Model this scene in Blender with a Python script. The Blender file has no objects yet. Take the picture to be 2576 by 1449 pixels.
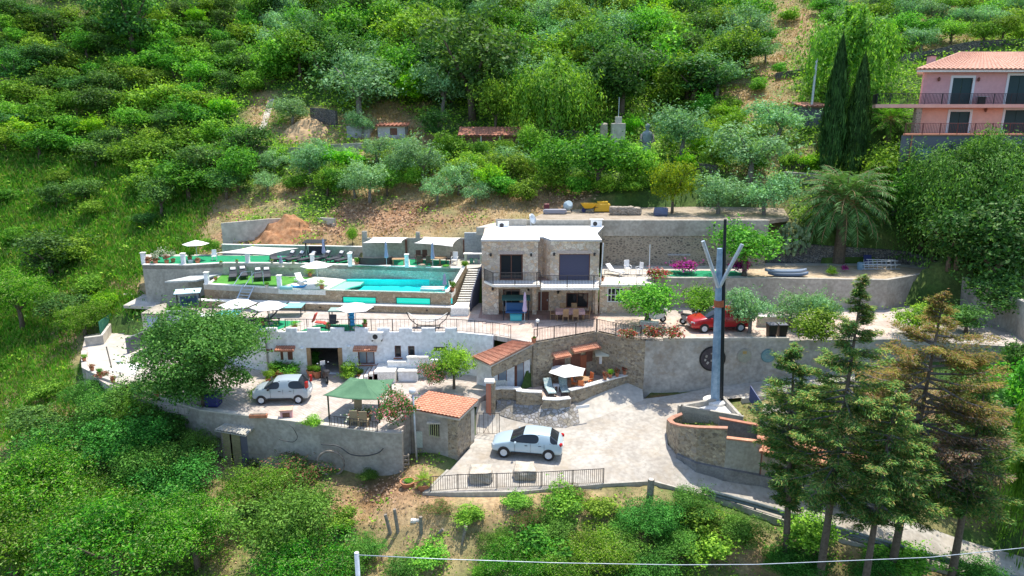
import bpy, bmesh, math, random
import numpy as np
from mathutils import Vector, Matrix
random.seed(7); RNG = np.random.default_rng(7)
S = bpy.context.scene; COL = S.collection
# ---------------- camera, world, sun, exposure ----------------
PW, PH, PF = 2576.0, 1449.0, 1741.0          # picture frame used for measuring (px) and focal length in the same px
PITCH = math.radians(14.0); HC = 20.4
SP, CP = math.sin(PITCH), math.cos(PITCH)
cd = bpy.data.cameras.new('camera'); cam = bpy.data.objects.new('camera', cd); COL.objects.link(cam)
cd.sensor_width = 36.0; cd.lens = 36.0*PF/PW; cd.clip_start = 0.5; cd.clip_end = 2000
cam.location = (0, 0, HC); cam.rotation_euler = (math.radians(90)-PITCH, 0, 0); S.camera = cam
SUN_EL, SUN_AZ = math.radians(70), math.radians(28)      # azimuth from +Y (behind the villa) towards +X
wd = bpy.data.worlds.new('World'); S.world = wd; wd.use_nodes = True
nt = wd.node_tree; bg = nt.nodes['Background']; sk = nt.nodes.new('ShaderNodeTexSky')
sk.sky_type = 'NISHITA'; sk.sun_disc = False; sk.sun_elevation = SUN_EL; sk.sun_rotation = SUN_AZ
nt.links.new(sk.outputs[0], bg.inputs[0]); bg.inputs[1].default_value = 0.15
sl = bpy.data.lights.new('sun', 'SUN'); sl.energy = 3.4; sl.angle = math.radians(0.5); sl.color = (1, 0.93, 0.82)
so = bpy.data.objects.new('sun', sl); COL.objects.link(so)
sd = Vector((math.sin(SUN_AZ)*math.cos(SUN_EL), math.cos(SUN_AZ)*math.cos(SUN_EL), math.sin(SUN_EL)))
so.rotation_euler = sd.to_track_quat('Z', 'Y').to_euler(); so.location = (30, 80, 90)
S.view_settings.view_transform = 'Standard'; S.view_settings.look = 'None'
S.view_settings.exposure = 0.85; S.view_settings.gamma = 1.0
S.render.engine = 'CYCLES'; S.render.resolution_x = 1024; S.render.resolution_y = 576
S.cycles.max_bounces = 6; S.cycles.transparent_max_bounces = 8
# ---------------- measuring helpers: a pixel of the photograph to a point of the place ----------------
def ray(u, v):
    a = (u-PW/2)/PF; b = (v-PH/2)/PF
    return Vector((a, CP-b*SP, -SP-b*CP))
def Pz(u, v, z):
    r = ray(u, v); t = (z-HC)/r.z; return Vector((r.x*t, r.y*t, z))
def Py(u, v, Y):
    r = ray(u, v); t = Y/r.y; return Vector((r.x*t, Y, HC+r.z*t))
def Pd(u, v, D):
    r = ray(u, v); return Vector((r.x*D, r.y*D, HC+r.z*D))
def ppm(p):   # picture px per metre at a point
    return PF/(p[1]*CP+(HC-p[2])*SP)
zA = lambda x, y: (322+x/5.626, 547.4+y/5.626)
zB = lambda x, y: (708.4+x/5, 547.4+y/5)
zC = lambda x, y: (1159.2+x/5, 502.3+y/5)
zD = lambda x, y: (1610+x/5, 547.4+y/5)
zE = lambda x, y: (1996.4+x/4.444, 547.4+y/4.444)
zF = lambda x, y: (161+x/5, 740.6+y/5)
zG = lambda x, y: (611.8+x/5, 772.8+y/5)
zH = lambda x, y: (1094.8+x/5, 772.8+y/5)
zI = lambda x, y: (1545.6+x/5, 772.8+y/5)
zJ = lambda x, y: (450.8+x/5, 1030.4+y/5)
zK = lambda x, y: (901.6+x/4, 966+y/4)
zL = lambda x, y: (1545.6+x/4.444, 966+y/4.444)
zM = lambda x, y: (1932+x/4, 96.6+y/4)
zN = lambda x, y: (579.6+x/5, 225.4+y/5)
zO = lambda x, y: (1062.6+x/4, 257.6+y/4)
zQ = lambda x, y: (1803.2+x/3.333, 1127+y/3.333)
zR = lambda x, y: (1706.6+x/4.444, 322+y/4.444)
# ---------------- object helpers ----------------
class MB:
    def __init__(s): s.v = []; s.f = []
    def add(s, vs, fs):
        n = len(s.v); s.v += [tuple(p) for p in vs]; s.f += [tuple(i+n for i in f) for f in fs]; return s
    def box(s, x0, x1, y0, y1, z0, z1):
        return s.add([(x0,y0,z0),(x1,y0,z0),(x1,y1,z0),(x0,y1,z0),(x0,y0,z1),(x1,y0,z1),(x1,y1,z1),(x0,y1,z1)],
            [(0,3,2,1),(4,5,6,7),(0,1,5,4),(1,2,6,5),(2,3,7,6),(3,0,4,7)])
    def cbox(s, c, sx, sy, sz, rz=0, rx=0, ry=0):
        m = Matrix.Translation(Vector(c)) @ Matrix.Rotation(rz, 4, 'Z') @ Matrix.Rotation(ry, 4, 'Y') @ Matrix.Rotation(rx, 4, 'X')
        vs = [m @ Vector((a*sx/2, b*sy/2, d*sz/2)) for d in (-1,1) for a, b in ((-1,-1),(1,-1),(1,1),(-1,1))]
        return s.add(vs, [(0,3,2,1),(4,5,6,7),(0,1,5,4),(1,2,6,5),(2,3,7,6),(3,0,4,7)])
    def prism(s, pts, zb, zt=None):   # pts: (x,y) with zt or (x,y,z); zb number = bottom level
        n = len(pts); top = [(p[0], p[1], p[2] if zt is None else zt) for p in pts]; bot = [(p[0], p[1], zb) for p in pts]
        a = sum(pts[i][0]*pts[(i+1)%n][1]-pts[(i+1)%n][0]*pts[i][1] for i in range(n))
        fs = [tuple(range(n)), tuple(range(2*n-1, n-1, -1))]+[(i, i+n, (i+1)%n+n, (i+1)%n) for i in range(n)]
        if a < 0: fs = [tuple(reversed(f)) for f in fs]
        return s.add(top+bot, fs)
    def slab(s, pts, th):   # any planar polygon thickened straight down
        n = len(pts); bot = [(p[0], p[1], p[2]-th) for p in pts]
        a = sum(pts[i][0]*pts[(i+1)%n][1]-pts[(i+1)%n][0]*pts[i][1] for i in range(n))
        fs = [tuple(range(n)), tuple(range(2*n-1, n-1, -1))]+[(i, i+n, (i+1)%n+n, (i+1)%n) for i in range(n)]
        if a < 0: fs = [tuple(reversed(f)) for f in fs]
        return s.add(list(pts)+bot, fs)
    def tube(s, path, r, n=6, r2=None, cap=True):
        path = [Vector(p) for p in path]; m = len(path); rs = [r+(r2-r)*i/(m-1) if r2 is not None else r for i in range(m)] if not isinstance(r, (list, tuple)) else r
        vs = []; up = Vector((0.03, 0.05, 1))
        for i, p in enumerate(path):
            t = (path[min(i+1, m-1)]-path[max(i-1, 0)]).normalized()
            a = t.cross(up if abs(t.z) < .98 else Vector((1, 0, 0))).normalized(); b = t.cross(a)
            vs += [p+(a*math.cos(k*2*math.pi/n)+b*math.sin(k*2*math.pi/n))*rs[i] for k in range(n)]
        fs = [(i*n+k, i*n+(k+1)%n, (i+1)*n+(k+1)%n, (i+1)*n+k) for i in range(m-1) for k in range(n)]
        if cap: fs += [tuple(reversed(range(n))), tuple(range((m-1)*n, m*n))]
        return s.add(vs, fs)
    def lathe(s, prof, c=(0,0,0), n=12, sx=1, sy=1):
        m = len(prof); vs = [(c[0]+r*sx*math.cos(k*2*math.pi/n), c[1]+r*sy*math.sin(k*2*math.pi/n), c[2]+z) for r, z in prof for k in range(n)]
        fs = [(i*n+k, i*n+(k+1)%n, (i+1)*n+(k+1)%n, (i+1)*n+k) for i in range(m-1) for k in range(n)]
        fs += [tuple(reversed(range(n))), tuple(range((m-1)*n, m*n))]
        return s.add(vs, fs)
    def wall(s, path, th, side=1):   # path: (x,y,zt,zb); wall faces run along it, thickness on one side
        n = len(path); P = [Vector((p[0], p[1])) for p in path]; O = []
        for i in range(n):
            d1 = (P[i]-P[i-1]).normalized() if i else (P[1]-P[0]).normalized()
            d2 = (P[i+1]-P[i]).normalized() if i < n-1 else d1
            nn = Vector((-(d1.y+d2.y), d1.x+d2.x)).normalized(); k = max(.4, nn.dot(Vector((-d1.y, d1.x))))
            O.append(P[i]+nn*side*th/k)
        vs = []
        for i in range(n):
            vs += [(P[i].x, P[i].y, path[i][2]), (P[i].x, P[i].y, path[i][3]), (O[i].x, O[i].y, path[i][3]), (O[i].x, O[i].y, path[i][2])]
        fs = [(i*4+a, (i+1)*4+a, (i+1)*4+(a+1)%4, i*4+(a+1)%4) for i in range(n-1) for a in range(4)]
        fs += [(3, 2, 1, 0), ((n-1)*4, (n-1)*4+1, (n-1)*4+2, (n-1)*4+3)]
        return s.add(vs, fs)
    def build(s, name, mat, parent=None, smooth=False, bevel=0):
        me = bpy.data.meshes.new(name); off = Vector((0, 0, 0))
        if parent is not None and not parent.get('_local'):
            q = parent
            while q is not None: off += q.location; q = q.parent
        me.from_pydata([(v[0]-off.x, v[1]-off.y, v[2]-off.z) for v in s.v], [], s.f)
        bm = bmesh.new(); bm.from_mesh(me); bmesh.ops.recalc_face_normals(bm, faces=bm.faces)
        if bevel: bmesh.ops.bevel(bm, geom=list(bm.edges), offset=bevel, segments=1, affect='EDGES', clamp_overlap=True)
        bm.to_mesh(me); bm.free()
        me.materials.append(mat)
        if smooth: me.shade_smooth()
        o = bpy.data.objects.new(name, me); COL.objects.link(o)
        if parent is not None:
            o.parent = parent
            if parent.get('_local'): o['_local'] = 1
        return o
def tag(o, label=None, cat=None, group=None, kind=None):
    if label: o['label'] = label
    if cat: o['category'] = cat
    if group: o['group'] = group
    if kind: o['kind'] = kind
    return o
def thing(name, label, cat, loc=(0,0,0), rz=0, group=None, local=False):
    o = bpy.data.objects.new(name, None); o.empty_display_size = .2; COL.objects.link(o); o.location = loc; o.rotation_euler = (0, 0, rz)
    if local: o['_local'] = 1
    return tag(o, label, cat, group)
def kids(o): return [c for c in bpy.data.objects if c.parent == o]
def dup(o, loc, rz=0, label=None, group=None, sc=None, ch=None):
    r = o.copy(); COL.objects.link(r); r.location = loc; r.rotation_euler = (0, 0, rz)
    if sc is not None: r.scale = sc if hasattr(sc, '__len__') else (sc, sc, sc)
    if label: r['label'] = label
    if group: r['group'] = group
    for c in (ch if ch is not None else gk(o)):
        d = c.copy(); COL.objects.link(d); d.parent = r
        for g in gk(c):
            e = g.copy(); COL.objects.link(e); e.parent = d
    return r
KID = {}
def gk(o):
    if o.name not in KID: KID[o.name] = kids(o)
    return KID[o.name]
class Kind:     # a repeated thing: first use moves the source, later uses copy it
    def __init__(s, src): s.src = src; s.used = False
    def put(s, loc, rz=0, label=None, group=None, sc=None):
        if s.used: return dup(s.src, loc, rz, label, group, sc)
        s.used = True; o = s.src; KID[o.name] = kids(o); o.location = loc; o.rotation_euler = (0, 0, rz)
        if sc is not None: o.scale = sc if hasattr(sc, '__len__') else (sc, sc, sc)
        if label: o['label'] = label
        if group: o['group'] = group
        elif 'group' in o and group is None: pass
        return o
# ---------------- materials ----------------
def mat(name, col=(.5,.5,.5), rough=.8, metal=0, **k):
    m = bpy.data.materials.new(name); m.use_nodes = True; b = m.node_tree.nodes['Principled BSDF']
    b.inputs['Base Color'].default_value = (*col, 1); b.inputs['Roughness'].default_value = rough; b.inputs['Metallic'].default_value = metal
    for a, v in k.items(): b.inputs[a.replace('_', ' ')].default_value = v
    return m
def N(m, t, **k):
    n = m.node_tree.nodes.new(t)
    for a, v in k.items():
        if hasattr(n, a): setattr(n, a, v)
        else: n.inputs[a.replace('_', ' ')].default_value = v
    return n
def L(m, a, b): m.node_tree.links.new(a, b)
def ramp(m, fac, stops, interp='LINEAR'):
    r = N(m, 'ShaderNodeValToRGB'); cr = r.color_ramp; cr.interpolation = interp
    while len(cr.elements) < len(stops): cr.elements.new(.5)
    for e, (p, c) in zip(cr.elements, stops): e.position = p; e.color = (*c, 1) if len(c) == 3 else c
    L(m, fac, r.inputs[0]); return r.outputs[0]
def mix(m, a, b, fac, mode='MIX'):
    n = N(m, 'ShaderNodeMix', data_type='RGBA', blend_type=mode)
    for i, x in ((0, fac), (6, a), (7, b)):
        if hasattr(x, 'links'): L(m, x, n.inputs[i])
        else: n.inputs[i].default_value = x if i == 0 else (*x, 1)
    return n.outputs[2]
def coords(m): return N(m, 'ShaderNodeNewGeometry').outputs['Position']
def bump(m, h, strength=.4, dist=.05):
    b = N(m, 'ShaderNodeBump', Strength=strength, Distance=dist); L(m, h, b.inputs['Height']); L(m, b.outputs[0], m.node_tree.nodes['Principled BSDF'].inputs['Normal'])
def base(m, c): L(m, c, m.node_tree.nodes['Principled BSDF'].inputs['Base Color'])
def noisy(name, c1, c2, scale=2, rough=.85, b=.2, c3=None, metal=0, streak=False, detail=8):
    m = mat(name, c1, rough, metal); p = coords(m)
    n = N(m, 'ShaderNodeTexNoise', Scale=scale, Detail=detail, Roughness=.65); L(m, p, n.inputs['Vector'])
    c = ramp(m, n.outputs[0], [(.36, c1), (.64, c2)])
    n2 = N(m, 'ShaderNodeTexNoise', Scale=scale*7, Detail=4); L(m, p, n2.inputs['Vector'])
    c = mix(m, c, ramp(m, n2.outputs[0], [(.35, (.72,.72,.72)), (.65, (1.12,1.12,1.12))]), .7 if b > .06 else .2, 'MULTIPLY')
    if c3:
        mp = N(m, 'ShaderNodeMapping'); L(m, p, mp.inputs[0]); mp.inputs['Scale'].default_value = (2.2, 2.2, .5) if streak else (.7, .7, .9)
        n3 = N(m, 'ShaderNodeTexNoise', Scale=1.0, Detail=7, Roughness=.7); L(m, mp.outputs[0], n3.inputs['Vector'])
        f = ramp(m, n3.outputs[0], [(.48, (0,0,0)), (.78, (.85,.85,.85))]); c = mix(m, c, c3, f)
    base(m, c)
    if b: bump(m, n2.outputs[0], b, .03)
    return m
def stone(name, cols, joint, scale=4, rough=.9, jw=.04, b=.6, stretch=(1,1,1.25)):
    m = mat(name, cols[0], rough); p = coords(m); mp = N(m, 'ShaderNodeMapping'); mp.inputs['Scale'].default_value = stretch; L(m, p, mp.inputs[0])
    nz = N(m, 'ShaderNodeTexNoise', Scale=scale*.8, Detail=2); L(m, mp.outputs[0], nz.inputs['Vector'])
    ad = N(m, 'ShaderNodeVectorMath', operation='MULTIPLY_ADD'); L(m, nz.outputs['Color'], ad.inputs[0]); ad.inputs[1].default_value = (.25/scale*4,)*3; L(m, mp.outputs[0], ad.inputs[2])
    v = N(m, 'ShaderNodeTexVoronoi', Scale=scale); v2 = N(m, 'ShaderNodeTexVoronoi', Scale=scale, feature='DISTANCE_TO_EDGE')
    L(m, ad.outputs[0], v.inputs['Vector']); L(m, ad.outputs[0], v2.inputs['Vector'])
    sp = N(m, 'ShaderNodeSeparateColor'); L(m, v.outputs['Color'], sp.inputs[0]); k = len(cols)
    c = ramp(m, sp.outputs[0], [((i+.5)/k, q) for i, q in enumerate(cols)])
    n2 = N(m, 'ShaderNodeTexNoise', Scale=18, Detail=4); L(m, p, n2.inputs['Vector'])
    c = mix(m, c, ramp(m, n2.outputs[0], [(.3, (.7,.7,.7)), (.7, (1.2,1.2,1.2))]), .8, 'MULTIPLY')
    n3 = N(m, 'ShaderNodeTexNoise', Scale=.5, Detail=5); L(m, p, n3.inputs['Vector'])
    c = mix(m, c, ramp(m, n3.outputs[0], [(.35, (.75,.74,.72)), (.65, (1.15,1.15,1.15))]), .7, 'MULTIPLY')
    e = ramp(m, v2.outputs[0], [(jw*.5, (0,0,0)), (jw*1.6, (1,1,1))]); c = mix(m, joint, c, e); base(m, c)
    bump(m, e, b, .03); return m
def bricky(name, c1, c2, mortar, scale=1, bw=.6, bh=.3, ms=.02, rough=.85, rot=0, var=True, off=.5):
    m = mat(name, c1, rough); p = coords(m); mp = N(m, 'ShaderNodeMapping'); mp.inputs['Rotation'].default_value = (0, 0, rot); L(m, p, mp.inputs[0])
    b = N(m, 'ShaderNodeTexBrick', offset=off); b.inputs['Scale'].default_value = scale; b.inputs['Brick Width'].default_value = bw; b.inputs['Row Height'].default_value = bh
    b.inputs['Mortar Size'].default_value = ms; b.inputs['Color1'].default_value = (*c1, 1); b.inputs['Color2'].default_value = (*c2, 1); b.inputs['Mortar'].default_value = (*mortar, 1)
    L(m, mp.outputs[0], b.inputs['Vector']); c = b.outputs[0]
    n = N(m, 'ShaderNodeTexNoise', Scale=1.1, Detail=7); L(m, p, n.inputs['Vector'])
    c = mix(m, c, ramp(m, n.outputs[0], [(.35, (.78,.77,.76)), (.65, (1.12,1.12,1.12))]), .8, 'MULTIPLY'); base(m, c); return m
def leafmat(name, cols, trans=.35, hue=.03, val=.35, tint=None):
    m = bpy.data.materials.new(name); m.use_nodes = True; t = m.node_tree; t.nodes.clear()
    g = N(m, 'ShaderNodeNewGeometry'); oi = N(m, 'ShaderNodeObjectInfo')
    k = len(cols); c = ramp(m, g.outputs['Random Per Island'], [(i/k, q) for i, q in enumerate(cols)], 'CONSTANT')
    n = N(m, 'ShaderNodeTexNoise', Scale=.9, Detail=3); L(m, g.outputs['Position'], n.inputs['Vector'])
    c = mix(m, c, ramp(m, n.outputs[0], [(.35, (.62,.66,.62)), (.65, (1.3,1.25,1.2))]), .85, 'MULTIPLY')
    hs = N(m, 'ShaderNodeHueSaturation'); L(m, c, hs.inputs['Color'])
    def rng(seed, lo, hi):
        a = N(m, 'ShaderNodeMath', operation='MULTIPLY'); L(m, oi.outputs['Random'], a.inputs[0]); a.inputs[1].default_value = seed
        f = N(m, 'ShaderNodeMath', operation='FRACT'); L(m, a.outputs[0], f.inputs[0])
        r = N(m, 'ShaderNodeMapRange'); L(m, f.outputs[0], r.inputs[0]); r.inputs[3].default_value = lo; r.inputs[4].default_value = hi; return r.outputs[0]
    L(m, rng(7.31, .5-hue, .5+hue), hs.inputs['Hue']); L(m, rng(13.7, 1-val, 1+val), hs.inputs['Value'])
    d = N(m, 'ShaderNodeBsdfPrincipled'); d.inputs['Roughness'].default_value = .55; L(m, hs.outputs[0], d.inputs['Base Color'])
    d.inputs['Specular IOR Level'].default_value = .12; hs.inputs['Saturation'].default_value = 1.0
    tr = N(m, 'ShaderNodeBsdfTranslucent'); c2 = mix(m, hs.outputs[0], (1.3, 1.35, .6), 1.0, 'MULTIPLY'); L(m, c2, tr.inputs[0])
    mx = N(m, 'ShaderNodeMixShader'); mx.inputs[0].default_value = trans; L(m, d.outputs[0], mx.inputs[1]); L(m, tr.outputs[0], mx.inputs[2])
    o = N(m, 'ShaderNodeOutputMaterial'); L(m, mx.outputs[0], o.inputs[0]); return m
M = dict(
 white=noisy('white_plaster', (.80,.82,.85), (.86,.87,.89), .5, c3=(.74,.74,.75), streak=True, b=.08),
 whitec=noisy('white_coping', (.80,.77,.70), (.88,.86,.80), 1.5, b=.1),
 roofw=noisy('white_membrane', (.86,.86,.85), (.90,.90,.89), .5, b=.03),
 conc=noisy('grey_concrete', (.38,.36,.31), (.48,.45,.39), .7, c3=(.27,.25,.21), streak=True),
 concb=noisy('stained_concrete', (.33,.31,.28), (.54,.51,.46), .55, c3=(.30,.215,.13), streak=False),
 conca=noisy('aged_wall', (.34,.31,.26), (.48,.44,.38), .6, c3=(.22,.19,.155), streak=False),
 concd=noisy('dark_concrete', (.16,.16,.16), (.24,.24,.24), 1.2),
 concl=noisy('light_concrete', (.50,.46,.39), (.60,.56,.49), .35, b=.15, c3=(.44,.40,.34)),
 clad=stone('stone_cladding', [(.68,.49,.33),(.78,.60,.43),(.80,.68,.54),(.70,.56,.47),(.56,.44,.34),(.84,.74,.62)], (.50,.41,.32), 3.6),
 cladp=stone('pool_cladding', [(.38,.28,.17),(.47,.36,.23),(.55,.44,.30),(.42,.33,.22)], (.28,.21,.14), 4.2),
 cladg=stone('pale_cladding', [(.44,.52,.42),(.50,.60,.52),(.40,.50,.42),(.58,.62,.52)], (.30,.38,.32), 3.8),
 rubble=stone('rubble_masonry', [(.32,.25,.16),(.20,.16,.12),(.44,.36,.25),(.29,.26,.22),(.50,.41,.28)], (.35,.29,.21), 5.0, jw=.06),
 rubbleg=stone('grey_masonry', [(.26,.22,.17),(.18,.16,.14),(.14,.12,.10),(.30,.25,.19)], (.36,.31,.24), 3.2, jw=.16, stretch=(1,1,1.7)),
 drystone=stone('dry_stone', [(.16,.16,.16),(.10,.10,.10),(.24,.23,.21),(.20,.18,.15)], (.04,.04,.04), 4.2, jw=.07, stretch=(1,1,1.8)),
 cobble=stone('cobble_masonry', [(.30,.28,.25),(.40,.40,.41),(.34,.30,.22),(.24,.25,.28),(.50,.48,.45)], (.20,.18,.15), 3.4, jw=.08),
 pave=bricky('herringbone_paving', (.44,.38,.33), (.54,.48,.43), (.34,.29,.25), 1, .42, .21, .012, rot=.75),
 pavep=bricky('pink_tiles', (.52,.40,.33), (.60,.47,.39), (.40,.31,.26), 1, .45, .45, .014, rot=.2, off=0),
 paved=bricky('brown_tiles', (.34,.22,.18), (.40,.27,.22), (.26,.18,.15), 1, .4, .4, .012, off=0),
 dark=mat('dark_metal', (.03,.03,.035), .45, .3), iron=mat('wrought_iron', (.045,.04,.04), .6, .2),
 steel=noisy('galvanised_steel', (.46,.52,.58), (.62,.68,.74), 3, .4, 0, metal=.3),
 bluesteel=noisy('blue_steel', (.17,.29,.42), (.34,.48,.60), 2.2, .45, 0, c3=(.12,.20,.30), streak=True, metal=.1),
 black=mat('black', (.012,.012,.014), .5), rubber=mat('rubber', (.02,.02,.02), .8),
 wicker=noisy('dark_wicker', (.035,.03,.03), (.07,.06,.055), 20, .8), brownw=noisy('brown_wicker', (.09,.045,.03), (.14,.07,.045), 20, .8),
 mattress=mat('charcoal_fabric', (.055,.06,.07), .9),
 fabric=mat('white_canvas', (.84,.83,.80), .85), sail=mat('sail_cloth', (.80,.77,.70), .85),
 bluegrey=mat('blue_grey_canvas', (.30,.33,.48), .85), lilac=mat('lilac_canvas', (.52,.42,.58), .85),
 green=mat('green_canvas', (.13,.25,.14), .85), greent=noisy('green_roof_cloth', (.07,.17,.09), (.10,.22,.12), 1.5, .9, .05),
 teal=mat('teal_board', (.25,.55,.55), .4), turf=noisy('green_carpet', (.0,.22,.09), (.01,.30,.13), 2, .95),
 turq=mat('turquoise_cloth', (.08,.48,.50), .7), blue=mat('blue_plastic', (.02,.30,.62), .4), navy=mat('navy_plastic', (.02,.03,.14), .5),
 red=mat('red_fabric', (.62,.07,.05), .7), pink=mat('pink_cloth', (.66,.40,.38), .8), whitep=mat('white_plastic', (.82,.82,.82), .4),
 wood=noisy('pale_wood', (.34,.20,.10), (.46,.29,.15), 6, .7), woodd=noisy('brown_wood', (.13,.045,.03), (.20,.08,.05), 6, .6), woodg=noisy('weathered_wood', (.20,.17,.14), (.34,.30,.25), 8, .9),
 orange=mat('orange_fabric', (.72,.20,.06), .8), yellow=mat('yellow_paint', (.72,.42,.02), .5),
 terra=noisy('terracotta', (.44,.16,.08), (.56,.24,.13), 5, .85), tile=noisy('roof_tile', (.56,.24,.14), (.74,.38,.24), 3.5, .85, c3=(.40,.20,.13)), tilep=noisy('pale_roof_tile', (.62,.34,.24), (.76,.47,.35), 3, .85),
 tiled=noisy('old_roof_tile', (.40,.16,.10), (.52,.24,.15), 4, .9),
 brick=bricky('red_brick', (.42,.14,.08), (.50,.19,.12), (.40,.33,.28), 1, .25, .08, .01),
 slate=mat('shutter_slate', (.075,.075,.13), .7), glass=mat('window_glass', (.02,.025,.03), .08), glassb=mat('pale_window', (.22,.27,.33), .1),
 bark=noisy('bark', (.10,.075,.055), (.18,.14,.10), 7, .95), barkg=noisy('grey_bark', (.16,.14,.13), (.26,.24,.22), 6, .95),
 pinkw=noisy('pink_render', (.66,.36,.37), (.71,.41,.41), .6, .9, .05), peach=noisy('peach_render', (.76,.42,.34), (.81,.48,.39), .6, .9, .05),
 greyw=mat('grey_render', (.14,.145,.18), .9), greensh=mat('green_shutter', (.01,.045,.05), .6), trim=mat('white_trim', (.72,.74,.76), .6),
 lamp=mat('lamp_glass', (.85,.85,.83), .3), curtain=mat('curtain', (.45,.5,.55), .9), 
 soilpile=noisy('loose_soil', (.34,.15,.06), (.52,.28,.14), 2.5, .95, .8), rock=noisy('pale_rock', (.42,.36,.28), (.60,.54,.45), 2, .95, .6),
 water=None)
# ---------------- levels ----------------
ZC, ZT, ZL2, ZP, ZL4, ZR3 = 1.8, 1.7, 5.0, 6.6, 7.6, 7.35
CT = [(0,-300,150),(1288,-300,155),(2576,-300,150),(-900,-300,150),(3500,-300,150),(-900,200,110),(-900,600,84),(-900,1000,60),(-900,1449,42),(3500,200,100),(3500,600,66),(3500,1000,48),(3500,1449,38),
 (0,0,112),(650,0,116),(1288,0,120),(1950,0,118),(2576,0,106),(0,200,100),(400,200,102),(900,180,102),(1288,180,102),(1700,180,98),(2000,180,92),(2300,170,86),(2576,140,84),
 (0,400,86),(400,400,88),(650,380,86),(950,370,84),(1288,400,80),(1600,400,78),(1900,400,73),(2100,430,70),(2576,360,69),
 (0,600,75),(250,600,74),(450,560,74),(520,600,70),(700,520,74),(1000,520,71),(1300,520,68),(1500,530,67),(1900,535,65.5),(2250,600,61.5),(2576,600,57.5),
 (0,800,66),(150,830,62),(300,720,66),(0,1000,56),(130,980,54.5),(0,1200,46),(250,1100,47.5),(0,1449,38),(500,1170,44),(600,1165,44.6),(850,1172,43.2),(980,1185,42.6),
 (600,1449,36),(1000,1250,40.2),(1288,1250,39.5),(1288,1449,36),(1600,1240,40),(1640,1449,36.5),(2000,1449,37.3),(2300,1449,37.5),(2576,1449,37.8),(2576,1200,42),(2576,900,48),(2200,900,50),
 (1288,1800,30),(0,1800,30),(2576,1800,30),(-900,1800,30),(3500,1800,30)]
cp = np.array([tuple(Pd(*c)) for c in CT]); 
XY = cp[:, :2]/50.0; n = len(XY)
def tps(r2): return 0.5*r2*np.log(r2+1e-9)
K = tps(((XY[:, None]-XY[None])**2).sum(-1))+np.eye(n)*2e-4; Pm = np.c_[np.ones(n), XY]
A = np.r_[np.c_[K, Pm], np.c_[Pm.T, np.zeros((3, 3))]]; wgt = np.linalg.solve(A, np.r_[cp[:, 2], 0, 0, 0])
GX0, GX1, GY0, GY1, GS = -110.0, 110.0, 24.0, 160.0, 0.5
gx = np.arange(GX0, GX1+.01, GS); gy = np.arange(GY0, GY1+.01, GS); XX, YY = np.meshgrid(gx, gy)
Q = np.c_[XX.ravel(), YY.ravel()]/50.0; Z = np.empty(len(Q))
for i in range(0, len(Q), 20000):
    q = Q[i:i+20000]; Z[i:i+20000] = tps(((q[:, None]-XY[None])**2).sum(-1)) @ wgt[:n] + np.c_[np.ones(len(q)), q] @ wgt[n:]
Z = Z.reshape(XX.shape)
def vnoise(x, y, s, seed):
    r = np.random.default_rng(seed); g = r.random((256, 256)); fx = x/s; fy = y/s; ix = np.floor(fx).astype(int); iy = np.floor(fy).astype(int)
    tx = fx-ix; ty = fy-iy; tx = tx*tx*(3-2*tx); ty = ty*ty*(3-2*ty); a = lambda i, j: g[(iy+j) % 256, (ix+i) % 256]
    return (a(0,0)*(1-tx)+a(1,0)*tx)*(1-ty)+(a(0,1)*(1-tx)+a(1,1)*tx)*ty
Z += (vnoise(XX, YY, 9, 1)-.5)*1.0*np.clip((YY-62)/20, .15, 1.4) + (vnoise(XX, YY, 3.1, 2)-.5)*.5 + (vnoise(XX, YY, 1.2, 3)-.5)*.22
def inpoly(px, py, poly):
    c = np.zeros(px.shape, bool); n = len(poly)
    for i in range(n):
        x1, y1 = poly[i][:2]; x2, y2 = poly[i-1][:2]
        if y1 == y2: continue
        c ^= ((y1 > py) != (y2 > py)) & (px < (x2-x1)*(py-y1)/(y2-y1)+x1)
    return c
def cut(poly, drop=.35):
    global Z
    P = np.array([[p[0], p[1], p[2]] for p in poly]); c = P[:, :2].mean(0)
    g = [(p[0]+(p[0]-c[0])/max(1e-6, np.hypot(*(P[i, :2]-c)))*.45, p[1]+(p[1]-c[1])/max(1e-6, np.hypot(*(P[i, :2]-c)))*.45) for i, p in enumerate(P)]
    mk = inpoly(XX, YY, g); 
    if not mk.any(): return
    d = ((XX[mk][:, None]-P[:, 0])**2+(YY[mk][:, None]-P[:, 1])**2)+.05; w = 1/d**1.5; zz = (w*P[:, 2]).sum(1)/w.sum(1)
    Z[mk] = np.minimum(Z[mk], zz-drop)
def level(poly, margin=3.0):
    global Z
    P = np.array(poly); bx = (XX > P[:,0].min()-margin-1) & (XX < P[:,0].max()+margin+1) & (YY > P[:,1].min()-margin-1) & (YY < P[:,1].max()+margin+1)
    x = XX[bx]; y = YY[bx]; inn = inpoly(x, y, poly); d = np.full(x.shape, 1e9)
    for i in range(len(P)):
        a = P[i-1, :2]; b = P[i, :2]; ab = b-a; t = np.clip(((x-a[0])*ab[0]+(y-a[1])*ab[1])/(ab@ab), 0, 1); d = np.minimum(d, np.hypot(x-a[0]-t*ab[0], y-a[1]-t*ab[1]))
    d[inn] = 0; zz = rz_(x, y)-.1; k = np.clip(1-(d-.6)/margin, 0, 1); k = k*k*(3-2*k)
    zo = Z[bx]; Z[bx] = np.where(inn, np.minimum(zz-.2, zz-.2), zo*(1-k)+zz*k)
P3 = lambda z, pts: [tuple(Pz(u, v, z)) for u, v in pts]
PZ = lambda pts: [tuple(Pz(*p)) for p in pts]
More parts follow.
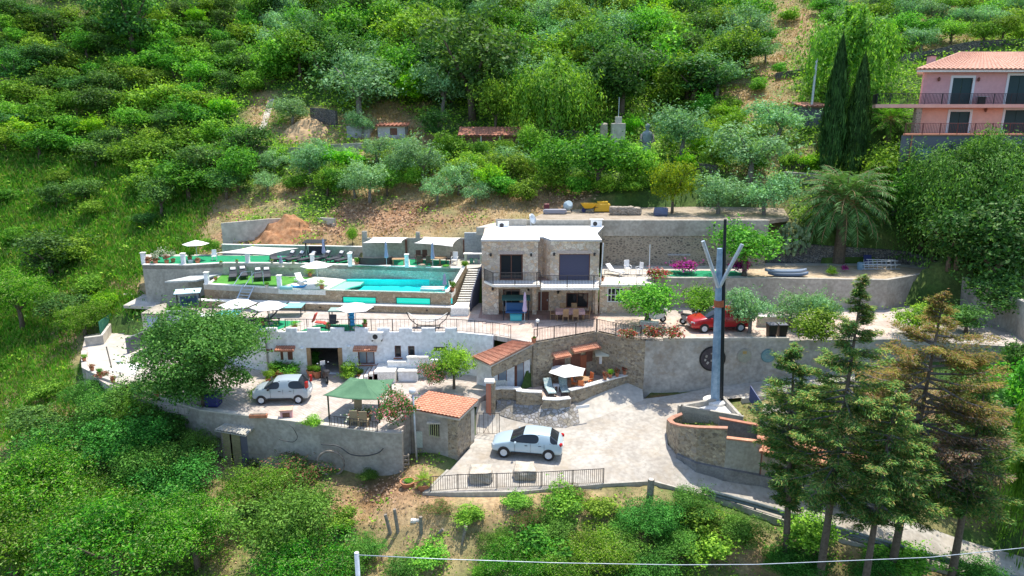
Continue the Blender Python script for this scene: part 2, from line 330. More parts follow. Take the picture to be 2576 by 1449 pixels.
# courtyard & left patio
COURT = P3(ZC, [(500,1031),(535,1036),(740,1061),(950,1089),(1000,1086),(1078,1012),(1200,1006),(1235,985),(1300,960),(1300,905),(1100,930),(862,943),(690,934),(560,905),(440,862),(300,838),(215,842),(205,885),(215,935),(300,985),(390,1015)])
CTERR = P3(ZT, [(1262,978),(1300,984),(1364,990),(1366,1006),(1436,1004),(1440,985),(1545,954),(1612,938),(1500,905),(1342,975),(1262,960)])
# front line of the villa level: white facade, steps line, cottage wall, medallion wall
YF = Pz(900, 834, ZL2).y
FRONT = [tuple(Pz(455, 772, ZL2)), tuple(Pz(520, 800, ZL2)), tuple(Pz(600, 818, ZL2)), tuple(Pz(680, 832, ZL2)), (Pz(720,835,ZL2).x, YF, ZL2), (Pz(1150,834,ZL2).x, YF, ZL2), tuple(Pz(1240,843,ZL2)), tuple(Pz(1342,862,ZL2)),
 tuple(Pz(1501,834,ZL2)), tuple(Pz(1560,846,ZL2)), tuple(Pz(1622,854,ZL2)), tuple(Pz(1800,855,ZL2)), tuple(Pz(1981,853,ZL2)), tuple(Pz(2250,850,ZL2)), tuple(Pz(2720,880,ZL2))]
YH = 53.0
L2B = [(Pz(2720,790,ZL2).x, 53.5, ZL2), (Pz(2250,780,ZL2).x, 56, ZL2), (Pz(1300,780,ZL2).x, 57, ZL2), (Pz(1000,784,ZL2).x, 55.5, ZL2), (Pz(455,764,ZL2).x, 56.8, ZL2)]
L2 = FRONT+L2B
ROAD = PZ([(1075,1238,-.25),(1300,1235,-.35),(1520,1215,-.45),(1640,1208,-.6),(1800,1250,-1.1),(2050,1332,-2.1),(2300,1408,-3.1),(2620,1500,-4.3),(2700,1440,-4.1),(2400,1352,-3.0),(2040,1256,-1.5),(1917,1215,-.95),(1793,1190,-.45),(1720,1168,-.2),(1680,1120,.05),(1676,1080,.3),(1705,1040,.65),(1822,1005,1.2),(1990,985,1.9),(2150,960,2.4),(2150,925,2.6),(1980,939,2.3),(1820,968,1.6),(1620,1004,.95),(1545,1036,.65),(1459,1063,.35),(1424,1074,.3),(1381,1074,.3),(1334,1064,.35),(1284,1051,.5),(1243,1035,.75),(1236,1003,1.62),(1203,1008,1.6),(1197,1040,.8),(1197,1092,.15),(1180,1130,.05),(1130,1185,-.2)])
L3Y = Pz(1000, 733, ZP).y
POOLD = [tuple(Pz(512,716,ZP)), tuple(Pz(700,727,ZP)), tuple(Pz(1130,738,ZP)), tuple(Pz(1158,700,ZP)), tuple(Pz(560,690,ZP))]
L4 = [tuple(Pz(358,668,ZL4)), tuple(Pz(468,669,ZL4)), tuple(Pz(560,664,ZL4)), tuple(Pz(790,666,ZL4)), tuple(Pz(1158,677,ZL4)), tuple(Pz(1215,672,ZL4)), tuple(Pz(1215,648,ZL4)), tuple(Pz(908,648,ZL4)), tuple(Pz(880,643,ZL4)), tuple(Pz(700,642,ZL4)), tuple(Pz(560,640,ZL4)), tuple(Pz(480,640,ZL4)), tuple(Pz(365,640,ZL4))]
HOUSEFT = [(Pz(1212,797,ZL2).x, YH, 7.3), (Pz(1530,797,ZL2).x, YH, 7.3), (Pz(1530,797,ZL2).x, 62, 7.3), (Pz(1150,797,ZL2).x, 62, 7.3), (Pz(1150,797,ZL2).x, 57, 7.3)]
T3R = [tuple(Pz(1515,713,ZR3)), tuple(Pz(1640,703,ZR3)), tuple(Pz(1900,703,ZR3)), tuple(Pz(2232,708,ZR3)), tuple(Pz(2372,684,ZR3)), tuple(Pz(2330,664,ZR3)), tuple(Pz(2200,662,ZR3)), tuple(Pz(1960,662,ZR3)), tuple(Pz(1515,657,ZR3))]
ZU = 11.4
APR = [tuple(Pz(*q_)) for q_ in ((1245,1042,.6),(1284,1053,.4),(1381,1077,.2),(1459,1066,.3),(1545,1037,.55),(1619,1006,.9))]+[tuple(Pz(u,v,2.1))[:2]+(.6,) for u,v in ((1616,937),(1545,950),(1440,978),(1300,978),(1245,978))]
PHF = [(27.5,65,15.5),(60,63,15.5),(60,78,15.5),(34,78,15.5)]
T3X = [tuple(Pz(2372,684,7.0)), tuple(Pz(2450,712,7.0)), tuple(Pz(2680,800,7.0)), tuple(Pz(2750,750,7.0)), tuple(Pz(2560,690,7.0)), tuple(Pz(2400,668,7.0))]
UPR = [(Py(1325,548,60.5).x,60.5,ZU),(Py(1930,550,60.6).x,60.6,ZU),tuple(Pz(1985,548,ZU)),tuple(Pz(1970,522,ZU)),tuple(Pz(1750,520,ZU)),tuple(Pz(1560,522,ZU)),tuple(Pz(1380,530,ZU))]
rq = np.array(ROAD+[tuple(Pz(*p)) for p in [(1400,1130,0),(1600,1100,.2),(1560,1160,-.15),(1300,1150,0),(1750,1215,-.75),(1900,1245,-1.3),(2100,1310,-2.0),(2300,1365,-2.7),(1700,1010,.9),(1900,965,1.8)]]); rX = rq[:, :2]/50; rn = len(rq)
rA = np.r_[np.c_[tps(((rX[:, None]-rX[None])**2).sum(-1))+np.eye(rn)*1e-4, np.ones(rn), rX], np.c_[np.c_[np.ones(rn), rX].T, np.zeros((3, 3))]]; rwt = np.linalg.solve(rA, np.r_[rq[:, 2], 0, 0, 0])
def rz_(x, y):
    q = np.c_[np.ravel(x), np.ravel(y)]/50.0; return tps(((q[:, None]-rX[None])**2).sum(-1)) @ rwt[:rn] + np.c_[np.ones(len(q)), q] @ rwt[rn:]
level(ROAD)
GAR = [(-22,YF-.5,1.8),(-7.4,YF-.5,1.8),(-7.4,YF+6.5,1.8),(-22,YF+6.5,1.8)]
for q, d in ((GAR,.1),(COURT,.4),(CTERR,.4),(L2,.5),(POOLD,1.3),(L4,.4),(HOUSEFT,.3),(T3R,.35),(T3X,.1),(PHF,.2),(APR,.2),(UPR,.25)): cut(q, d)
def terr(x, y):
    fx = min(max((x-GX0)/GS, 0), len(gx)-1.001); fy = min(max((y-GY0)/GS, 0), len(gy)-1.001); i, j = int(fx), int(fy); a, b = fx-i, fy-j
    return float((Z[j,i]*(1-a)+Z[j,i+1]*a)*(1-b)+(Z[j+1,i]*(1-a)+Z[j+1,i+1]*a)*b)
def G(u, v, t0=34):
    r = ray(u, v); t = t0
    while t < 175:
        x, y, z = r.x*t, r.y*t, HC+r.z*t
        if z <= terr(x, y): break
        t += .25
    return Vector((r.x*t, r.y*t, terr(r.x*t, r.y*t)))
# ground kinds: grass 0, dry 1, earth 2 ; blobs (u,v,radius_u,radius_v,kind,weight) in the picture, looked up on the ground
BL = [(980,330,110,60,'dry',1),(760,320,70,45,'dry',1),(660,300,40,70,'dry',1),(1150,500,260,45,'dry',1),(1300,520,150,60,'dry',.9),(1000,590,500,40,'dry',.8),(620,520,120,40,'dry',.9),(720,480,80,20,'dry',1),(520,570,50,60,'dry',.8),
 (960,545,170,36,'earth',1.2),(820,575,120,25,'earth',1),(700,590,150,40,'earth',1),(1430,510,100,25,'earth',.8),(1950,140,48,160,'dry',.95),(1900,240,80,40,'dry',1),(2000,60,80,80,'dry',1),(2150,10,80,40,'dry',.8),(2380,60,150,60,'dry',.8),(2350,120,100,30,'dry',.7),(1880,260,60,40,'dry',.9),(1990,400,50,30,'dry',.7),
 (170,800,60,120,'dry',.8),(110,1060,150,110,'dry',.75),(1250,1250,300,40,'dry',1),(1400,1300,260,60,'dry',.7),(30,980,60,30,'dry',.5),(350,720,60,20,'dry',.9),(180,1100,80,30,'dry',.5),
 (600,1190,120,40,'dry',1),(950,1230,170,50,'earth',.9),(1000,1290,200,60,'dry',1),(1250,1300,220,50,'dry',.9),(1100,1380,250,90,'dry',.8),(1480,1260,160,40,'dry',.7),(1620,1260,60,40,'dry',.9),(540,1330,60,100,'dry',.8),(700,1400,200,60,'dry',.4),
 (2000,1400,200,60,'dry',.8),(2200,1430,200,50,'dry',.7),(1660,1010,60,14,'earth',.9),(1750,1350,100,40,'dry',.4),(1950,580,50,60,'dry',.6),(1900,440,60,30,'dry',.5),(2430,1430,150,30,'dry',.6),
 (150,40,200,30,'dry',.3),(60,220,100,30,'dry',.3),(1060,1185,60,25,'dry',.9),(2150,1060,260,80,'dry',1),(2450,1250,150,80,'dry',.7),(420,140,40,60,'dry',.4),(330,200,60,20,'dry',.4)]
Dd = YY*CP+(HC-Z)*SP; UU = PW/2+PF*XX/Dd; VV = PH/2+PF*(HC*CP-Z*CP-YY*SP)/Dd
dryw = np.zeros_like(Z); eaw = np.zeros_like(Z)
wob = (vnoise(XX, YY, 2.2, 11)-.5)*.9+(vnoise(XX, YY, .9, 12)-.5)*.6
for u, v, ru, rv, k, w in BL:
    r = np.sqrt(((UU-u)/ru)**2+((VV-v)/rv)**2)+wob; f = np.clip(1.35-r, 0, 1)**.7*w
    if k == 'dry': dryw = np.maximum(dryw, f)
    else: eaw = np.maximum(eaw, f)
dryw = np.clip(dryw, 0, 1); eaw = np.clip(eaw, 0, 1)
def sheet(name, X, Y, Zz, m, attrs):
    ny, nx = X.shape; me = bpy.data.meshes.new(name); co = np.c_[X.ravel(), Y.ravel(), Zz.ravel()].astype(np.float32)
    i = np.arange(nx-1)[None]+nx*np.arange(ny-1)[:, None]; fc = np.stack([i, i+1, i+nx+1, i+nx], -1).reshape(-1, 4)
    me.vertices.add(len(co)); me.vertices.foreach_set('co', co.ravel()); me.loops.add(fc.size); me.loops.foreach_set('vertex_index', fc.ravel().astype(np.int32))
    me.polygons.add(len(fc)); me.polygons.foreach_set('loop_start', np.arange(0, fc.size, 4, dtype=np.int32)); me.update(calc_edges=True)
    for a, d in attrs.items():
        at = me.attributes.new(a, 'FLOAT', 'POINT'); at.data.foreach_set('value', d.ravel().astype(np.float32))
    me.materials.append(m); me.shade_smooth(); o = bpy.data.objects.new(name, me); COL.objects.link(o); return o
gm = mat('hill_ground', (.1,.15,.05), .95); p = coords(gm)
n1 = N(gm, 'ShaderNodeTexNoise', Scale=.35, Detail=6); n2 = N(gm, 'ShaderNodeTexNoise', Scale=3.5, Detail=8, Roughness=.7)
L(gm, p, n1.inputs['Vector']); L(gm, p, n2.inputs['Vector'])
cg = ramp(gm, n1.outputs[0], [(.3, (.04,.09,.014)), (.5, (.07,.14,.022)), (.7, (.12,.17,.04))])
cdry = ramp(gm, n1.outputs[0], [(.3, (.40,.27,.14)), (.5, (.50,.36,.20)), (.72, (.34,.28,.12))])
cea = ramp(gm, n1.outputs[0], [(.3, (.20,.095,.04)), (.6, (.42,.25,.14))])
def att(nm): a = N(gm, 'ShaderNodeAttribute'); a.attribute_name = nm; return a.outputs['Fac']
cc = mix(gm, cg, cdry, att('dry')); cc = mix(gm, cc, cea, att('earth'))
cc = mix(gm, cc, ramp(gm, n2.outputs[0], [(.35, (.55,.55,.55)), (.65, (1.25,1.22,1.2))]), .9, 'MULTIPLY'); base(gm, cc); bump(gm, n2.outputs[0], .7, .12)
hill = tag(sheet('hillside', XX, YY, Z, gm, dict(dry=dryw, earth=eaw)), kind='structure')
# road sheet
def patch(name, pts, m, dz=0, sub=0):
    bm = bmesh.new(); vs = [bm.verts.new((p[0], p[1], p[2]+dz)) for p in pts]; es = [bm.edges.new((vs[i], vs[(i+1) % len(vs)])) for i in range(len(vs))]
    bmesh.ops.triangle_fill(bm, use_beauty=True, edges=es); 
    for f in bm.faces:
        if f.normal.z < 0: f.normal_flip()
    me = bpy.data.meshes.new(name); bm.to_mesh(me); bm.free(); me.materials.append(m); o = bpy.data.objects.new(name, me); COL.objects.link(o); return o
rm = noisy('worn_concrete_road', (.38,.345,.295), (.50,.47,.415), .5, .9, .25, c3=(.37,.30,.21))
rp = coords(rm); rv = N(rm, 'ShaderNodeTexVoronoi', Scale=.22, feature='DISTANCE_TO_EDGE')
rno = N(rm, 'ShaderNodeTexNoise', Scale=1.2, Detail=6); L(rm, rp, rno.inputs['Vector']); ra = N(rm, 'ShaderNodeVectorMath', operation='MULTIPLY_ADD'); L(rm, rno.outputs['Color'], ra.inputs[0]); ra.inputs[1].default_value = (1.6,)*3; L(rm, rp, ra.inputs[2]); L(rm, ra.outputs[0], rv.inputs['Vector'])
oldc = rm.node_tree.nodes['Principled BSDF'].inputs['Base Color'].links[0].from_socket
base(rm, mix(rm, (.22,.19,.15), oldc, ramp(rm, rv.outputs[0], [(.002, (.62,.62,.62)), (.009, (1,1,1))])))
ro = tag(patch('road', ROAD, rm), kind='structure')
bm = bmesh.new(); bm.from_mesh(ro.data)
for _ in range(4): bmesh.ops.subdivide_edges(bm, edges=[e for e in bm.edges if e.calc_length() > .9], cuts=1); bmesh.ops.triangulate(bm, faces=bm.faces)
vz = rz_(np.array([v.co.x for v in bm.verts]), np.array([v.co.y for v in bm.verts]))
for v, z_ in zip(bm.verts, vz): v.co.z = z_+.03
bm.to_mesh(ro.data); bm.free(); ro.data.shade_smooth()
# ---------------- structure helpers ----------------
def holed(mb, x0, x1, z0, z1, y0, y1, holes=()):
    xs = sorted({x0, x1, *[min(max(h[k], x0), x1) for h in holes for k in (0, 1)]})
    for a, b in zip(xs[:-1], xs[1:]):
        if b-a < 1e-4: continue
        c = (a+b)/2; segs = sorted((h[2], h[3]) for h in holes if h[0] < c < h[1]); z = z0
        for h0, h1 in segs:
            if h0 > z+1e-3: mb.box(a, b, y0, y1, z, h0)
            z = max(z, h1)
        if z < z1-1e-3: mb.box(a, b, y0, y1, z, z1)
    return mb
def rc(zf, x0, y0, x1, y1, Y):     # picture rectangle (zoom coordinates) on the frontal plane Y -> x0,x1,zlow,zhigh
    a = Py(*zf(x0, (y0+y1)/2), Y); b = Py(*zf(x1, (y0+y1)/2), Y); c = Py(*zf((x0+x1)/2, y0), Y); d = Py(*zf((x0+x1)/2, y1), Y)
    return (a.x, b.x, d.z, c.z)
U0 = lambda x, y: (x, y)
def window(parent, r, Y, glassm, framem, name='window', bars=(1, 0), fr=.06, depth=.06, glassback=.02):
    x0, x1, z0, z1 = r; f = MB()
    f.box(x0, x0+fr, Y-depth, Y, z0, z1).box(x1-fr, x1, Y-depth, Y, z0, z1).box(x0+fr, x1-fr, Y-depth, Y, z1-fr, z1).box(x0+fr, x1-fr, Y-depth, Y, z0, z0+fr)
    for i in range(bars[0]): c = x0+(x1-x0)*(i+1)/(bars[0]+1); f.box(c-fr*.35, c+fr*.35, Y-depth+.01, Y-.005, z0+fr, z1-fr)
    for i in range(bars[1]): c = z0+(z1-z0)*(i+1)/(bars[1]+1); f.box(x0+fr, x1-fr, Y-depth+.015, Y-.01, c-fr*.3, c+fr*.3)
    w = f.build(name, framem, parent); MB().box(x0+fr*.9, x1-fr*.9, Y-depth+.03, Y-glassback, z0+fr*.9, z1-fr*.9).build('pane', glassm, w); return w
def structure(o): return tag(o, kind='structure')
def retaining(name, path, th, m, label, cat='wall', side=1, cop=None, group=None, copw=.06, coph=.07):
    if cop is None: return tag(MB().wall(path, th, side).build(name, m), label, cat, group)
    t = thing(name, label, cat, path[0][:3], group=group); MB().wall(path, th, side).build('wall', m, t)
    c = [(p[0], p[1], p[2]+coph, p[2]+.002) for p in path]
    q = MB().wall(c, th+copw, side)
    q.v = [(v[0], v[1]-copw*.5, v[2]) for v in q.v]; q.build('coping', cop, t); return t
def railing(name, pts, h, label, m=None, sp=.13, post=1.6, group=None, cat='railing', br=.012, low=.08, pr=.022):
    m = m or M['iron']; t = thing(name, label, cat, pts[0], group=group); R = MB(); B = MB(); Pq = []
    up = [Vector(p)+Vector((0, 0, h)) for p in pts]; lo = [Vector(p)+Vector((0, 0, low)) for p in pts]
    R.tube(up, .022, 5); MB().tube(lo, .014, 4).build('bottom_rail', m, t)
    for a, b in zip(pts[:-1], pts[1:]):
        a = Vector(a); b = Vector(b); l = (b-a).length; n = max(1, int(l/sp))
        for i in range(n):
            p = a.lerp(b, (i+.5)/n)
            B.add([p+Vector((dx, dy, z)) for z in (low, h) for dx, dy in ((-br,-br),(br,-br),(br,br),(-br,br))], [(0,1,5,4),(1,2,6,5),(2,3,7,6),(3,0,4,7)])
        k = max(1, round(l/post))
        for i in range(k): Pq.append(a.lerp(b, i/k))
    Pq.append(Vector(pts[-1]))
    R.build('handrail', m, t); B.build('bars', m, t); [MB().box(p.x-pr, p.x+pr, p.y-pr, p.y+pr, p.z-.02, p.z+h+.03).build('post', m, t) for p in Pq]; return t
# ---------------- decks (setting) ----------------
structure(MB().slab(COURT, .5).build('courtyard_paving', M['pave']))
structure(MB().slab([(p[0], p[1], p[2]+.006) for p in P3(ZC, [(222,846),(255,835),(330,836),(372,880),(352,925),(392,1008),(300,978),(222,930)])], .03).build('patio_screed', M['concl']))
structure(MB().slab(CTERR, 1.2).build('cottage_terrace_floor', M['pavep']))
structure(MB().slab(L2, .35).build('villa_terrace_paving', M['pave']))
pk = [tuple(Pz(u, v, ZL2+.006)) for u, v in [(1135,797),(1180,790),(1500,795),(1600,800),(2240,790),(2240,846),(1981,849),(1622,850),(1501,831),(1342,857),(1300,840),(1236,838),(1190,800)]]
structure(MB().slab(pk, .02).build('pink_tile_paving', M['pavep']))
structure(MB().slab([tuple(Pz(u, v, ZL2+.012)) for u, v in [(1203,800),(1250,807),(1500,803),(1512,788),(1512,770),(1212,770)]], .02).build('portico_floor', M['paved']))
structure(MB().slab([(p[0], p[1], p[2]) for p in L4], .3).build('upper_deck', M['concl']))
structure(MB().slab([tuple(Pz(u, v, ZL4+.01)) for u, v in [(372,664),(468,666),(555,662),(872,664),(876,646),(700,643),(560,643),(400,645)]], .02).build('upper_lawn_carpet', M['turf']))
structure(MB().slab([tuple(Pz(u, v, ZL4+.012)) for u, v in [(893,670),(1016,672),(1018,652),(905,652)]], .02).build('sofa_carpet', M['turf']))
structure(MB().slab([tuple(Pz(u, v, ZL4+.012)) for u, v in [(1032,672),(1128,674),(1130,655),(1030,652)]], .02).build('dining_carpet', M['turf']))
structure(MB().slab(T3R, .3).build('side_terrace', M['concl']))
structure(MB().slab([tuple(Pz(u, v, ZR3+.01)) for u, v in [(1880,700),(2232,705),(2365,683),(2250,668),(1880,668)]], .03).build('sandy_strip', noisy('sandy_soil', (.42,.32,.20), (.55,.44,.30), 1.2)))
structure(MB().slab(UPR, .3).build('storage_yard', noisy('yard_soil', (.30,.24,.17), (.42,.35,.27), 1)))
# pool level
structure(MB().slab(P3(ZP, [(512,716),(700,727.3),(728,716.5),(792,696),(560,688)]), .4).build('pool_lawn_base', M['concl']))
structure(MB().slab(P3(ZP+.02, [(527,715.5),(690,725.5),(722,715.5),(786,697.5),(560,690)]), .015).build('pool_lawn', noisy('artificial_grass', (.05,.24,.02), (.10,.32,.04), 1.6, .95)))
structure(MB().slab(P3(ZP, [(700,727.3),(818,730.4),(872,703),(792,696),(728,716.5)]), .4).build('pool_beach', M['whitec']))
structure(MB().slab(P3(ZP, [(1128,703),(1133,736.5),(1137,738.5),(1160,703)]), .4).build('pool_side_paving', M['whitec']))
# ---------------- retaining walls ----------------
dn = lambda pts, zt, zb: [(p[0], p[1], zt, zb) for p in pts]
retaining('retaining_wall', dn([Pz(u, v, ZC+.12) for u, v in [(205,884),(206,926),(257,951),(333,977),(401,1001),(500,1032)]], ZC+.12, -3), .3, M['conca'], 'curved grey retaining wall at the far left edge of the lower patio', cop=M['concl'])
retaining('retaining_wall', dn([Pz(u, v, ZC+.12) for u, v in [(500,1032),(536,1037),(740,1062),(950,1089),(1010,1092)]], ZC+.12, -3), .35, M['conca'], 'long stained grey wall holding up the courtyard above the dry garden', cop=M['concl'])
# cottage terrace parapet in rubble with pale coping
cw = [(1240,982),(1262,979),(1297,980),(1299,985),(1330,988),(1363,989)]
z1 = ZT+.45
retaining('stone_wall', [(Pz(u,v,z1).x, Pz(u,v,z1).y, z1, -.2) for u, v in cw], .35, M['rubble'], 'curved rubble wall left of the loungers on the cottage terrace', cop=M['whitec'])
retaining('stone_wall', [(Pz(u,v,ZT+.12).x, Pz(u,v,ZT+.12).y, ZT+.12, -.2) for u, v in [(1364,1006),(1400,1008),(1436,1004)]], .35, M['rubble'], 'low stretch of rubble wall in front of the two striped loungers', cop=M['whitec'])
retaining('stone_wall', [(Pz(u,v,z1).x, Pz(u,v,z1).y, z1, -.2) for u, v in [(1437,984),(1470,976),(1545,954),(1590,943),(1616,937)]], .35, M['rubble'], 'curved rubble wall with flower pots along its pale coping', cop=M['whitec'])
def battered(name, foot, top, ztop, m, label):
    n = len(foot); F = [Pz(*f) for f in foot]; T = [Pz(u, v, zz) for u, v, zz in top]; vs = []
    for f, t, z_ in zip(F, T, ztop): vs += [(f.x, f.y, f.z-.6), (f.x, f.y, f.z), (t.x, t.y-.03, z_), (t.x, t.y+.5, z_), (t.x, t.y+.5, f.z-.6)]
    fs = [(i*5+k, (i+1)*5+k, (i+1)*5+(k+1) % 5, i*5+(k+1) % 5) for i in range(n-1) for k in range(5)]+[(0,1,2,3,4), tuple((n-1)*5+k for k in (4,3,2,1,0))]
    return tag(MB().add(vs, fs).build(name, m), label, 'wall')
battered('stone_wall', [(1248,1040,.7),(1284,1053,.5),(1334,1066,.35),(1381,1077,.3),(1424,1077,.3),(1459,1066,.35)], [(1250,981,z1),(1298,982,z1),(1345,988,z1),(1385,1007,ZT+.12),(1432,1005,ZT+.12),(1452,980,z1)], [ZT-.3,ZT-.35,ZT-.4,ZT-.45,ZT-.45,ZT-.4], M['cobble'], 'battered base of round grey cobbles under the cottage terrace')
battered('concrete_wall', [(1459,1066,.35),(1500,1052,.5),(1545,1037,.65),(1619,1006,.95)], [(1452,980,z1),(1490,970,z1),(1545,954,z1),(1614,938,z1)], [ZT-.55,ZT-.35,ZT-.2,ZT+.05], M['concl'], 'smooth pale concrete apron below the rubble wall beside the road')
# medallion wall
a = Pz(1622, 854, ZL2); b = Pz(1981, 853, ZL2); c = Pz(2250, 850, ZL2); c2x = Pz(2720,880,ZL2)
mw = thing('concrete_wall', 'tall stained concrete wall with three round medallions above the road bend', 'wall', a)
MB().wall([(a.x, a.y-.3, ZL2-.0, .4), (b.x, b.y-.3, ZL2, 1.2), (c.x, c.y-.3, ZL2, 1.2), (c2x.x, c2x.y-.3, ZL2, 0)], .35).build('wall', M['concb'], mw)
MB().wall([(Pz(1668,855,ZL2).x, a.y-.34, ZL2+.2, ZL2+.003), (b.x, b.y-.34, ZL2+.2, ZL2+.003)], .3).build('kerb', M['concl'], mw)
YM = a.y-.3
def medal(u, v, rpx, cols, ring, nm):
    y0 = a.y-.3+(b.y-a.y)*(Py(u, v, a.y).x-a.x)/(b.x-a.x); c0 = Py(u, v, y0); R = rpx/ppm(c0)
    d = thing(nm[0], nm[1], 'medallion', c0)
    pr = lambda rr, th, y: [(rr*math.cos(t*math.pi/16), rr*math.sin(t*math.pi/16)) for t in range(32)]
    for rr, th, m_, nn in ((R, .05, ring, 'rim'), (R*.88, .07, cols, 'face')):
        mb = MB(); ps = pr(rr, 0, 0); n = 32
        mb.add([(c0.x+x, y0-th, c0.z+z) for x, z in ps]+[(c0.x+x, y0-.002, c0.z+z) for x, z in ps], [tuple(range(31, -1, -1))]+[(i, (i+1)%n, (i+1)%n+n, i+n) for i in range(n)])
        mb.build(nn, m_, d)
    return d, c0, R, y0
d, c0, R, y0 = medal(1792, 902, 33, noisy('medallion_bronze', (.05,.04,.045), (.10,.08,.085), 3), M['black'], ('medallion', 'large dark bronze disc on the concrete wall, behind the tall pole'))
mb = MB()
for dx, dz, s in ((-.45,.25,.2),(-.3,-.1,.16),(-.38,-.35,.18),(.05,-.15,.16),(-.1,.3,.12)): mb.lathe([(s,0),(s*.7,.03)], (0,0,0), 7)
mb = MB()
for dx, dz, s in ((-.45,.2,.14),(-.52,-.08,.12),(-.34,-.3,.15),(-.05,-.12,.13),(.35,.2,.15),(.4,-.25,.12),(-.1,.4,.1)): MB().cbox((c0.x+dx, y0-.085, c0.z+dz), s*1.3, .04, s, 0, 0, dx*3).build('relief', M['concb'], d)
d, c0, R, y0 = medal(1872, 895, 19, noisy('medallion_worn', (.30,.32,.27), (.42,.40,.30), 3), M['conca'], ('medallion', 'worn grey-green disc with an ochre spot, the middle of the wall medallions'))
MB().cbox((c0.x, y0-.075, c0.z+R*.5), .28, .03, .2).build('spot', noisy('ochre', (.45,.30,.10), (.5,.35,.14), 3), d)
d, c0, R, y0 = medal(1932, 894.5, 18, noisy('medallion_teal', (.16,.30,.32), (.24,.38,.40), 3), noisy('teal_rim', (.12,.22,.24), (.16,.28,.30), 3), ('medallion', 'pale teal round disc, the rightmost medallion on the road wall'))
mb = MB()
for k, w in ((.3,.5),(0,.8),(-.3,.5)): mb.cbox((c0.x, y0-.075, c0.z+R*k), R*w*1.2, .02, .03)
mb.build('relief', M['conca'], d)
# rubble link walls: under the balustrade (cottage wall) and its return to the road wall
cA = Pz(1342, 862, ZL2); cB = Pz(1501, 834, ZL2); cC = Pz(1560, 846, ZL2); cD = Pz(1622, 854, ZL2)
MB_c = MB().wall([(cA.x, cA.y-.15, ZL2, 1.2), (cB.x, cB.y-.15, ZL2, 1.2)], .3)
cwall = thing('stone_wall', 'stone wall with brown shutters and tiled hoods behind the white parasol terrace', 'wall', (cA.x, cA.y, ZT)); MB_c.build('wall', M['rubble'], cwall)
retaining('stone_wall', [(cB.x, cB.y-.15, ZL2, 1.2), (cC.x, cC.y-.2, ZL2, .8), (cD.x, cD.y-.3, ZL2, .5)], .3, M['rubble'], 'rubble wall between the outdoor kitchen and the concrete road wall')
# T3R front wall to the far right
t3 = [Pz(1515,713,ZR3), Pz(1640,703,ZR3), Pz(1900,703,ZR3), Pz(2232,708,ZR3), Pz(2372,684,ZR3), Pz(2450,712,7.4), Pz(2560,755,7.5), Pz(2680,815,7.6)]
retaining('concrete_wall', [(p.x, p.y-.12, zt, 3.2) for p, zt in zip(t3[1:], [ZR3+.1]*4+[7.45,7.5,7.6])], .3, M['conca'], 'long weathered concrete wall behind the red car and terrace olives', cop=M['conc'])
bw = [(Pz(1520,700,ZR3).x*1.07, 60.6), (Py(1930,600,60.6).x, 60.6)]
rw = thing('stone_wall', 'high rubble wall with a concrete band on top, right of the villa roof', 'wall', (bw[0][0], 60.6, ZR3))
MB().wall([(Py(1516,600,60.3).x, 60.6, 10.05, 6.5), (bw[1][0], 60.6, 10.05, 6.5)], .4).build('wall', M['rubbleg'], rw)
MB().wall([(Py(1516,600,60.3).x, 60.52, 11.45, 10.052), (bw[1][0], 60.52, 11.45, 10.052)], .5).build('concrete_band', M['conca'], rw)
MB().wall([(Py(1325,560,60.2).x, 60.3, 11.5, 9.5), (Py(1516,560,60.2).x, 60.25, 11.5, 9.5)], .3).build('parapet', M['conc'], rw)
sw = [Pz(1930,662,ZR3), Pz(2060,664,ZR3), Pz(2200,664,ZR3), Pz(2290,668,ZR3), Pz(2380,684,7.2)]
retaining('stone_wall', [(p.x, p.y+.3, zt, 6) for p, zt in zip(sw, (9.3,9.0,8.7,8.5,7.8))], .4, M['drystone'], 'dark dry stone wall under the big palm tree')
# L4 walls
lw = [Pz(358,668,ZL4), Pz(468,669,ZL4), Pz(560,664,ZL4)]
retaining('concrete_wall', [(p.x, p.y, ZL4+.04, 3.5) for p in lw], .3, M['conc'], 'grey block wall under the flowered left end of the upper pool deck', cop=M['whitec'])
lw = [Pz(560,664,ZL4), Pz(700,664.5,ZL4), Pz(790,666,ZL4)]
retaining('concrete_wall', [(p.x, p.y, ZL4+.04, 6.2) for p in lw], .3, noisy('pale_green_render', (.42,.46,.36), (.52,.54,.44), .8), 'pale rendered wall with a small round emblem behind the pool lawn', cop=M['whitec'])
lw = [Pz(790,666,ZL4), Pz(1158,677,ZL4)]
retaining('stone_wall', [(p.x, p.y, ZL4+.04, 5.8) for p in lw], .3, M['cladg'], 'pale stone-clad wall rising behind the swimming pool', cop=M['whitec'])
bk = [Pz(560,641,ZL4), Pz(640,640,ZL4), Pz(700,642,ZL4), Pz(914,646,ZL4)]
retaining('concrete_wall', [(p.x, p.y, zt, 7) for p, zt in zip(bk, (8.55,8.45,8.5,8.5))], .25, M['concb'], 'low grey wall with white coping behind the row of dark loungers', cop=M['whitec'])
YB = Pz(1000, 649, ZL4).y
cwl = thing('concrete_wall', 'grey board-marked wall with two stub pillars under the shade sails', 'wall', (Py(911,640,YB).x, YB, ZL4))
mb = MB(); x0 = Py(911,620,YB).x; x1 = Py(1170,620,YB).x; zt = Py(1000,599,YB).z; mb.box(x0, x1, YB, YB+.25, 7, zt)
for ua, ub in ((911,923),(1046,1056)): mb.box(Py(ua,600,YB).x, Py(ub,600,YB).x, YB-.02, YB+.27, zt-.3, Py(1000,582 if ua<1000 else 584,YB).z)
mb.build('wall', M['conc'], cwl)
mb = MB()
for ua in (1019, 1165): mb.box(Py(ua,600,YB).x, Py(ua+5,600,YB).x, YB-.14, YB-.03, 7.6, zt-.15)
mb.build('buttress', M['woodd'], cwl)
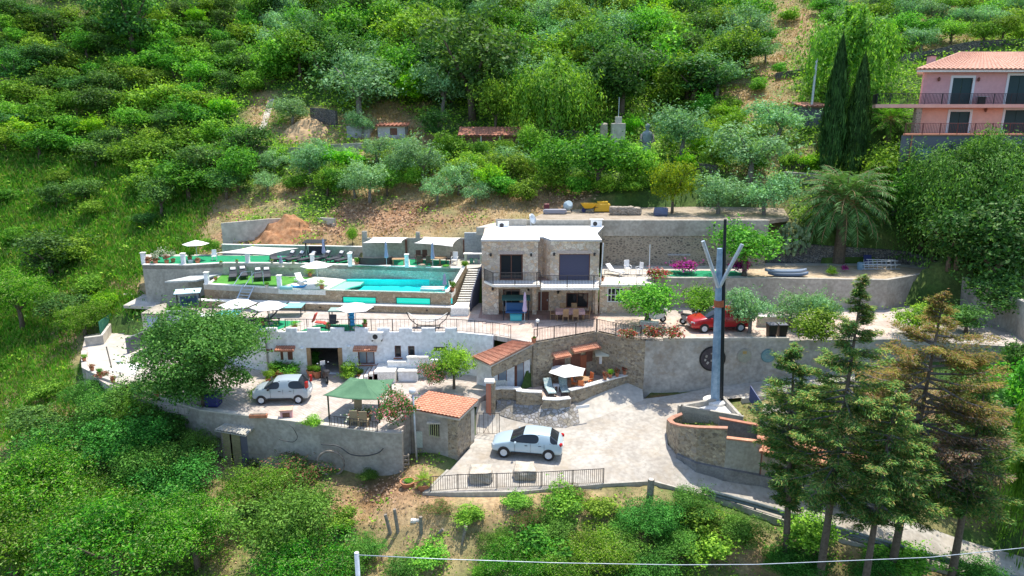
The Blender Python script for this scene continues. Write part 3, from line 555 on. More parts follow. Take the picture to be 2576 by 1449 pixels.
mb = MB().box(Py(1168,600,YB-.6).x, Py(1214,600,YB-.6).x, YB-.5, YB-.1, 7, Py(1190,586,YB-.5).z)
tag(mb.build('concrete_wall', noisy('blueish_concrete', (.30,.34,.36), (.40,.44,.46), .8)), 'taller blue-grey wall block joining the villa behind the bar', 'wall')
# upper-left free wall behind soil heap
w1 = Pz(542, 598, 8.8); w2 = Pz(660, 592, 9.6)
retaining('concrete_wall', [(Pz(542,610,8.6).x, 67, 10.2, 7.5), (Pz(640,605,9).x, 68.5, 10.4, 7.5), (Pz(672,605,9).x, 69.5, 10.3, 8)], .25, M['concl'], 'pale concrete wall left of the brown soil heap')
retaining('concrete_wall', [(Pz(770,600,9).x, 69.5, 10.4, 8), (Pz(815,605,9).x, 68.2, 10.5, 8)], .25, M['concl'], 'short pale concrete wall right of the brown soil heap')
# ---------------- white building under the villa terrace ----------------
wb = thing('white_building', 'long white building with a battlemented edge and open garage behind the parked small car', 'building', (Pz(820,943,ZC).x, YF, ZC))
gr = rc(zG, 820, 497, 1262, 850, YF); gr = (gr[0], gr[1], ZC+.012, gr[3]); wl = rc(zG, 480, 512, 635, 650, YF); wr = rc(zG, 1452, 512, 1660, 705, YF); s1 = rc(zG, 1912, 470, 1992, 618, YF); s2 = rc(zG, 2080, 475, 2162, 610, YF); s3 = rc(zG, 2400, 485, 2560, 545, YF)
xl = Pz(720,835,ZL2).x; xr = Pz(1150,834,ZL2).x
mb = holed(MB(), xl, xr, 1.2, ZL2+.03, YF-.25, YF-.001, [gr, wl, wr, s1, s2, s3])
mb.wall([(p[0], p[1]-.25, ZL2+.03, 1.2) for p in (FRONT[1], FRONT[2], FRONT[3], FRONT[4])], .24)
mb.wall([(p[0], p[1]-.25, ZL2+.03, 1.2) for p in (FRONT[5], FRONT[6])], .24)
mb.build('wall', M['white'], wb)
mb = MB()
for a_, b_ in [(zG, (300,440)),(zG,(555,690)),(zG,(820,980)),(zG,(1110,1280)),(zG,(1420,1580)),(zG,(1700,1850)),(zG,(1970,2130)),(zG,(2250,2420)),(zH,(130,275))]:
    ua = a_(b_[0], 300)[0]; ub = a_(b_[1], 300)[0]; MB().box(Pz(ua,833,ZL2).x, Pz(ub,833,ZL2).x, YF-.25, YF-.001, ZL2+.03, ZL2+.33).build('battlement', M['white'], wb)
MB().box(gr[0]-3, gr[1]+3, YF+.0, YF+5.5, 1.5, ZC+.01).build('garage_floor', M['pave'], wb)
MB().box(gr[0]-3, gr[1]+3, YF+5.5, YF+5.6, 1.5, 4.7).box(gr[0]-3.1, gr[0]-3, YF, YF+5.6, 1.5, 4.7).box(gr[1]+3, gr[1]+3.1, YF, YF+5.6, 1.5, 4.7).build('garage_walls', M['concb'], wb)
MB().box(gr[0], gr[0]+.28, YF-.3, YF-.1, ZC+.01, gr[3]).build('garage_frame', M['wood'], wb); MB().box(gr[1]-.3, gr[1], YF-.3, YF-.1, ZC+.01, gr[3]).build('garage_frame', M['wood'], wb)
w = MB().box(wl[0], wl[1], YF-.2, YF-.1, wl[2], wl[3]); w.build('shutter', M['woodd'], wb)
window(wb, wr, YF-.1, M['glassb'], M['woodd'], bars=(1,0), fr=.09)
for r_ in (s1, s2): window(wb, r_, YF-.08, M['glass'], M['woodd'], bars=(0,0), fr=.07)
MB().box(s3[0], s3[1], YF-.12, YF-.05, s3[2], s3[3]).build('vent', M['black'], wb)
for r_ in (wr, s1, s2): MB().box(r_[0]-.08, r_[1]+.08, YF-.38, YF-.25, r_[2]-.09, r_[2]-.01).build('window_sill', M['tiled'], wb)
def tiles(mb, P, nx, ny, r=None, lift=.0, seg=4):      # barrel tiles over a quad P = [low-left, low-right, up-right, up-left]
    P = [Vector(p) for p in P]; vs = []; nrm = (P[1]-P[0]).cross(P[3]-P[0]).normalized()
    if nrm.z < 0: nrm = -nrm
    w = (P[1]-P[0]).length/nx; a = r or w*.3; U = nx*seg; rows = ny*2
    for j in range(rows+1):
        row = j//2; t = row/ny if j % 2 == 0 else min(1, (row+1)/ny); st = (0.035 if j % 2 == 0 else 0.0)
        if j == rows: t = 1
        for i in range(U+1):
            s = i/U; p = P[0].lerp(P[1], s).lerp(P[3].lerp(P[2], s), t); h = abs(math.sin(math.pi*i/seg))*a
            vs.append(p+nrm*(h+st+lift))
    n0 = len(mb.v); mb.add(vs, [(j*(U+1)+i, j*(U+1)+i+1, (j+1)*(U+1)+i+1, (j+1)*(U+1)+i) for j in range(rows) for i in range(U)])
    base_ = [p+nrm*(lift-.03) for p in P]; mb.add(base_+[p-nrm*.05 for p in base_], [(0,1,2,3),(7,6,5,4),(0,4,5,1),(1,5,6,2),(2,6,7,3),(3,7,4,0)])
    return mb
for r_, n_ in ((wl, 8), (wr, 11)):
    h = MB(); tiles(h, [(r_[0]-.25, YF-.75, r_[3]+.02), (r_[1]+.25, YF-.75, r_[3]+.02), (r_[1]+.25, YF-.26, r_[3]+.22), (r_[0]-.25, YF-.26, r_[3]+.22)], n_, 2); h.build('tiled_hood', M['tile'] if n_ > 8 else M['tiled'], wb)
mb = MB()
for u_, v_ in ((zG(733,520)), (zG(1328,497))): c0 = Py(u_, v_, YF-.3); MB().lathe([(.02,-.1),(.14,-.04),(.15,.05),(.03,.1)], c0, 10).build('wall_lamp', M['lamp'], wb, True)
mb = MB()
for x_, z_ in ((300,538),(325,540),(355,532),(362,555),(400,540)): c0 = Py(*zG(x_, z_), YF-.28); MB().cbox(c0, .12, .05, .14).build('wall_ornament', M['woodd'], wb)
def acunit(parent_label, c, w=.85, h=.6, d=.35, lid=True, rz=0, name='air_conditioner'):
    t = thing(name, parent_label, 'air conditioner', c, rz, local=True)
    MB().box(-w/2, w/2, -d/2, d/2, 0, h).build('casing', M['whitep'], t, bevel=.02)
    MB().lathe([(.19,0),(.19,.012),(.02,.02)], (0,0,0), 14).build('fan_grille', M['dark'], t)
    f = t.children[-1] if t.children else None
    f = [o for o in bpy.data.objects if o.parent == t][-1]; f.rotation_euler = (math.radians(90), 0, 0); f.location = (-w*.14, -d/2-.001, h*.5)
    MB().box(-w/2, -w/2+.06, -d/2+.03, d/2-.03, -.12, -.001).box(w/2-.06, w/2, -d/2+.03, d/2-.03, -.12, -.001).build('bracket', M['dark'], t)
    if lid: MB().box(-w*.62, w*.62, -d*.75, d*.6, h+.03, h+.07).build('rain_cover', M['trim'], t)
    return t
c0 = Py(*zG(1685, 405), YF-.5); acunit('boxed air conditioner with a flat white lid high on the white facade', c0, .75, .5)
# stair side wall stepping up at the end of the white building
st = thing('white_wall', 'white stepped wall with flat caps beside the courtyard stairs', 'wall', Pz(1000, 960, ZC))
Yw = YF-1.1
mb = MB(); cp_ = MB()
for x0_, x1_, yt in ((1690,1820,770),(1820,2065,700),(2065,2330,640)):
    r_ = rc(zG, x0_, yt, x1_, 900, Yw); mb.box(r_[0], r_[1], Yw, Yw+.3, 1.5, r_[3]); cp_.box(r_[0]-.03, r_[1]+.0, Yw-.06, Yw+.36, r_[3]+.002, r_[3]+.09)
r2_ = rc(zG, 2330, 640, 2490, 800, Yw); mb.box(r_[1], r2_[1], Yw+.01, Yw+.29, 1.5, r_[3]-.15)
mb.build('wall', M['white'], st); cp_.build('caps', M['whitec'], st)
bx = thing('white_wall', 'white box-shaped pillar block behind the green gazebo', 'wall', Pz(1028, 955, ZC)); r_ = rc(zG, 1950, 815, 2190, 930, Yw-.7)
MB().box(r_[0], r_[1], Yw-.7, Yw-.05, 1.5, r_[3]).build('wall', M['white'], bx); MB().box(r_[0]-.04, r_[1]+.04, Yw-.75, Yw-.02, r_[3]+.002, r_[3]+.08).build('caps', M['whitec'], bx)
# courtyard steps (terrazzo treads)
sp_ = thing('stone_steps', 'pale steps with dark edges left of the stepped white wall', 'steps', Pz(915, 955, ZC)); mb = MB(); md = MB()
for i in range(5):
    a = Pz(*zG(1455+i*62, 850-i*0), ZC); x = a.x; z = ZC+.17*(i+1)
    mb.box(x, x+1.9-i*.1 if i == 4 else x+.62, Yw-1.0, YF-.3, 1.6, z); md.box(x-.05, x-.002, Yw-1.02, YF-.3, 1.6, z+.01)
mb.build('treads', M['whitec'], sp_); md.build('risers', M['woodd'], sp_)
# ---------------- the stone villa ----------------
vl = thing('stone_villa', 'two-storey villa in irregular stone cladding with a flat white roof', 'house', (Pz(1360,797,ZL2).x, YH, ZL2))
def RC(x0, y0, x1, y1, Y=YH): return rc(zC, x0, y0, x1, y1, Y)
xa = RC(262,600,975,700)[0]; xb = RC(262,600,972,700)[1]; xc = RC(1128,600,1745,700)[0]; xd = RC(1128,600,1745,700)[1]
zr = RC(300,525,400,600)[3]; zf = Py(1300, 717, YH-1.45).z; zf2 = Py(1430, 724, YH-1.15).z
sl_ = RC(490,688,780,1000); sl_ = (sl_[0], sl_[1], zf+.02, sl_[3]); sh_ = RC(1235,683,1625,1000); sh_ = (sh_[0], sh_[1], zf+.02, sh_[3])
h1 = RC(475,1118,900,1440); h2 = RC(952,1118,1690,1440); zh = h1[3]
mb = MB()
holed(mb, xa, xb, ZL2, zr, YH, YH+.35, [sl_, (h1[0], h1[1], 0, zh), (h2[0], xb+1, 0, zh)])
holed(mb, xc, xd, ZL2, zr, YH, YH+.35, [sh_, (h2[0], h2[1], 0, zh)])
YR = YH+1.3
mb.box(xb-.3, xb, YH+.35, YR, zf, zr)
mb.wall([(xb, YR, zr, zf-.1), (xc-.55, YR, zr, zf-.1), (xc, YH+.2, zr, zf-.1)], .3)
mb.box(xb, xc, YH, YH+.35, zh, zf-.15)
mb.box(xa, xa+.35, YH+.35, 59.8, ZL2, zr).box(xd-.35, xd, YH+.35, 59.8, ZL2, zr)
mb.build('wall', M['clad'], vl)
# ground floor back wall of the portico
gw1 = RC(530,1125,742,1212,YH+1.1); gd = RC(972,1160,1106,1425,YH+1.1); gd = (gd[0], gd[1], ZL2+.02, gd[3]); gw2 = RC(1325,1172,1604,1360,YH+1.1)
mb = holed(MB(), xa+.35, xd-.35, ZL2, zf-.2, YH+1.1, YH+1.35, [(gw1[0], gw1[1], gw1[2]-.9, gw1[3]), gd, gw2]); mb.build('portico_wall', M['clad'], vl)
window(vl, (gw1[0], gw1[1], gw1[2]-.9, gw1[3]), YH+1.2, M['glass'], M['woodd'], bars=(1,0)); window(vl, gw2, YH+1.2, M['glass'], M['woodd'], bars=(1,0), fr=.08)
d_ = MB().box(gd[0]+.22*(gd[1]-gd[0]), gd[1], YH+1.15, YH+1.22, gd[2], gd[3]).build('door', M['woodd'], vl); MB().box(gd[1]-.14, gd[1]-.1, YH+1.1, YH+1.15, gd[2]+.8, gd[2]+.95).build('handle', M['steel'], d_)
MB().box(gd[0], gd[0]+.2*(gd[1]-gd[0]), YH+1.15, YH+1.22, gd[2], gd[3]).build('side_panel', M['woodd'], vl); MB().tube([(gd[0]+.24, YH+1.05, gd[2]), (gd[0]+.24, YH+1.05, gd[3]+.2)], .035).build('downpipe', M['trim'], vl)
# inner ceiling / portico
MB().box(xa+.35, xd-.35, YH+.35, YH+1.1, zf-.3, zf-.22).build('portico_ceiling', M['concl'], vl)
# roof
rp_ = [(Py(1210,608,YH-.12).x, YH-.12), (xb+.12, YH-.12), (xb+.12, YR-.1), (xc-.5, YR-.1), (xc+.05, YH-.12), (xd+.14, YH-.12), (xd+.14, YH+3), (Py(1520,584,59.5).x, 59.9), (Py(1240,583,59.5).x, 59.9), (Py(1225,583,59.5).x, 58.3)]
MB().prism(rp_, zr+.002, zr+.14).build('roof', M['roofw'], vl)
MB().prism([(p[0]*1.002, p[1]-.03 if p[1] < 58 else p[1]-.03) for p in rp_], zr+.05, zr+.09).build('roof_edge', M['iron'], vl)
for nm, r_, y_ in (('lintel', RC(475,645,800,686), 0), ('lintel', RC(1215,640,1640,676), 0)): MB().box(r_[0], r_[1], YH-.03, YH+.2, r_[2], r_[3]).build(nm, noisy('pink_lintel', (.50,.40,.36), (.58,.48,.43), 3), vl)
# sliding door and rolled shutter
window(vl, sl_, YH+.25, M['glass'], M['woodd'], name='sliding_door', bars=(1,0), fr=.1, depth=.1)
mb = MB().box(sh_[0]+.06, sh_[1]-.06, YH+.14, YH+.2, sh_[2], sh_[3]-.05)
for i in range(24): z = sh_[2]+(sh_[3]-sh_[2])*i/24; mb.box(sh_[0]+.06, sh_[1]-.06, YH+.125, YH+.139, z, z+.07)
mb.build('roller_shutter', M['slate'], vl); MB().box(sh_[0], sh_[0]+.06, YH+.1, YH+.2, sh_[2], sh_[3]).box(sh_[0]+.06, sh_[1]-.06, YH+.1, YH+.2, sh_[3]-.06, sh_[3]).box(sh_[1]-.06, sh_[1], YH+.1, YH+.2, sh_[2], sh_[3]).build('shutter_frame', M['woodd'], vl)
for x, y, dy in ((375,695,0),(885,695,0),(1175,688,0),(1682,688,0),(400,1125,0),(850,1128,1.1),(1225,1165,1.1)):
    c0 = Py(*zC(x, y), YH+dy-.1); MB().lathe([(.03,-.12),(.09,-.1),(.075,.06),(.12,.08),(.02,.14)], c0, 8).build('wall_lamp', M['iron'], vl)
# balcony: two slabs with white tiled edge
YB1 = YH-1.45; YB2 = Pz(1430,724.5,zf).y
b1 = [(Py(*zC(290,1020),YH).x, YH), (Py(*zC(405,1075),YB1).x, YB1), (Py(*zC(956,1075),YB1).x, YB1), (Py(*zC(956,1075),YB1).x, YH)]
b2 = [(b1[2][0], YH), (b1[2][0], YB1+.1), (Py(*zC(1005,1112),YB2).x, YB1+.08), (Py(*zC(1005,1112),YB2).x, YB2), (Py(*zC(1672,1112),YB2).x, YB2), (Py(*zC(1745,1112),YB2).x, YB2+.1), (Py(*zC(1745,1060),YH).x, YH)]
for bb in (b1, b2): MB().prism(bb, zf-.17, zf).build('balcony_slab', M['whitec'], vl)
MB().box(xb, xc, YH, YR, zf-.12, zf-.001).build('balcony_recess_floor', M['paved'], vl)
edge = lambda pts, z: [(p[0], p[1]+.06, z) for p in pts]
railing('balcony_railing', edge([(b1[0][0]+.05, YH-.1), b1[1], b1[2]], zf), .95, 'wrought iron railing on the left half of the villa balcony', sp=.11)
railing('balcony_railing', edge([b2[1], (b2[2][0], b2[2][1]), b2[3], b2[4], b2[5]], zf), .95, 'wrought iron railing on the right half of the villa balcony, before the shutter', sp=.11)
c0 = Py(*zC(1035,905), YH+.3)
# downpipes at the right corner
MB().tube([(xd+.25, YH-.15, zr-.1), (xd+.22, YH-.12, zr-1.5), (xd+.12, YH-.1, ZL2+2.4)], .05).build('downpipe', M['trim'], vl)
# annex under the white-furniture terrace
ann = thing('stone_annex', 'low stone annex with white-framed windows right of the villa, under its side terrace', 'building', (Pz(1530,800,ZL2).x, YH+.4, ZL2))
xA = Py(1509,740,YH+.4).x; xB = Py(1645,740,YH+.4).x; ww = RC(1842,1108,2048,1292,YH+.4)
holed(MB(), xA, xB, ZL2, ZR3-.12, YH+.4, YH+.7, [ww]).build('wall', M['clad'], ann); window(ann, ww, YH+.5, M['glass'], M['trim'], bars=(3,1), fr=.09)
MB().box(xA, xB+.1, YH+.25, YH+2.9, ZR3-.12, ZR3+.03).build('terrace_slab', M['whitec'], ann)
railing('terrace_railing', [(xA+.05, YH+.35, ZR3+.03), (xB, YH+.35, ZR3+.03)], .8, 'thin dark railing in front of the white garden chairs', sp=.11)
# ---------------- pool ----------------
pw = thing('swimming_pool', 'turquoise infinity pool with two glowing windows in its stone wall', 'swimming pool', (Pz(1000,733,ZP).x, L3Y, ZP-1.6))
A_ = Pz(700,727,ZP); B_ = Pz(1133,738,ZP); dv_ = (B_-A_).normalized()
LL = Pz(512,716,ZP)
# front wall with window holes, built along A-B as if frontal
th_ = math.atan2(dv_.y, dv_.x); Ln = (B_-A_).length
def loc(s, d, z): return (A_.x+dv_.x*s-dv_.y*d, A_.y+dv_.y*s+dv_.x*d, z)
def sof(u, v, d=0):    # distance along the wall and height of a picture point on the wall plane
    r = ray(u, v); nx, ny = -dv_.y, dv_.x; k = (A_.x*nx+A_.y*ny+d)/(r.x*nx+r.y*ny); p = Vector((r.x*k, r.y*k, HC+r.z*k)); return (p.x-A_.x)*dv_.x+(p.y-A_.y)*dv_.y, p.z
def turned(mb): mb.v = [loc(*v) for v in mb.v]; return mb
p1 = (*sof(862.5,747), *sof(945.5,763)); p2 = (*sof(997,749), *sof(1082,766))
H1 = (p1[0], p1[2], p1[3], p1[1]); H2 = (p2[0], p2[2], p2[3], p2[1])
turned(holed(MB(), 0, Ln, ZL2, ZP-.03, 0, .25, [H1, H2])).build('front_wall', M['cladp'], pw)
wg = mat('pool_window_glow', (0, .55, .42), .15); wb_ = wg.node_tree.nodes['Principled BSDF']; wb_.inputs['Emission Color'].default_value = (0, .75, .52, 1); wb_.inputs['Emission Strength'].default_value = .35  # emission puts the glow of lit pool water into the panes
for h_ in (H1, H2):
    o = turned(MB().box(h_[0], h_[1], .08, .2, h_[2], h_[3])).build('viewing_window', wg, pw)
    f = MB().box(h_[0]-.05, h_[1]+.05, -.02, .06, h_[3], h_[3]+.05).box(h_[0]-.05, h_[1]+.05, -.02, .06, h_[2]-.05, h_[2]).box(h_[0]-.05, h_[0], -.02, .06, h_[2], h_[3]).box(h_[1], h_[1]+.05, -.02, .06, h_[2], h_[3])
    turned(f).build('frame', M['iron'], o)
turned(MB().box(-.1, Ln, -.02, .22, ZP-.03, ZP+.03)).build('front_coping', M['cladg'], pw)
# lower ledge
turned(MB().box(-8, Ln+.3, -.55, 0, ZL2, 5.55)).build('ledge', M['cladp'], pw); turned(MB().box(-8.05, Ln+.35, -.6, .0, 5.552, 5.62)).build('ledge_coping', M['whitec'], pw)
for i in range(5): turned(MB().box(-5.2+i*4.4, -5.05+i*4.4, -.59, -.552, 5.25, 5.35)).build('ledge_lamp', M['iron'], pw)
retaining('concrete_wall', [(LL.x, LL.y, ZP+.02, 4.6), (A_.x, A_.y, ZP+.02, 4.6)], .3, M['cladp'], 'beige rendered wall under the pool lawn, behind the metal ladder', cop=M['whitec'])
tq = noisy('turquoise_mosaic', (.02,.84,.80), (.04,.90,.88), 6, .4, 0); bg_ = noisy('beige_mosaic', (.55,.60,.45), (.66,.68,.54), 6, .5, 0)
water = bpy.data.materials.new('pool_water'); water.use_nodes = True; wt = water.node_tree; wt.nodes.clear()
tr = N(water, 'ShaderNodeBsdfTransparent'); tr.inputs[0].default_value = (.72, 1, .99, 1); gl = N(water, 'ShaderNodeBsdfGlossy'); gl.inputs['Roughness'].default_value = .03; fr = N(water, 'ShaderNodeFresnel'); fr.inputs[0].default_value = 1.33
wn = N(water, 'ShaderNodeTexNoise', Scale=3, Detail=3); L(water, coords(water), wn.inputs['Vector']); bp = N(water, 'ShaderNodeBump', Strength=.15, Distance=.03); L(water, wn.outputs[0], bp.inputs['Height']); L(water, bp.outputs[0], gl.inputs['Normal']); L(water, bp.outputs[0], fr.inputs['Normal'])
fm = N(water, 'ShaderNodeMath', operation='MULTIPLY'); L(water, fr.outputs[0], fm.inputs[0]); fm.inputs[1].default_value = .45; mx = N(water, 'ShaderNodeMixShader'); L(water, fm.outputs[0], mx.inputs[0]); L(water, tr.outputs[0], mx.inputs[1]); L(water, gl.outputs[0], mx.inputs[2]); ou = N(water, 'ShaderNodeOutputMaterial'); L(water, mx.outputs[0], ou.inputs[0])
pf = lambda pts, z: [tuple(Pz(u, v, ZP))[:2]+(z,) for u, v in pts]
MB().slab(pf([(819,729),(871,703.5),(915,704),(905,712),(880,718),(845,730)], 6.42), .1).build('shallow_shelf', bg_, pw)
MB().slab(pf([(845,730),(880,718),(905,712),(915,704),(1127,703),(1132,736)], 6.05), .1).build('basin_floor', tq, pw)
MB().wall([(*p[:2], ZP, 5.7) for p in pf([(866,703),(1129,703)], 0)], .15).build('basin_back', tq, pw)
MB().wall([(*p[:2], ZP, 5.7) for p in pf([(1129,702),(1133,737)], 0)], .15).build('basin_side', tq, pw)
MB().add(pf([(820,730),(1132.5,737.0),(1128.5,703.2),(871,703.2)], 6.53), [(0,1,2,3)]).build('water', water, pw)
# stairs beside the pool
stt = thing('stone_stairs', 'flight of pale steps climbing between the pool and the villa', 'stairs', Pz(1155,792,ZL2))
tA = Pz(1178.5,678,ZL4); tB = Pz(1212.4,678,ZL4); bA = Pz(1150,759,5.65); bB = Pz(1182,759,5.65); n = 14
MBr = MB()
for i in range(n):
    f0, f1 = i/n, (i+1)/n; a0 = bA.lerp(tA, f0); b0 = bB.lerp(tB, f0); a1 = bA.lerp(tA, f1+.01); b1_ = bB.lerp(tB, f1+.01); z = 5.65+(ZL4-5.65)*f1
    MB().slab([(a0.x, a0.y-.03, z), (b0.x, b0.y-.03, z), (b1_.x, b1_.y, z), (a1.x, a1.y, z)], .05).build('tread', M['whitec'], stt)
    MBr.slab([(a0.x+.01, a0.y+.06, z-.051), (b0.x-.01, b0.y+.06, z-.051), (b1_.x-.01, b1_.y+.05, z-.051), (a1.x+.01, a1.y+.05, z-.051)], .6)
MBr.build('flight', M['cladp'], stt)
lp = [Pz(1133,762,5.65), Pz(1182,761,5.65), bB, bA]; MB().slab([Pz(1134,775,5.65), Pz(1178,775,5.65), tuple(bB), tuple(bA)], .7).build('landing', M['whitec'], stt)
for i, (u0, v0) in enumerate(((1135,778),(1133,784),(1131,790))):
    z = 5.65-.2*(i+1)+.0; a = Pz(u0, v0, z); b = Pz(u0+45, v0+1, z); MB().box(a.x, b.x, a.y-.05, a.y+.7, 4.6, z).build('tread', M['whitec'], stt)
pl = [Pz(1110,741,ZP+.25), Pz(1133,741,ZP+.25), Pz(1157,690,ZL4), Pz(1165,679,ZL4)]
retaining('stair_parapet', [(Pz(1128,738,ZP).x, Pz(1128,738,ZP).y-.05, ZP+.1, 5.4), (bA.x-.15, bA.y+.9, ZP+.35, 5.4), (tA.x-.2, tA.y-.5, ZL4+.35, 5.4), (tA.x-.15, tA.y, ZL4+.4, 5.4)], .22, M['cladp'], 'sloping stone parapet with broad white coping left of the stairs', cop=M['whitec'])
o = MB().wall([(bB.x+.12, bB.y-.6, 5.9, 5.0), (bB.x+.2, bB.y+.4, 6.4, 5.0), (tB.x+.02, tB.y-.4, ZL4+.45, 5.0), (tB.x+.05, tB.y+.4, ZL4+.5, 5.0)], .06).build('stair_shade_panel', mat('stair_shade_blue', (.10,.11,.17), .8)); tag(o, 'dark slate-blue panel coloured for the shade between the stairs and the villa wall', 'screen')  # dark blue colour carries the shade on the house side of the stairs
# post caps on the pool decks
pil = thing('gate_pillar', 'white pillar with flat cap', 'pillar', (0,0,0), local=True); MB().box(-.2,.2,-.2,.2,0,1.0).build('shaft', M['white'], pil, bevel=.01); MB().box(-.26,.26,-.26,.26,1.002,1.08).build('cap', M['whitec'], pil, bevel=.015)
KP = Kind(pil)
for u, v, z, s, lab in ((360,666,ZL4,1.0,'white pillar at the far left corner of the upper pool deck'),(460,668,ZL4,1.0,'white pillar beside the potted white flowers on the upper deck'),(479,672,ZL4-.35,.55,'short white post just right of the flowered corner'),(622,664,ZL4,.9,'white pillar under the big triangular sail'),(785,664,ZL4,.8,'white pillar in the middle of the lounger row'),(880,671,ZL4,1.1,'pale green pillar left of the dark wicker sofas'),(1023,674,ZL4,1.1,'pale green pillar between the sofas and the dining set'),
    (519,717,ZP,1.0,'white pillar at the left corner of the pool lawn, by the shed roof'),(702,727,ZP,1.05,'white pillar at the right end of the pool lawn')):
    KP.put(Pz(u, v, z)+Vector((0,.2,0)), 0, lab, 'pillars along the pool decks', (.8,.8,s))
# metal ladder / scaffold stair from lawn to terrace
ml = thing('metal_ladder', 'galvanised steel ladder stair from the pool lawn down to the terrace', 'ladder', Pz(590,784,ZL2))
a0, a1 = Pz(583,783,ZL2), Pz(608,785,ZL2); t0, t1 = Pz(612,716,ZP+.2), Pz(640,718,ZP+.2)
for p, q in ((a0,t0),(a1,t1)): MB().tube([p, q], .05, 6).build('stringer', M['steel'], ml)
for i in range(9): f = (i+.5)/9; MB().tube([a0.lerp(t0,f), a1.lerp(t1,f)], .035, 5).build('rung', M['steel'], ml)
for p, q in ((t0,t1),):
    for w_ in (t0, t1): MB().tube([w_+Vector((-.5,-.9,.1)), w_+Vector((0,0,1.05)), w_+Vector((.6,.5,1.05)), w_+Vector((.6,.5,0))], .035, 5).build('handrail', M['steel'], ml)
# little shed with slab roof at the left, above the boats
shd = thing('bath_house', 'small dark-fronted shed under a grey sloping slab roof, left of the pool lawn', 'shed', Pz(455,740,ZL2))
zs = 6.65; rf = [tuple(Pz(414,708,zs)), tuple(Pz(493,705,zs)), tuple(Pz(576,684,zs+.1)), tuple(Pz(478,694,zs+.1))]
MB().slab(rf, .14).build('roof', noisy('slab_roof', (.46,.50,.48), (.55,.58,.55), 1), shd)
fa = Pz(431,738,ZL2); fb = Pz(477,739,ZL2); fc = Pz(507,742,ZL2)
MB().box(fa.x, fb.x, fa.y+.1, fa.y+.16, ZL2-.2, zs-.15).build('front', M['slate'], shd)
MB().box(fb.x, fc.x, fa.y+.05, fa.y+.3, ZL2-.2, zs-.15).build('side_wall', M['rubbleg'], shd)
for i in range(7): x = fa.x+.12+i*(fb.x-fa.x-.2)/6; MB().box(x-.03, x+.03, fa.y+.04, fa.y+.09, ZL2, zs-.2).build('bar', M['steel'], shd)
# corrugated shed with blue-white doors at the far left
cs = thing('tin_shed', 'shed with corrugated roof and pale blue doors at the left end of the terrace', 'shed', Pz(385,832,2.8))
zz_ = 4.9; rq_ = [Pz(354,790,zz_), Pz(415,792,zz_), Pz(419,763,zz_+.2), Pz(392,769,zz_+.2)]
tiles(MB(), rq_, 16, 1, .05).build('roof', noisy('corrugated_sheet', (.42,.38,.30), (.52,.48,.40), 1.5), cs)
ya = Pz(354,790,zz_).y+.15; xx0 = Py(357,800,ya).x; xx1 = Py(413,800,ya).x
MB().box(xx0, xx1, ya, ya+.15, 1.8, zz_-.1).build('wall', M['concl'], cs); dz0 = Py(385,829,ya).z
for k in (0, 1): x = Py(369+k*17,800,ya).x; MB().box(x, x+.47, ya-.05, ya-.002, max(dz0, 2.3), zz_-.25).build('door', mat('pale_blue_door%d' % k, (.38,.46,.62), .6), cs)
MB().box(xx1, xx1+2.4, ya+.3, ya+.5, 1.8, 5.0).build('side_wall', noisy('lilac_render', (.45,.46,.56), (.52,.52,.62), 1), cs)
# wall + AC behind the roof, dish
tag(MB().box(Py(1247,565,59.6).x, Py(1325,565,59.6).x, 59.95, 60.15, zr-.1, Py(1290,553,59.6).z).build('concrete_wall', M['conc']), 'small grey wall behind the villa roof carrying an air conditioner', 'wall')
tag(MB().slab([Pz(1198,572,10.7), Pz(1247,572,10.7), Pz(1247,560,10.7), Pz(1235,562,10.7)], .7).build('concrete_block', M['concl']), 'flat concrete slab block left of the villa roof', 'block')
acunit('air conditioner with round fan on the small wall behind the villa roof, left', Py(1266,575,59.3), .95, .62, lid=False)
acunit('air conditioner under a white lid on the right of the villa roof', Py(1500,571,59.6), .95, .62)
ds = thing('satellite_dish', 'pale satellite dish on a pole behind the villa roof', 'satellite dish', Py(1337,578,59.5), local=True)
MB().tube([(0,0,0),(-.1,0,.9)], .03).build('mast', M['steel'], ds)
o = MB().lathe([(.02,0),(.25,.03),(.45,.12),(.46,.13),(.25,.05),(.02,.02)], (0,0,0), 16).build('dish', M['steel'], ds, True); o.rotation_euler = (.6, 1.15, 0); o.location = (.0,-.1,.95)
# ---------------- shade sails ----------------
def sail(corners, label, sag=.25, m=None):
    C_ = [Vector(c) for c in corners]; t = thing('shade_sail', label, 'shade sail', C_[0]); n = 8; vs = []
    for j in range(n+1):
        for i in range(n+1):
            s, r = i/n, j/n; inset = .12; s2 = .5+(s-.5)*(1-inset*4*r*(1-r)); r2 = .5+(r-.5)*(1-inset*4*s*(1-s))
            p = C_[0].lerp(C_[1], s2).lerp(C_[3].lerp(C_[2], s2), r2); vs.append(p-Vector((0,0,sag*16*s*(1-s)*r*(1-r)*.4)))
    mb = MB(); mb.add(vs, [(j*(n+1)+i, j*(n+1)+i+1, (j+1)*(n+1)+i+1, (j+1)*(n+1)+i) for j in range(n) for i in range(n)])
    o = mb.build('cloth', m or M['sail'], t, True); md = o.modifiers.new('thick', 'SOLIDIFY'); md.thickness = .02
    return t
sail([Pz(542,636,9.3), Pz(677,641,9.5), Pz(751,624,9.6), Pz(633,620,9.6)], 'large cream kite-shaped sail over the left of the upper deck', .1)
sail([Pz(911,611,9.45), Pz(1010,611,9.5), Pz(1028,597,9.6), Pz(938,596,9.6)], 'cream shade sail over the dark wicker sofas')
sail([Pz(1041,612,9.4), Pz(1139,621,9.3), Pz(1160,598,9.6), Pz(1066,596,9.6)], 'cream shade sail with a dipping corner over the dining set')
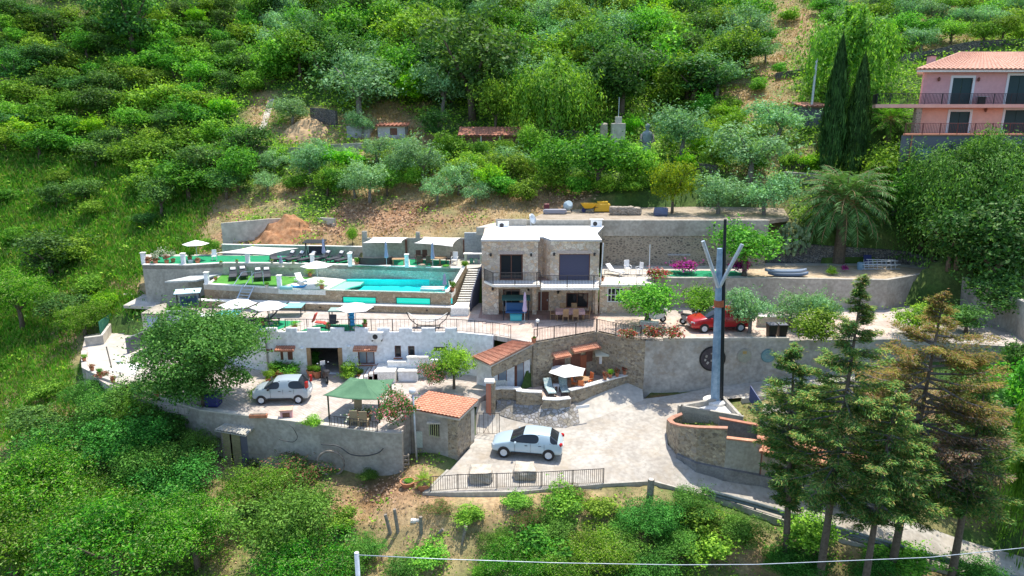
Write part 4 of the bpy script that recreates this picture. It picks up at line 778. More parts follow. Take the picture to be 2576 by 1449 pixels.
sail([Pz(267,931,3.2), Pz(340,944,3.2), Pz(368,915,3.4), Pz(305,913,3.4)], 'white sail over the lower left patio beside the big tree', .1, M['fabric'])
# ---------------- cottage ----------------
ct = thing('cottage', 'little white-fronted cottage with an orange tiled roof below the balustrade', 'house', Pz(1240,985,ZT))
r0, r1, r2, r3 = Pz(1187,897,4.0), Pz(1233,919,3.9), Pz(1342,863,5.1), Pz(1287,858,5.1)
tiles(MB(), [r0, r1, r2, r3], 9, 8, .09).build('roof', M['tile'], ct)
MB().slab([tuple(p-Vector((0,0,.06))) for p in (r0, r1, r2, r3)], .1).build('eave', M['concl'], ct)
e0 = r1+Vector((.15,.15,-.2)); e1 = r2+Vector((-.1,.0,-.2))
MB().wall([(e0.x, e0.y+.1, e0.z, e0.z-.75), (e1.x, e1.y-.1, e1.z, e1.z-.85)], .3).build('beam', M['rubble'], ct)
f0 = Vector((e0.x+.15, e0.y+1.0)); f1 = Vector((e1.x-.1, e1.y+.6))
MB().wall([(f0.x, f0.y, 3.7, ZT-.3), (f1.x, f1.y, 4.7, ZT-.3)], .2).build('wall', M['white'], ct)
MB().wall([(r0.x+.3, r0.y+.3, 3.8, ZC-.1), (f0.x, f0.y, 3.7, ZC-.1)], .2).build('gable', M['white'], ct)
dd = (f1-f0).normalized(); nn_ = Vector((dd.y, -dd.x))
def onw(s0, s1, z0, z1, nm, m_, off=.03): 
    a = f0+dd*s0+nn_*off; b = f0+dd*s1+nn_*off; return MB().wall([(a.x, a.y, z1, z0), (b.x, b.y, z1, z0)], off*.9).build(nm, m_, ct)
fl_ = (f1-f0).length
onw(fl_*.08, fl_*.33, ZT+.55, ZT+1.45, 'window', M['woodd']); onw(fl_*.10, fl_*.31, ZT+.6, ZT+1.4, 'pane', M['glassb'], .05)
onw(fl_*.55, fl_*.82, ZT, ZT+1.85, 'door_frame', M['woodd']); onw(fl_*.62, fl_*.80, ZT+.05, ZT+1.8, 'door', M['glassb'], .05); onw(fl_*.87, fl_*.96, ZT+.9, ZT+1.1, 'sign_plate', M['glassb'], .04)
bpl = MB().box(Pz(1223.5,1041,.75).x, Pz(1223.5,1041,.75).x+.33, Pz(1229,1041,.75).y-.1, Pz(1229,1041,.75).y+.28, .3, ZT+1.3)
bp_ = thing('brick_pillar', 'tall brick gate pillar in front of the cottage', 'pillar', Pz(1229,1041,.75)); bpl.build('shaft', M['brick'], bp_); x_ = Pz(1223.5,1041,.75).x; y_ = Pz(1229,1041,.75).y
MB().box(x_-.1, x_+.55, y_-.15, y_+.5, ZT+1.302, ZT+1.42).build('cap', M['whitec'], bp_); MB().box(x_+.34, x_+.62, y_-.0, y_+.4, .3, ZT+1.3).build('stone_side', M['rubble'], bp_)
tag(MB().wall([(*Pz(1248,962,2.3)[:2], 2.35, 1.3), (*Pz(1330,944,2.3)[:2], 2.35, 1.3)], .25).build('low_wall', M['whitec']), 'low white-topped ledge in front of the cottage window', 'wall')
# brown windows, door and hoods on the stone wall behind the parasol terrace
w0 = Vector((cA.x, cA.y-.15)); w1_ = Vector((cB.x, cB.y-.15)); wd_ = (w1_-w0).normalized(); wn_ = Vector((wd_.y, -wd_.x))
def onc(u0, v0, u1, v1, off=.0):
    def s_of(u, v):
        r = ray(u, v); k = (w0.x*wn_.x+w0.y*wn_.y+off)/(r.x*wn_.x+r.y*wn_.y); return (r.x*k-w0.x)*wd_.x+(r.y*k-w0.y)*wd_.y, HC+r.z*k
    return s_of(u0, v0)[0], s_of(u1, v1)[0], s_of((u0+u1)/2, v1)[1], s_of((u0+u1)/2, v0)[1]
def cpan(z0, nm, m_, o1=.02, par=None):
    s0_, s1_, a_, b_ = z0; p = w0+wd_*s0_+wn_*(o1+.04); q = w0+wd_*s1_+wn_*(o1+.04); return MB().wall([(p.x, p.y, b_, a_), (q.x, q.y, b_, a_)], .04).build(nm, m_, par or cwall)
Hh = lambda x0, y0, x1, y1: onc(*zH(x0, y0), *zH(x1, y1))
cpan(Hh(1478,640,1622,850), 'window_shutter', M['woodd']); cpan(Hh(1705,590,1820,810), 'doorway', M['woodd']); cpan(Hh(1822,600,1888,870), 'door_leaf', noisy('orange_wood', (.30,.09,.04), (.38,.12,.06), 5), .06); cpan(Hh(1890,545,1972,680), 'window_shutter', M['woodd'])
for x0_, y0_, x1_, y1_ in ((1462,545,1662,600),(1700,458,2032,545)):
    s0_, s1_, a_, b_ = Hh(x0_, y0_, x1_, y1_); p = w0+wd_*s0_; q = w0+wd_*s1_; zt_ = b_-.12
    tiles(MB(), [(p.x+wn_.x*.6, p.y+wn_.y*.6, zt_-.22), (q.x+wn_.x*.6, q.y+wn_.y*.6, zt_-.22), (q.x, q.y, zt_), (p.x, p.y, zt_)], 9 if x0_ < 1500 else 15, 2, .07).build('tiled_hood', M['tile'], cwall)
acunit('large white air conditioner on the rubble wall right of the cottage roof', Pz(1352,922,3.0)+Vector((0,.2,0)), .9, .65, .5, rz=math.atan2(wd_.y, wd_.x)+.2)
railing('balustrade', [(Pz(u,v,ZL2).x, Pz(u,v,ZL2).y-.05, ZL2) for u, v in ((1343,861),(1394,852),(1448,843),(1500,833))], .95, 'dark iron balustrade rising to the right above the cottage', sp=.12, post=1.7)
railing('balustrade', [(Pz(u,v,ZL2).x, Pz(u,v,ZL2).y-.1, ZL2) for u, v in ((1501,833),(1548,843),(1612,853))], .95, 'dark iron balustrade right of the corner, behind red flowers', sp=.12, post=1.7)
railing('fence', [(Pz(p[0],p[1],ZL2).x, Pz(p[0],p[1],ZL2).y-.05, ZL2) for p in ((470,778),(530,803),(600,817),(680,832))], .8, 'thin iron fence at the left end of the terrace, above the big tree', sp=.3, post=1.7, br=.008)
railing('fence', [(xl, YF-.12, ZL2+.03), (xr, YF-.12, ZL2+.03), (Pz(1240,842,ZL2).x, Pz(1240,842,ZL2).y-.1, ZL2), (Pz(1285,850,ZL2).x, Pz(1285,850,ZL2).y-.1, ZL2)], .95, 'thin dark fence between the battlements of the long white building', sp=.3, post=1.6, br=.008)
# ---------------- hut with tiled roof beside the car ----------------
ht = thing('tool_hut', 'stone and render hut with an orange tiled roof, left of the parked white hatchback', 'hut', Pz(1100,1170,-.1))
q0, q1, q2, q3 = Pz(1021,1027,2.75), Pz(1155,1052,2.75), Pz(1203,1006,2.95), Pz(1077,984,2.95)
tiles(MB(), [q0, q1, q2, q3], 15, 11, .055).build('roof', M['tile'], ht); MB().slab([tuple(p-Vector((0,0,.05))) for p in (q0, q1, q2, q3)], .12).build('eave', M['concl'], ht)
g0, g1, g2, g3 = [Vector((p.x, p.y))*1.0 for p in (q0, q1, q2, q3)]; cen = (g0+g1+g2+g3)/4
g0, g1, g2, g3 = [c_+(cen-c_).normalized()*.28 for c_ in (g0, g1, g2, g3)]
fw = g1-g0; k1 = g0+fw*.80
MB().wall([(g0.x, g0.y, 2.6, -1.2), (k1.x, k1.y, 2.6, -1.2)], .3).build('rendered_wall', M['conca'], ht); MB().wall([(k1.x, k1.y-.02, 2.6, -1.2), (g1.x, g1.y, 2.6, -1.2), (g2.x, g2.y, 2.8, -1.2)], .3).build('stone_wall', M['rubble'], ht)
MB().wall([(g2.x, g2.y, 2.8, -1), (g3.x, g3.y, 2.8, -1), (g0.x, g0.y, 2.6, -1)], .2).build('back_wall', M['conca'], ht)
fdir = fw.normalized(); fn = Vector((fdir.y, -fdir.x)); c_ = g0+fw*.52; zw = Py(1087,1092,c_.y).z-.1
MB().wall([(c_.x-fdir.x*.32+fn.x*.02, c_.y-fdir.y*.32+fn.y*.02, zw+.85, zw), (c_.x+fdir.x*.32+fn.x*.02, c_.y+fdir.y*.32+fn.y*.02, zw+.85, zw)], .03).build('window', M['glass'], ht)
gl_ = noisy('olive_paint', (.30,.34,.16), (.38,.42,.22), 4)
for i in range(5): p = c_+fdir*(-.3+.15*i)+fn*.16; MB().box(p.x-.02, p.x+.02, p.y-.02, p.y+.02, zw-.02, zw+.86).build('window_bar', gl_, ht)
o = c_+fn*.1; MB().box(o.x-.42, o.x+.42, o.y-.16, o.y+.1, zw+.87, zw+.97).build('window_hood', M['concl'], ht)
o = c_-fdir*1.1+fn*.02; MB().box(o.x-.28, o.x+.3, o.y-.06, o.y+.0, zw-1.0, zw+.1).build('meter_box', noisy('pale_metal', (.42,.48,.42), (.52,.58,.50), 3), ht)
c1_ = g1+(g2-g1)*.78; MB().wall([(c1_.x+.03, c1_.y, 2.4, .3), (g2.x+.03, g2.y, 2.4, .3)], .02).build('door', M['concl'], ht)
# corner wall left of the hut, sloping
a = Pz(1010,1092,ZC); tag(MB().wall([(Pz(950,1089,ZC).x+.1, Pz(950,1089,ZC).y-.02, ZC+.1, -1.5), (Pz(975,1085,ZC).x, Pz(975,1085,ZC).y-.1, ZC+.35, -1.5), (g0.x, g0.y+.1, 2.5, -1.5)], .3).build('concrete_wall', M['conca']), 'sloping grey wall joining the courtyard wall to the tiled hut', 'wall')
# lamp pole with satellite dish in front of the hut
lpo = thing('lamp_post', 'grey pole with a white globe lamp and a dish, against the tiled hut', 'street lamp', Pz(1049,1170,-.5)); b0 = Pz(1049,1168,-.5)
zt_ = Py(1044,984,b0.y).z
MB().tube([b0, (b0.x-.1, b0.y, zt_)], .06, 8).build('pole', M['steel'], lpo, True); MB().lathe([(.03,-.22),(.17,-.15),(.23,0),(.17,.15),(.03,.22)], (b0.x-.12, b0.y, zt_), 12).build('globe', M['lamp'], lpo, True)
o = MB().lathe([(.02,0),(.3,.04),(.5,.13),(.51,.15),(.3,.07),(.02,.03)], (0,0,0), 18).build('dish', M['trim'], lpo, True); o.rotation_euler = (0, 1.25, .3); o.location = (.36, .1, zt_+.5-b0.z+.0)
MB().tube([(b0.x-.35, b0.y, zt_-1.15), (b0.x+.35, b0.y, zt_-1.2)], .025, 5).build('crossbar', M['steel'], lpo)
# ---------------- monument on the road bend ----------------
mo = thing('monument_pole', 'very tall blue steel pole with two slanting arms forming a Y and an orange band', 'monument', Pz(1800,1010,1.35))
pb = Pz(1799,1008,1.35); ax = pb.x; ay = pb.y
def atz(v, u=1800): return Py(u, v, ay).z
def atx(u, v): return Py(u, v, ay).x
MB().tube([(ax, ay, 1.3), (atx(1811,625), ay, atz(625))], .33, 8, .19).build('column', M['bluesteel'], mo)
MB().tube([(ax+.36, ay-.02, 1.3), (atx(1825,552), ay+.05, atz(552))], .20, 8, .10).build('spike', mat('dark_spike', (.015,.022,.03), .4, .3), mo)
jz = atz(712)
MB().tube([(atx(1806,722), ay-.1, atz(722)), (atx(1763,603), ay-.5, atz(603))], .13, 8, .12).build('arm', M['steel'], mo)
MB().tube([(atx(1808,722), ay-.1, atz(722)), (atx(1861,611), ay-.5, atz(611))], .13, 8, .12).build('arm', M['steel'], mo)
bz = atz(762); MB().tube([(atx(1808.5,770), ay, atz(771)), (atx(1809,755), ay, atz(755))], .34, 8).build('band', noisy('rust_band', (.36,.09,.03), (.44,.13,.05), 3, .6), mo)
pl_ = thing('stone_plinth', 'low triangular concrete basin with a round white plinth at the foot of the pole', 'plinth', (ax, ay, .9))
ta, tb, tc_ = Pz(1704.6,1018.8,1.6), Pz(1822.6,996.8,1.6), Pz(1870,1048,1.6)
for p, q in ((ta,tb),(tb,tc_),(tc_,ta)): 
    d_ = (q-p).normalized(); MB().wall([(p.x, p.y, 1.6, .1), (q.x-d_.x*.2, q.y-d_.y*.2, 1.6, .1)], .2, -1).build('rim', M['conc'], pl_)
MB().slab([ta, tc_, tb], .0).build('x', M['conc']) if False else None
MB().prism([tuple(ta*1.0)[:2], tuple(tc_)[:2], tuple(tb)[:2]], .1, 1.25).build('floor', M['whitec'], pl_)
MB().lathe([(.82,-.2),(.82,.22),(.78,.25),(.02,.25)], (ax, ay, 1.2), 24).build('plinth', M['whitec'], pl_, False)
def wpt(u, v, z, vt, zb=-.5): p = Pz(u, v, z); return (p.x, p.y, Py(u, vt, p.y).z, z+zb)
cwp = [wpt(1712,1068,.5,1040), wpt(1688,1075,.3,1048), wpt(1675,1093,.1,1057), wpt(1682,1122,-.05,1066), wpt(1703,1152,-.15,1073), wpt(1748,1178,-.3,1078.5), wpt(1820,1198,-.5,1081)]
retaining('curved_wall', cwp, .28, M['rubble'], 'curved stone wall with brick coping at the road bend', cop=noisy('brick_coping', (.42,.20,.13), (.52,.28,.19), 4), coph=.09)
cw2 = [wpt(1820,1198,-.5,1105.5), wpt(1908,1212,-.9,1116)]
retaining('concrete_wall', cw2, .28, M['conc'], 'rendered wall with an orange brick sill right of the curved stone wall', cop=M['tile'], coph=.09)
tag(MB().wall([wpt(1700,1158,-.22,1142,-.4), wpt(1750,1186,-.36,1166,-.4), wpt(1820,1204,-.55,1180,-.4), wpt(1912,1220,-.95,1198,-.4), wpt(2045,1262,-1.5,1225,-.4), wpt(2200,1310,-2.1,1265,-.4)], .3).build('plinth_wall', M['concd']), 'dark footing running along the lower road wall', 'wall')  # footing strip in a darker grey than the wall above
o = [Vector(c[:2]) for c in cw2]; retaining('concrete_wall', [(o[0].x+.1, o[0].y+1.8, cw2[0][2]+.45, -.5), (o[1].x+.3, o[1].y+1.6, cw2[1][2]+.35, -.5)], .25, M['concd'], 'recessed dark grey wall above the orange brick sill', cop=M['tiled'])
tag(MB().box(Pz(1908,1209,-.9).x, Pz(1921,1209,-.9).x, o[1].y-.15, o[1].y+.2, -1.3, Py(1914,1141,o[1].y).z).build('brick_pillar', M['brick']), 'narrow red brick pillar at the left end of the tiled shelter', 'pillar')
shl = thing('tiled_shelter', 'long shelter roofed with scalloped orange tiles behind the tall conifers', 'shelter', Pz(1980,1230,-1.2))
yA = o[1].y-.3; za = Py(1908,1137,yA).z; s_a = Vector((Py(1910,1137,yA).x, yA, za)); s_b = Pz(2045,1163,za-.35); s_b = Vector((s_b.x, s_b.y, za-.35)); dr = s_b-s_a; s_c = s_a+dr*2.1
ba = Vector((-.1*dr.y, .0, 0)); up_ = Vector((.25, 1.25, .45))
tiles(MB(), [s_a, s_c, s_c+up_, s_a+up_], 26, 4, .085).build('roof', M['tile'], shl)
MB().wall([(s_a.x+.4, s_a.y+.35, za-.45, -1.6), (s_c.x, s_c.y+.35, s_c.z-.45, -3)], .25).build('wall', M['conca'], shl)
MB().wall([(s_a.x+.4, s_a.y+.9, za, -1.6), (s_c.x, s_c.y+.9, s_c.z, -3)], .1).build('gap_shade', M['black'], shl)  # black sheet stands in for the shade in the gap under the roof
tag(MB().wall([(*Pz(1884,1006,1.5)[:2], 2.55, 1.5), (*Pz(1911,1048,1.0)[:2], 2.05, 1.0)], .05).build('metal_screen', mat('metal_screen', (.04,.07,.20), .5)), 'slanting dark blue metal panel behind the monument pole', 'screen')
railing('fence', [Pz(1924,1003,1.75), Pz(1982,990,2.05), Pz(2030,980,2.2)], 1.0, 'grey iron fence above the monument, partly behind the dark conifer', M['steel'], sp=.14)
retaining('concrete_wall', [(*Pz(1868,1010,1.3)[:2], 1.5, 0), (*Pz(1925,1005,1.4)[:2], 1.7, 0), (*Pz(2035,983,1.9)[:2], 2.15, 0)], .3, M['concl'], 'low pale wall carrying the grey fence beside the upper road')
tag(MB().prism([tuple(Pz(u,v,1.3))[:2] for u,v in ((1912,1052),(1925,1008),(1975,1003),(1990,1060))], -.5, 1.3).build('concrete_block', M['concl']), 'pale concrete block right of the blue metal panel', 'block')
# pipes along the road
kp = [Pz(u,v,z) for u,v,z in ((1130,1185,-.2),(1075,1238,-.25),(1300,1236,-.35),(1520,1216,-.45),(1640,1209,-.6),(1800,1251,-1.1),(2050,1333,-2.1),(2300,1409,-3.1),(2620,1501,-4.3))]
tag(MB().wall([(q.x, q.y, float(rz_(q.x, q.y)[0])+.07, q.z-1.2) for q in kp], .16, -1).build('kerb', M['conc']), kind='structure')
def road_pts(l, dz): return [Pz(u, v, z)+Vector((0, 0, dz)) for u, v, z in l]
rl = [(1768,1240,-.85),(1803,1251,-1.05),(1900,1277,-1.4),(2043,1320,-1.95),(2200,1366,-2.5),(2343,1408,-3.0),(2470,1440,-3.5),(2620,1480,-4.0)]
gp = thing('roadside_pipes', 'pair of long dark pipes on short posts along the lower road edge', 'pipes', road_pts(rl[:1], 0)[0])
for dz in (.28, .08): MB().tube(road_pts(rl, dz), .09, 6).build('pipe', noisy('grey_pipe%s' % dz, (.10,.13,.14), (.22,.26,.27), 2, .4, 0), gp)
pt = road_pts(rl, 0)
for p, q in zip(pt[:-1], pt[1:]):
    for k in (0, .5): c0 = p.lerp(q, k); MB().box(c0.x-.05, c0.x+.05, c0.y-.02, c0.y+.1, c0.z-.5, c0.z+.33).build('post', M['concd'], gp)
railing('fence', [Pz(1083,1238,-.25), Pz(1152,1232,-.28), Pz(1250,1229,-.3), Pz(1362,1225,-.35), Pz(1518,1216,-.42)], .95, 'rusty iron fence along the front of the car pad', sp=.12)
gt = railing('gate', [Pz(1200,1092,.15), Pz(1256,1094,.12)], 1.5, 'open grid gate between the tiled hut and the cobbled corner', sp=.25)
def rockmesh(sx, sy, sz, seed, n=2):
    bm = bmesh.new(); bmesh.ops.create_cube(bm, size=1); bmesh.ops.subdivide_edges(bm, edges=bm.edges, cuts=n, use_grid_fill=True); r = random.Random(seed); mb = MB()
    for v in bm.verts:
        v.co *= 1-.12*(v.co.length > .7); v.co += Vector([r.uniform(-.05,.05) for _ in range(3)]); v.co = Vector((v.co.x*sx, v.co.y*sy, (v.co.z+.5)*sz))
    mb.v = [tuple(v.co) for v in bm.verts]; mb.f = [tuple(v.index for v in f.verts) for f in bm.faces]; bm.free(); return mb
for u, v, w, h, lab in ((1209,1222,1.35,.75,'big pale stone block behind the rusty fence, left one'), (1321,1216,1.35,.75,'big pale stone block behind the rusty fence, right one')):
    p = Pz(u, v, -.3); m_ = rockmesh(w, 1.3, h, u); m_.v = [(a+p.x, b+p.y+.7, c+p.z) for a, b, c in m_.v]; tag(m_.build('stone_block', M['rock']), lab, 'stone', 'stone blocks on the car pad')
# ---------------- hillside buildings ----------------
YP = 68.0
ph = thing('pink_house', 'pink multi-storey house with white-framed green shutters and a terracotta hip roof', 'house', Py(2450,345,YP))
RM = lambda x0, y0, x1, y1, Y=YP: rc(zM, x0, y0, x1, y1, Y)
def RP(u0, v0, u1, v1, Y=YP): return rc(U0, u0, v0, u1, v1, Y)
wt_ = RP(2321,182,2780,262); wl_ = RP(2317,272,2780,342); d1 = RP(2393,196,2443,262); d2 = RP(2534,190,2590,262); d3 = RP(2386,281,2436,342); d4 = RP(2524,277,2582,342)
holed(MB(), wt_[0], wt_[1], wt_[2], wt_[3], YP, YP+.3, [d1, d2]).build('upper_wall', M['pinkw'], ph)
holed(MB(), wt_[0], wt_[1], wl_[2], wl_[3]+.35, YP+.01, YP+.3, [d3, d4]).build('lower_wall', M['peach'], ph)
MB().wall([(wt_[0], YP+.15, wt_[3], wl_[2]), (wt_[0]+5.5, YP+8, wt_[3], wl_[2])], .3, -1).build('side_wall', M['pinkw'], ph)
for d_ in (d1, d2, d3, d4):
    f = MB(); f.box(d_[0]-.22, d_[0], YP-.06, YP+.05, d_[2], d_[3]+.22).box(d_[1], d_[1]+.22, YP-.06, YP+.05, d_[2], d_[3]+.22).box(d_[0], d_[1], YP-.06, YP+.05, d_[3], d_[3]+.22); o = f.build('window', M['trim'], ph)
    MB().box(d_[0], (d_[0]+d_[1])/2-.02, YP+.06, YP+.12, d_[2], d_[3]).box((d_[0]+d_[1])/2+.02, d_[1], YP+.06, YP+.12, d_[2], d_[3]).build('shutters', M['greensh'], o)
ez = wt_[3]; ex0 = Py(2304,184,YP-.6).x; ex1 = wt_[1]+2
MB().prism([(ex0, YP-.7), (ex1, YP-.7), (ex1, YP+9), (ex0+5.6, YP+9)], ez, ez+.22).build('eaves', M['whitec'], ph)
e0, e1, e2, e3 = Vector((ex0,YP-.75,ez+.23)), Vector((ex1,YP-.75,ez+.23)), Vector((ex1,YP+9,ez+.23)), Vector((ex0+5.6,YP+9,ez+.23)); rz0 = ez+2.1; ra_, rb_ = Vector((ex0+6.8,YP+4.2,rz0)), Vector((ex1-6,YP+4.2,rz0))
tiles(MB(), [e0, e1, rb_, ra_], 46, 14, .09).build('roof', M['tilep'], ph); tiles(MB(), [e3, e0, ra_, ra_+Vector((0,.01,0))], 26, 14, .05).build('roof_side', M['tilep'], ph); MB().add([e1,e2,rb_],[(0,1,2)]).build('roof_end', M['tilep'], ph)
MB().tube([e0, ra_, rb_], .12, 6).build('ridge', M['tilep'], ph)
bsl = RP(2222,262,2780,271,YP-1.4); MB().prism([(bsl[0]+.6, YP-1.4), (bsl[1], YP-1.4), (bsl[1], YP), (wt_[0], YP), (wt_[0]+1.5, YP+3), (bsl[0]+1.2, YP+3), (bsl[0]-.3, YP-.6)], bsl[2], bsl[3]).build('balcony_slab', M['peach'], ph)
ch = RP(2339,148,2353,175,YP+1.5); o = MB().box(ch[0], ch[1], YP+1.5, YP+2.1, ez, ch[3]+.25).build('chimney', M['pinkw'], ph); MB().box(ch[0]-.08, ch[1]+.08, YP+1.4, YP+2.2, ch[3]+.25, ch[3]+.35).build('cap', M['iron'], o)
MB().box(*RP(2299,272,2313,341,YP-1)[:2], YP-1.2, YP-.7, *RP(2299,272,2313,341,YP-1)[2:]).build('stone_column', M['rubbleg'], ph)
for x, y in ((1722,410),(2122,412),(2192,720)): c0 = Py(*zM(x, y), YP-.15); MB().lathe([(.03,-.2),(.12,-.1),(.12,.1),(.03,.2)], c0, 8).build('wall_lamp', M['woodd'], ph)
gb = RP(2264,341,2780,470,YP-4.5); aw = RP(2304,370,2345,408,YP-4.5)
holed(MB(), gb[0], gb[1], gb[2]-3, gb[3], YP-4.5, YP-4.2, [aw]).build('basement_wall', M['greyw'], ph); MB().wall([(gb[0]+.02, YP-4.35, gb[3], gb[2]-3), (gb[0]+5, YP+4, gb[3], gb[2]-3)], .3, -1).build('basement_side', M['greyw'], ph); MB().prism([(gb[0]-.1, YP-4.6), (gb[1], YP-4.6), (gb[1], YP+.2), (gb[0]+2.7, YP+.2)], gb[3], gb[3]+.12).build('terrace_floor', M['tiled'], ph)
MB().box(aw[0], aw[1], YP-4.35, YP-4.25, aw[2], aw[3]).build('basement_window', mat('blue_blind', (.16,.22,.42), .7), ph); MB().tube([(gb[0]+.75, YP-4.6, gb[3]), (gb[0]+.7, YP-4.6, gb[2])], .05).build('downpipe', M['terra'], ph)
railing('balcony_railing', [(bsl[0]+1.1, YP+2.9, bsl[3]), (bsl[0]-.25, YP-.6, bsl[3]), (bsl[0]+.6, YP-1.35, bsl[3]), (bsl[1]-4, YP-1.35, bsl[3])], .95, 'black railing round the upper balcony of the pink house', M['dark'], sp=.13, br=.016)
railing('terrace_railing', [(gb[0]+.1, YP-4.5, gb[3]+.12), (gb[1]-6, YP-4.5, gb[3]+.12)], .95, 'dark red railing on the grey basement terrace of the pink house', noisy('red_iron', (.16,.05,.05), (.2,.07,.07), 3), sp=.14)
tb_ = thing('balcony_table', 'small pale table with white things on the pink house balcony', 'table', Py(*zM(2145,640), YP-.8)); c0 = Vector(tb_.location); c0.z = bsl[3]; MB().box(c0.x-.5, c0.x+.5, YP-1.1, YP-.5, c0.z+.68, c0.z+.72).build('top', M['trim'], tb_); MB().box(c0.x-.3, c0.x+.3, YP-.95, YP-.65, c0.z, c0.z+.68).build('base', M['iron'], tb_)
def hbuild(u, v, w, dpt, h, name, label, wallm, roofm=None, roof='flat', rise=.5, door=None, cat='building'):
    p = G(u, v); t = thing(name, label, cat, p); s = ppm(p); W_ = w/s; Hh_ = h/s; x0, x1 = p.x-W_/2, p.x+W_/2
    holes = [(x0+door[0]*W_, x0+door[1]*W_, p.z+door[2]*Hh_, p.z+door[3]*Hh_)] if door else []
    holed(MB(), x0, x1, p.z-1, p.z+Hh_, p.y, p.y+.25, holes).build('wall', wallm, t); MB().box(x0, x0+.25, p.y+.25, p.y+dpt, p.z-1, p.z+Hh_).build('side_wall', wallm, t); MB().box(x1-.25, x1, p.y+.25, p.y+dpt, p.z-1, p.z+Hh_).build('side_wall', wallm, t)
    MB().box(x0+.25, x1-.25, p.y+dpt-.2, p.y+dpt, p.z-1, p.z+Hh_).build('back_wall', wallm, t)
    if door: MB().box(*holes[0][:2], p.y+.1, p.y+.16, *holes[0][2:]).build('door', M['woodd'], t)
    if roofm: tiles(MB(), [(x0-.3,p.y-.4,p.z+Hh_),(x1+.3,p.y-.4,p.z+Hh_),(x1+.3,p.y+dpt,p.z+Hh_+rise),(x0-.3,p.y+dpt,p.z+Hh_+rise)], max(4,int(W_*2.5)), 5, .08).build('roof', roofm, t)
    return t, p, W_, Hh_
hbuild(985,349,68,3,30,'ruined_hut','pale ruined hut with a broken red door and collapsed tile roof in the olive grove',noisy('lilac_plaster',(.42,.43,.48),(.52,.53,.57),1.5,c3=(.35,.30,.25)),M['tiled'],rise=.3,door=(.45,.72,.25,.82))
hbuild(902,348,58,2.5,30,'ruined_hut','roofless grey ruin left of the red-doored hut, behind a small olive',noisy('grey_plaster',(.34,.35,.38),(.44,.45,.48),1.5),None)
t, p, W_, Hh_ = hbuild(1234,369,150,2.5,27,'lean_to','long open lean-to with rusty tile roof and brown back wall behind the white flowers',M['woodd'],M['tiled'],rise=.9)
for i in range(4): x = p.x-W_/2+.2+i*(W_-.4)/3; MB().box(x-.07, x+.07, p.y-.35, p.y-.2, p.z-1, p.z+Hh_-.02).build('post', M['concl'], t)
t, p, W_, Hh_ = hbuild(2052,322,58,4,52,'small_house','small grey house with an orange tile roof left of the cypresses',M['greyw'],M['tile'],rise=.5)
MB().tube([(p.x-.3, p.y+1, p.z), (p.x-.25, p.y+1, p.z+Hh_+5.2)], .14, 8).build('flue_pipe', M['steel'], t)
hbuild(1050,135,30,2,26,'small_shed','little pale shed on the upper slope among dark trees',M['concb'])
hbuild(990,38,34,2,18,'small_shed','tiny grey shed near the top edge of the photo',M['concb'])
p = G(1553,378); s = ppm(p); tw = thing('chimney_tower', 'square pale stone tower with a thin mast on top, among the trees', 'tower', p); h_ = 66/s
MB().box(p.x-.75, p.x+.75, p.y-.7, p.y+.7, p.z-.5, p.z+h_).build('shaft', M['concl'], tw, bevel=.04); MB().box(p.x-.35, p.x+.35, p.y-.35, p.y+.35, p.z+h_, p.z+h_+.75).build('top', M['concl'], tw, bevel=.04); MB().tube([(p.x,p.y,p.z+h_+.7),(p.x,p.y,p.z+h_+2.9)], .04).build('mast', M['steel'], tw)
p = G(1518,355); m_ = rockmesh(.9,.8,2.1,5); m_.v = [(a+p.x,b+p.y,c+p.z) for a,b,c in m_.v]; tag(m_.build('stone_stump', M['rock']), 'ragged standing stone left of the pale tower', 'stone')
# bronze-green statue of a standing cloaked figure
p = G(1625,412); s = ppm(p); H_ = 96/s; sc_ = H_/1.9; stu = thing('statue', 'tall grey-green statue of a cloaked standing figure by a dark shrub', 'statue', p)
prof = [(.28,0),(.30,.1),(.24,.5),(.20,.9),(.23,1.05),(.27,1.35),(.25,1.5),(.11,1.58),(.07,1.62),(.085,1.66),(.12,1.74),(.125,1.82),(.09,1.9),(.02,1.93)]
MB().lathe([(r*sc_, z*sc_) for r, z in prof], p, 12, 1, .7).build('figure', noisy('verdigris', (.16,.22,.24), (.30,.36,.38), 2, .6), stu, True)
for sx in (-1, 1): MB().tube([(p.x+sx*.25*sc_,p.y,p.z+1.42*sc_),(p.x+sx*.33*sc_,p.y-.1,p.z+1.1*sc_),(p.x+sx*.12*sc_,p.y-.3*sc_,p.z+1.0*sc_)], .075*sc_, 7, .05*sc_).build('arm', M['concd'], stu, True)
# garden terrace walls on the slope
def slopewall(pts, hpx, label, m, cop=None, th=.4):
    P_ = [G(u, v) for u, v in pts]; return retaining('terrace_wall', [(p.x, p.y, p.z+hpx/ppm(p), p.z-1.2) for p in P_], th, m, label, cop=cop)
slopewall([(2268,160),(2330,152),(2440,128),(2640,118)], 22, 'long dark dry stone wall on the slope behind the pink house roof', M['drystone'])
slopewall([(1953,205),(2000,197),(2045,190)], 20, 'short dark stone wall on the dry slope left of the flue pipe', M['drystone'])
slopewall([(1962,432),(2062,425)], 22, 'grey stone terrace wall left of the cypress pair, upper one', M['drystone'])
slopewall([(1968,476),(2062,468)], 24, 'brown terrace wall with pale coping left of the cypress pair, lower one', M['rubbleg'], M['concl'])
slopewall([(1735,432),(1800,440)], 22, 'dark stone wall between the yellow tree and the big olive', M['drystone'])
slopewall([(2190,440),(2268,440)], 22, 'dark parapet wall with pale coping right of the cypresses', M['concd'], M['concl'])
slopewall([(782,312),(812,316),(845,322)], 40, 'dark stone wall under the weeping tree, left of the ruins', M['drystone'])
slopewall([(640,392),(700,398),(760,396)], 24, 'grey block wall below the straw mound, left part', M['conca'])
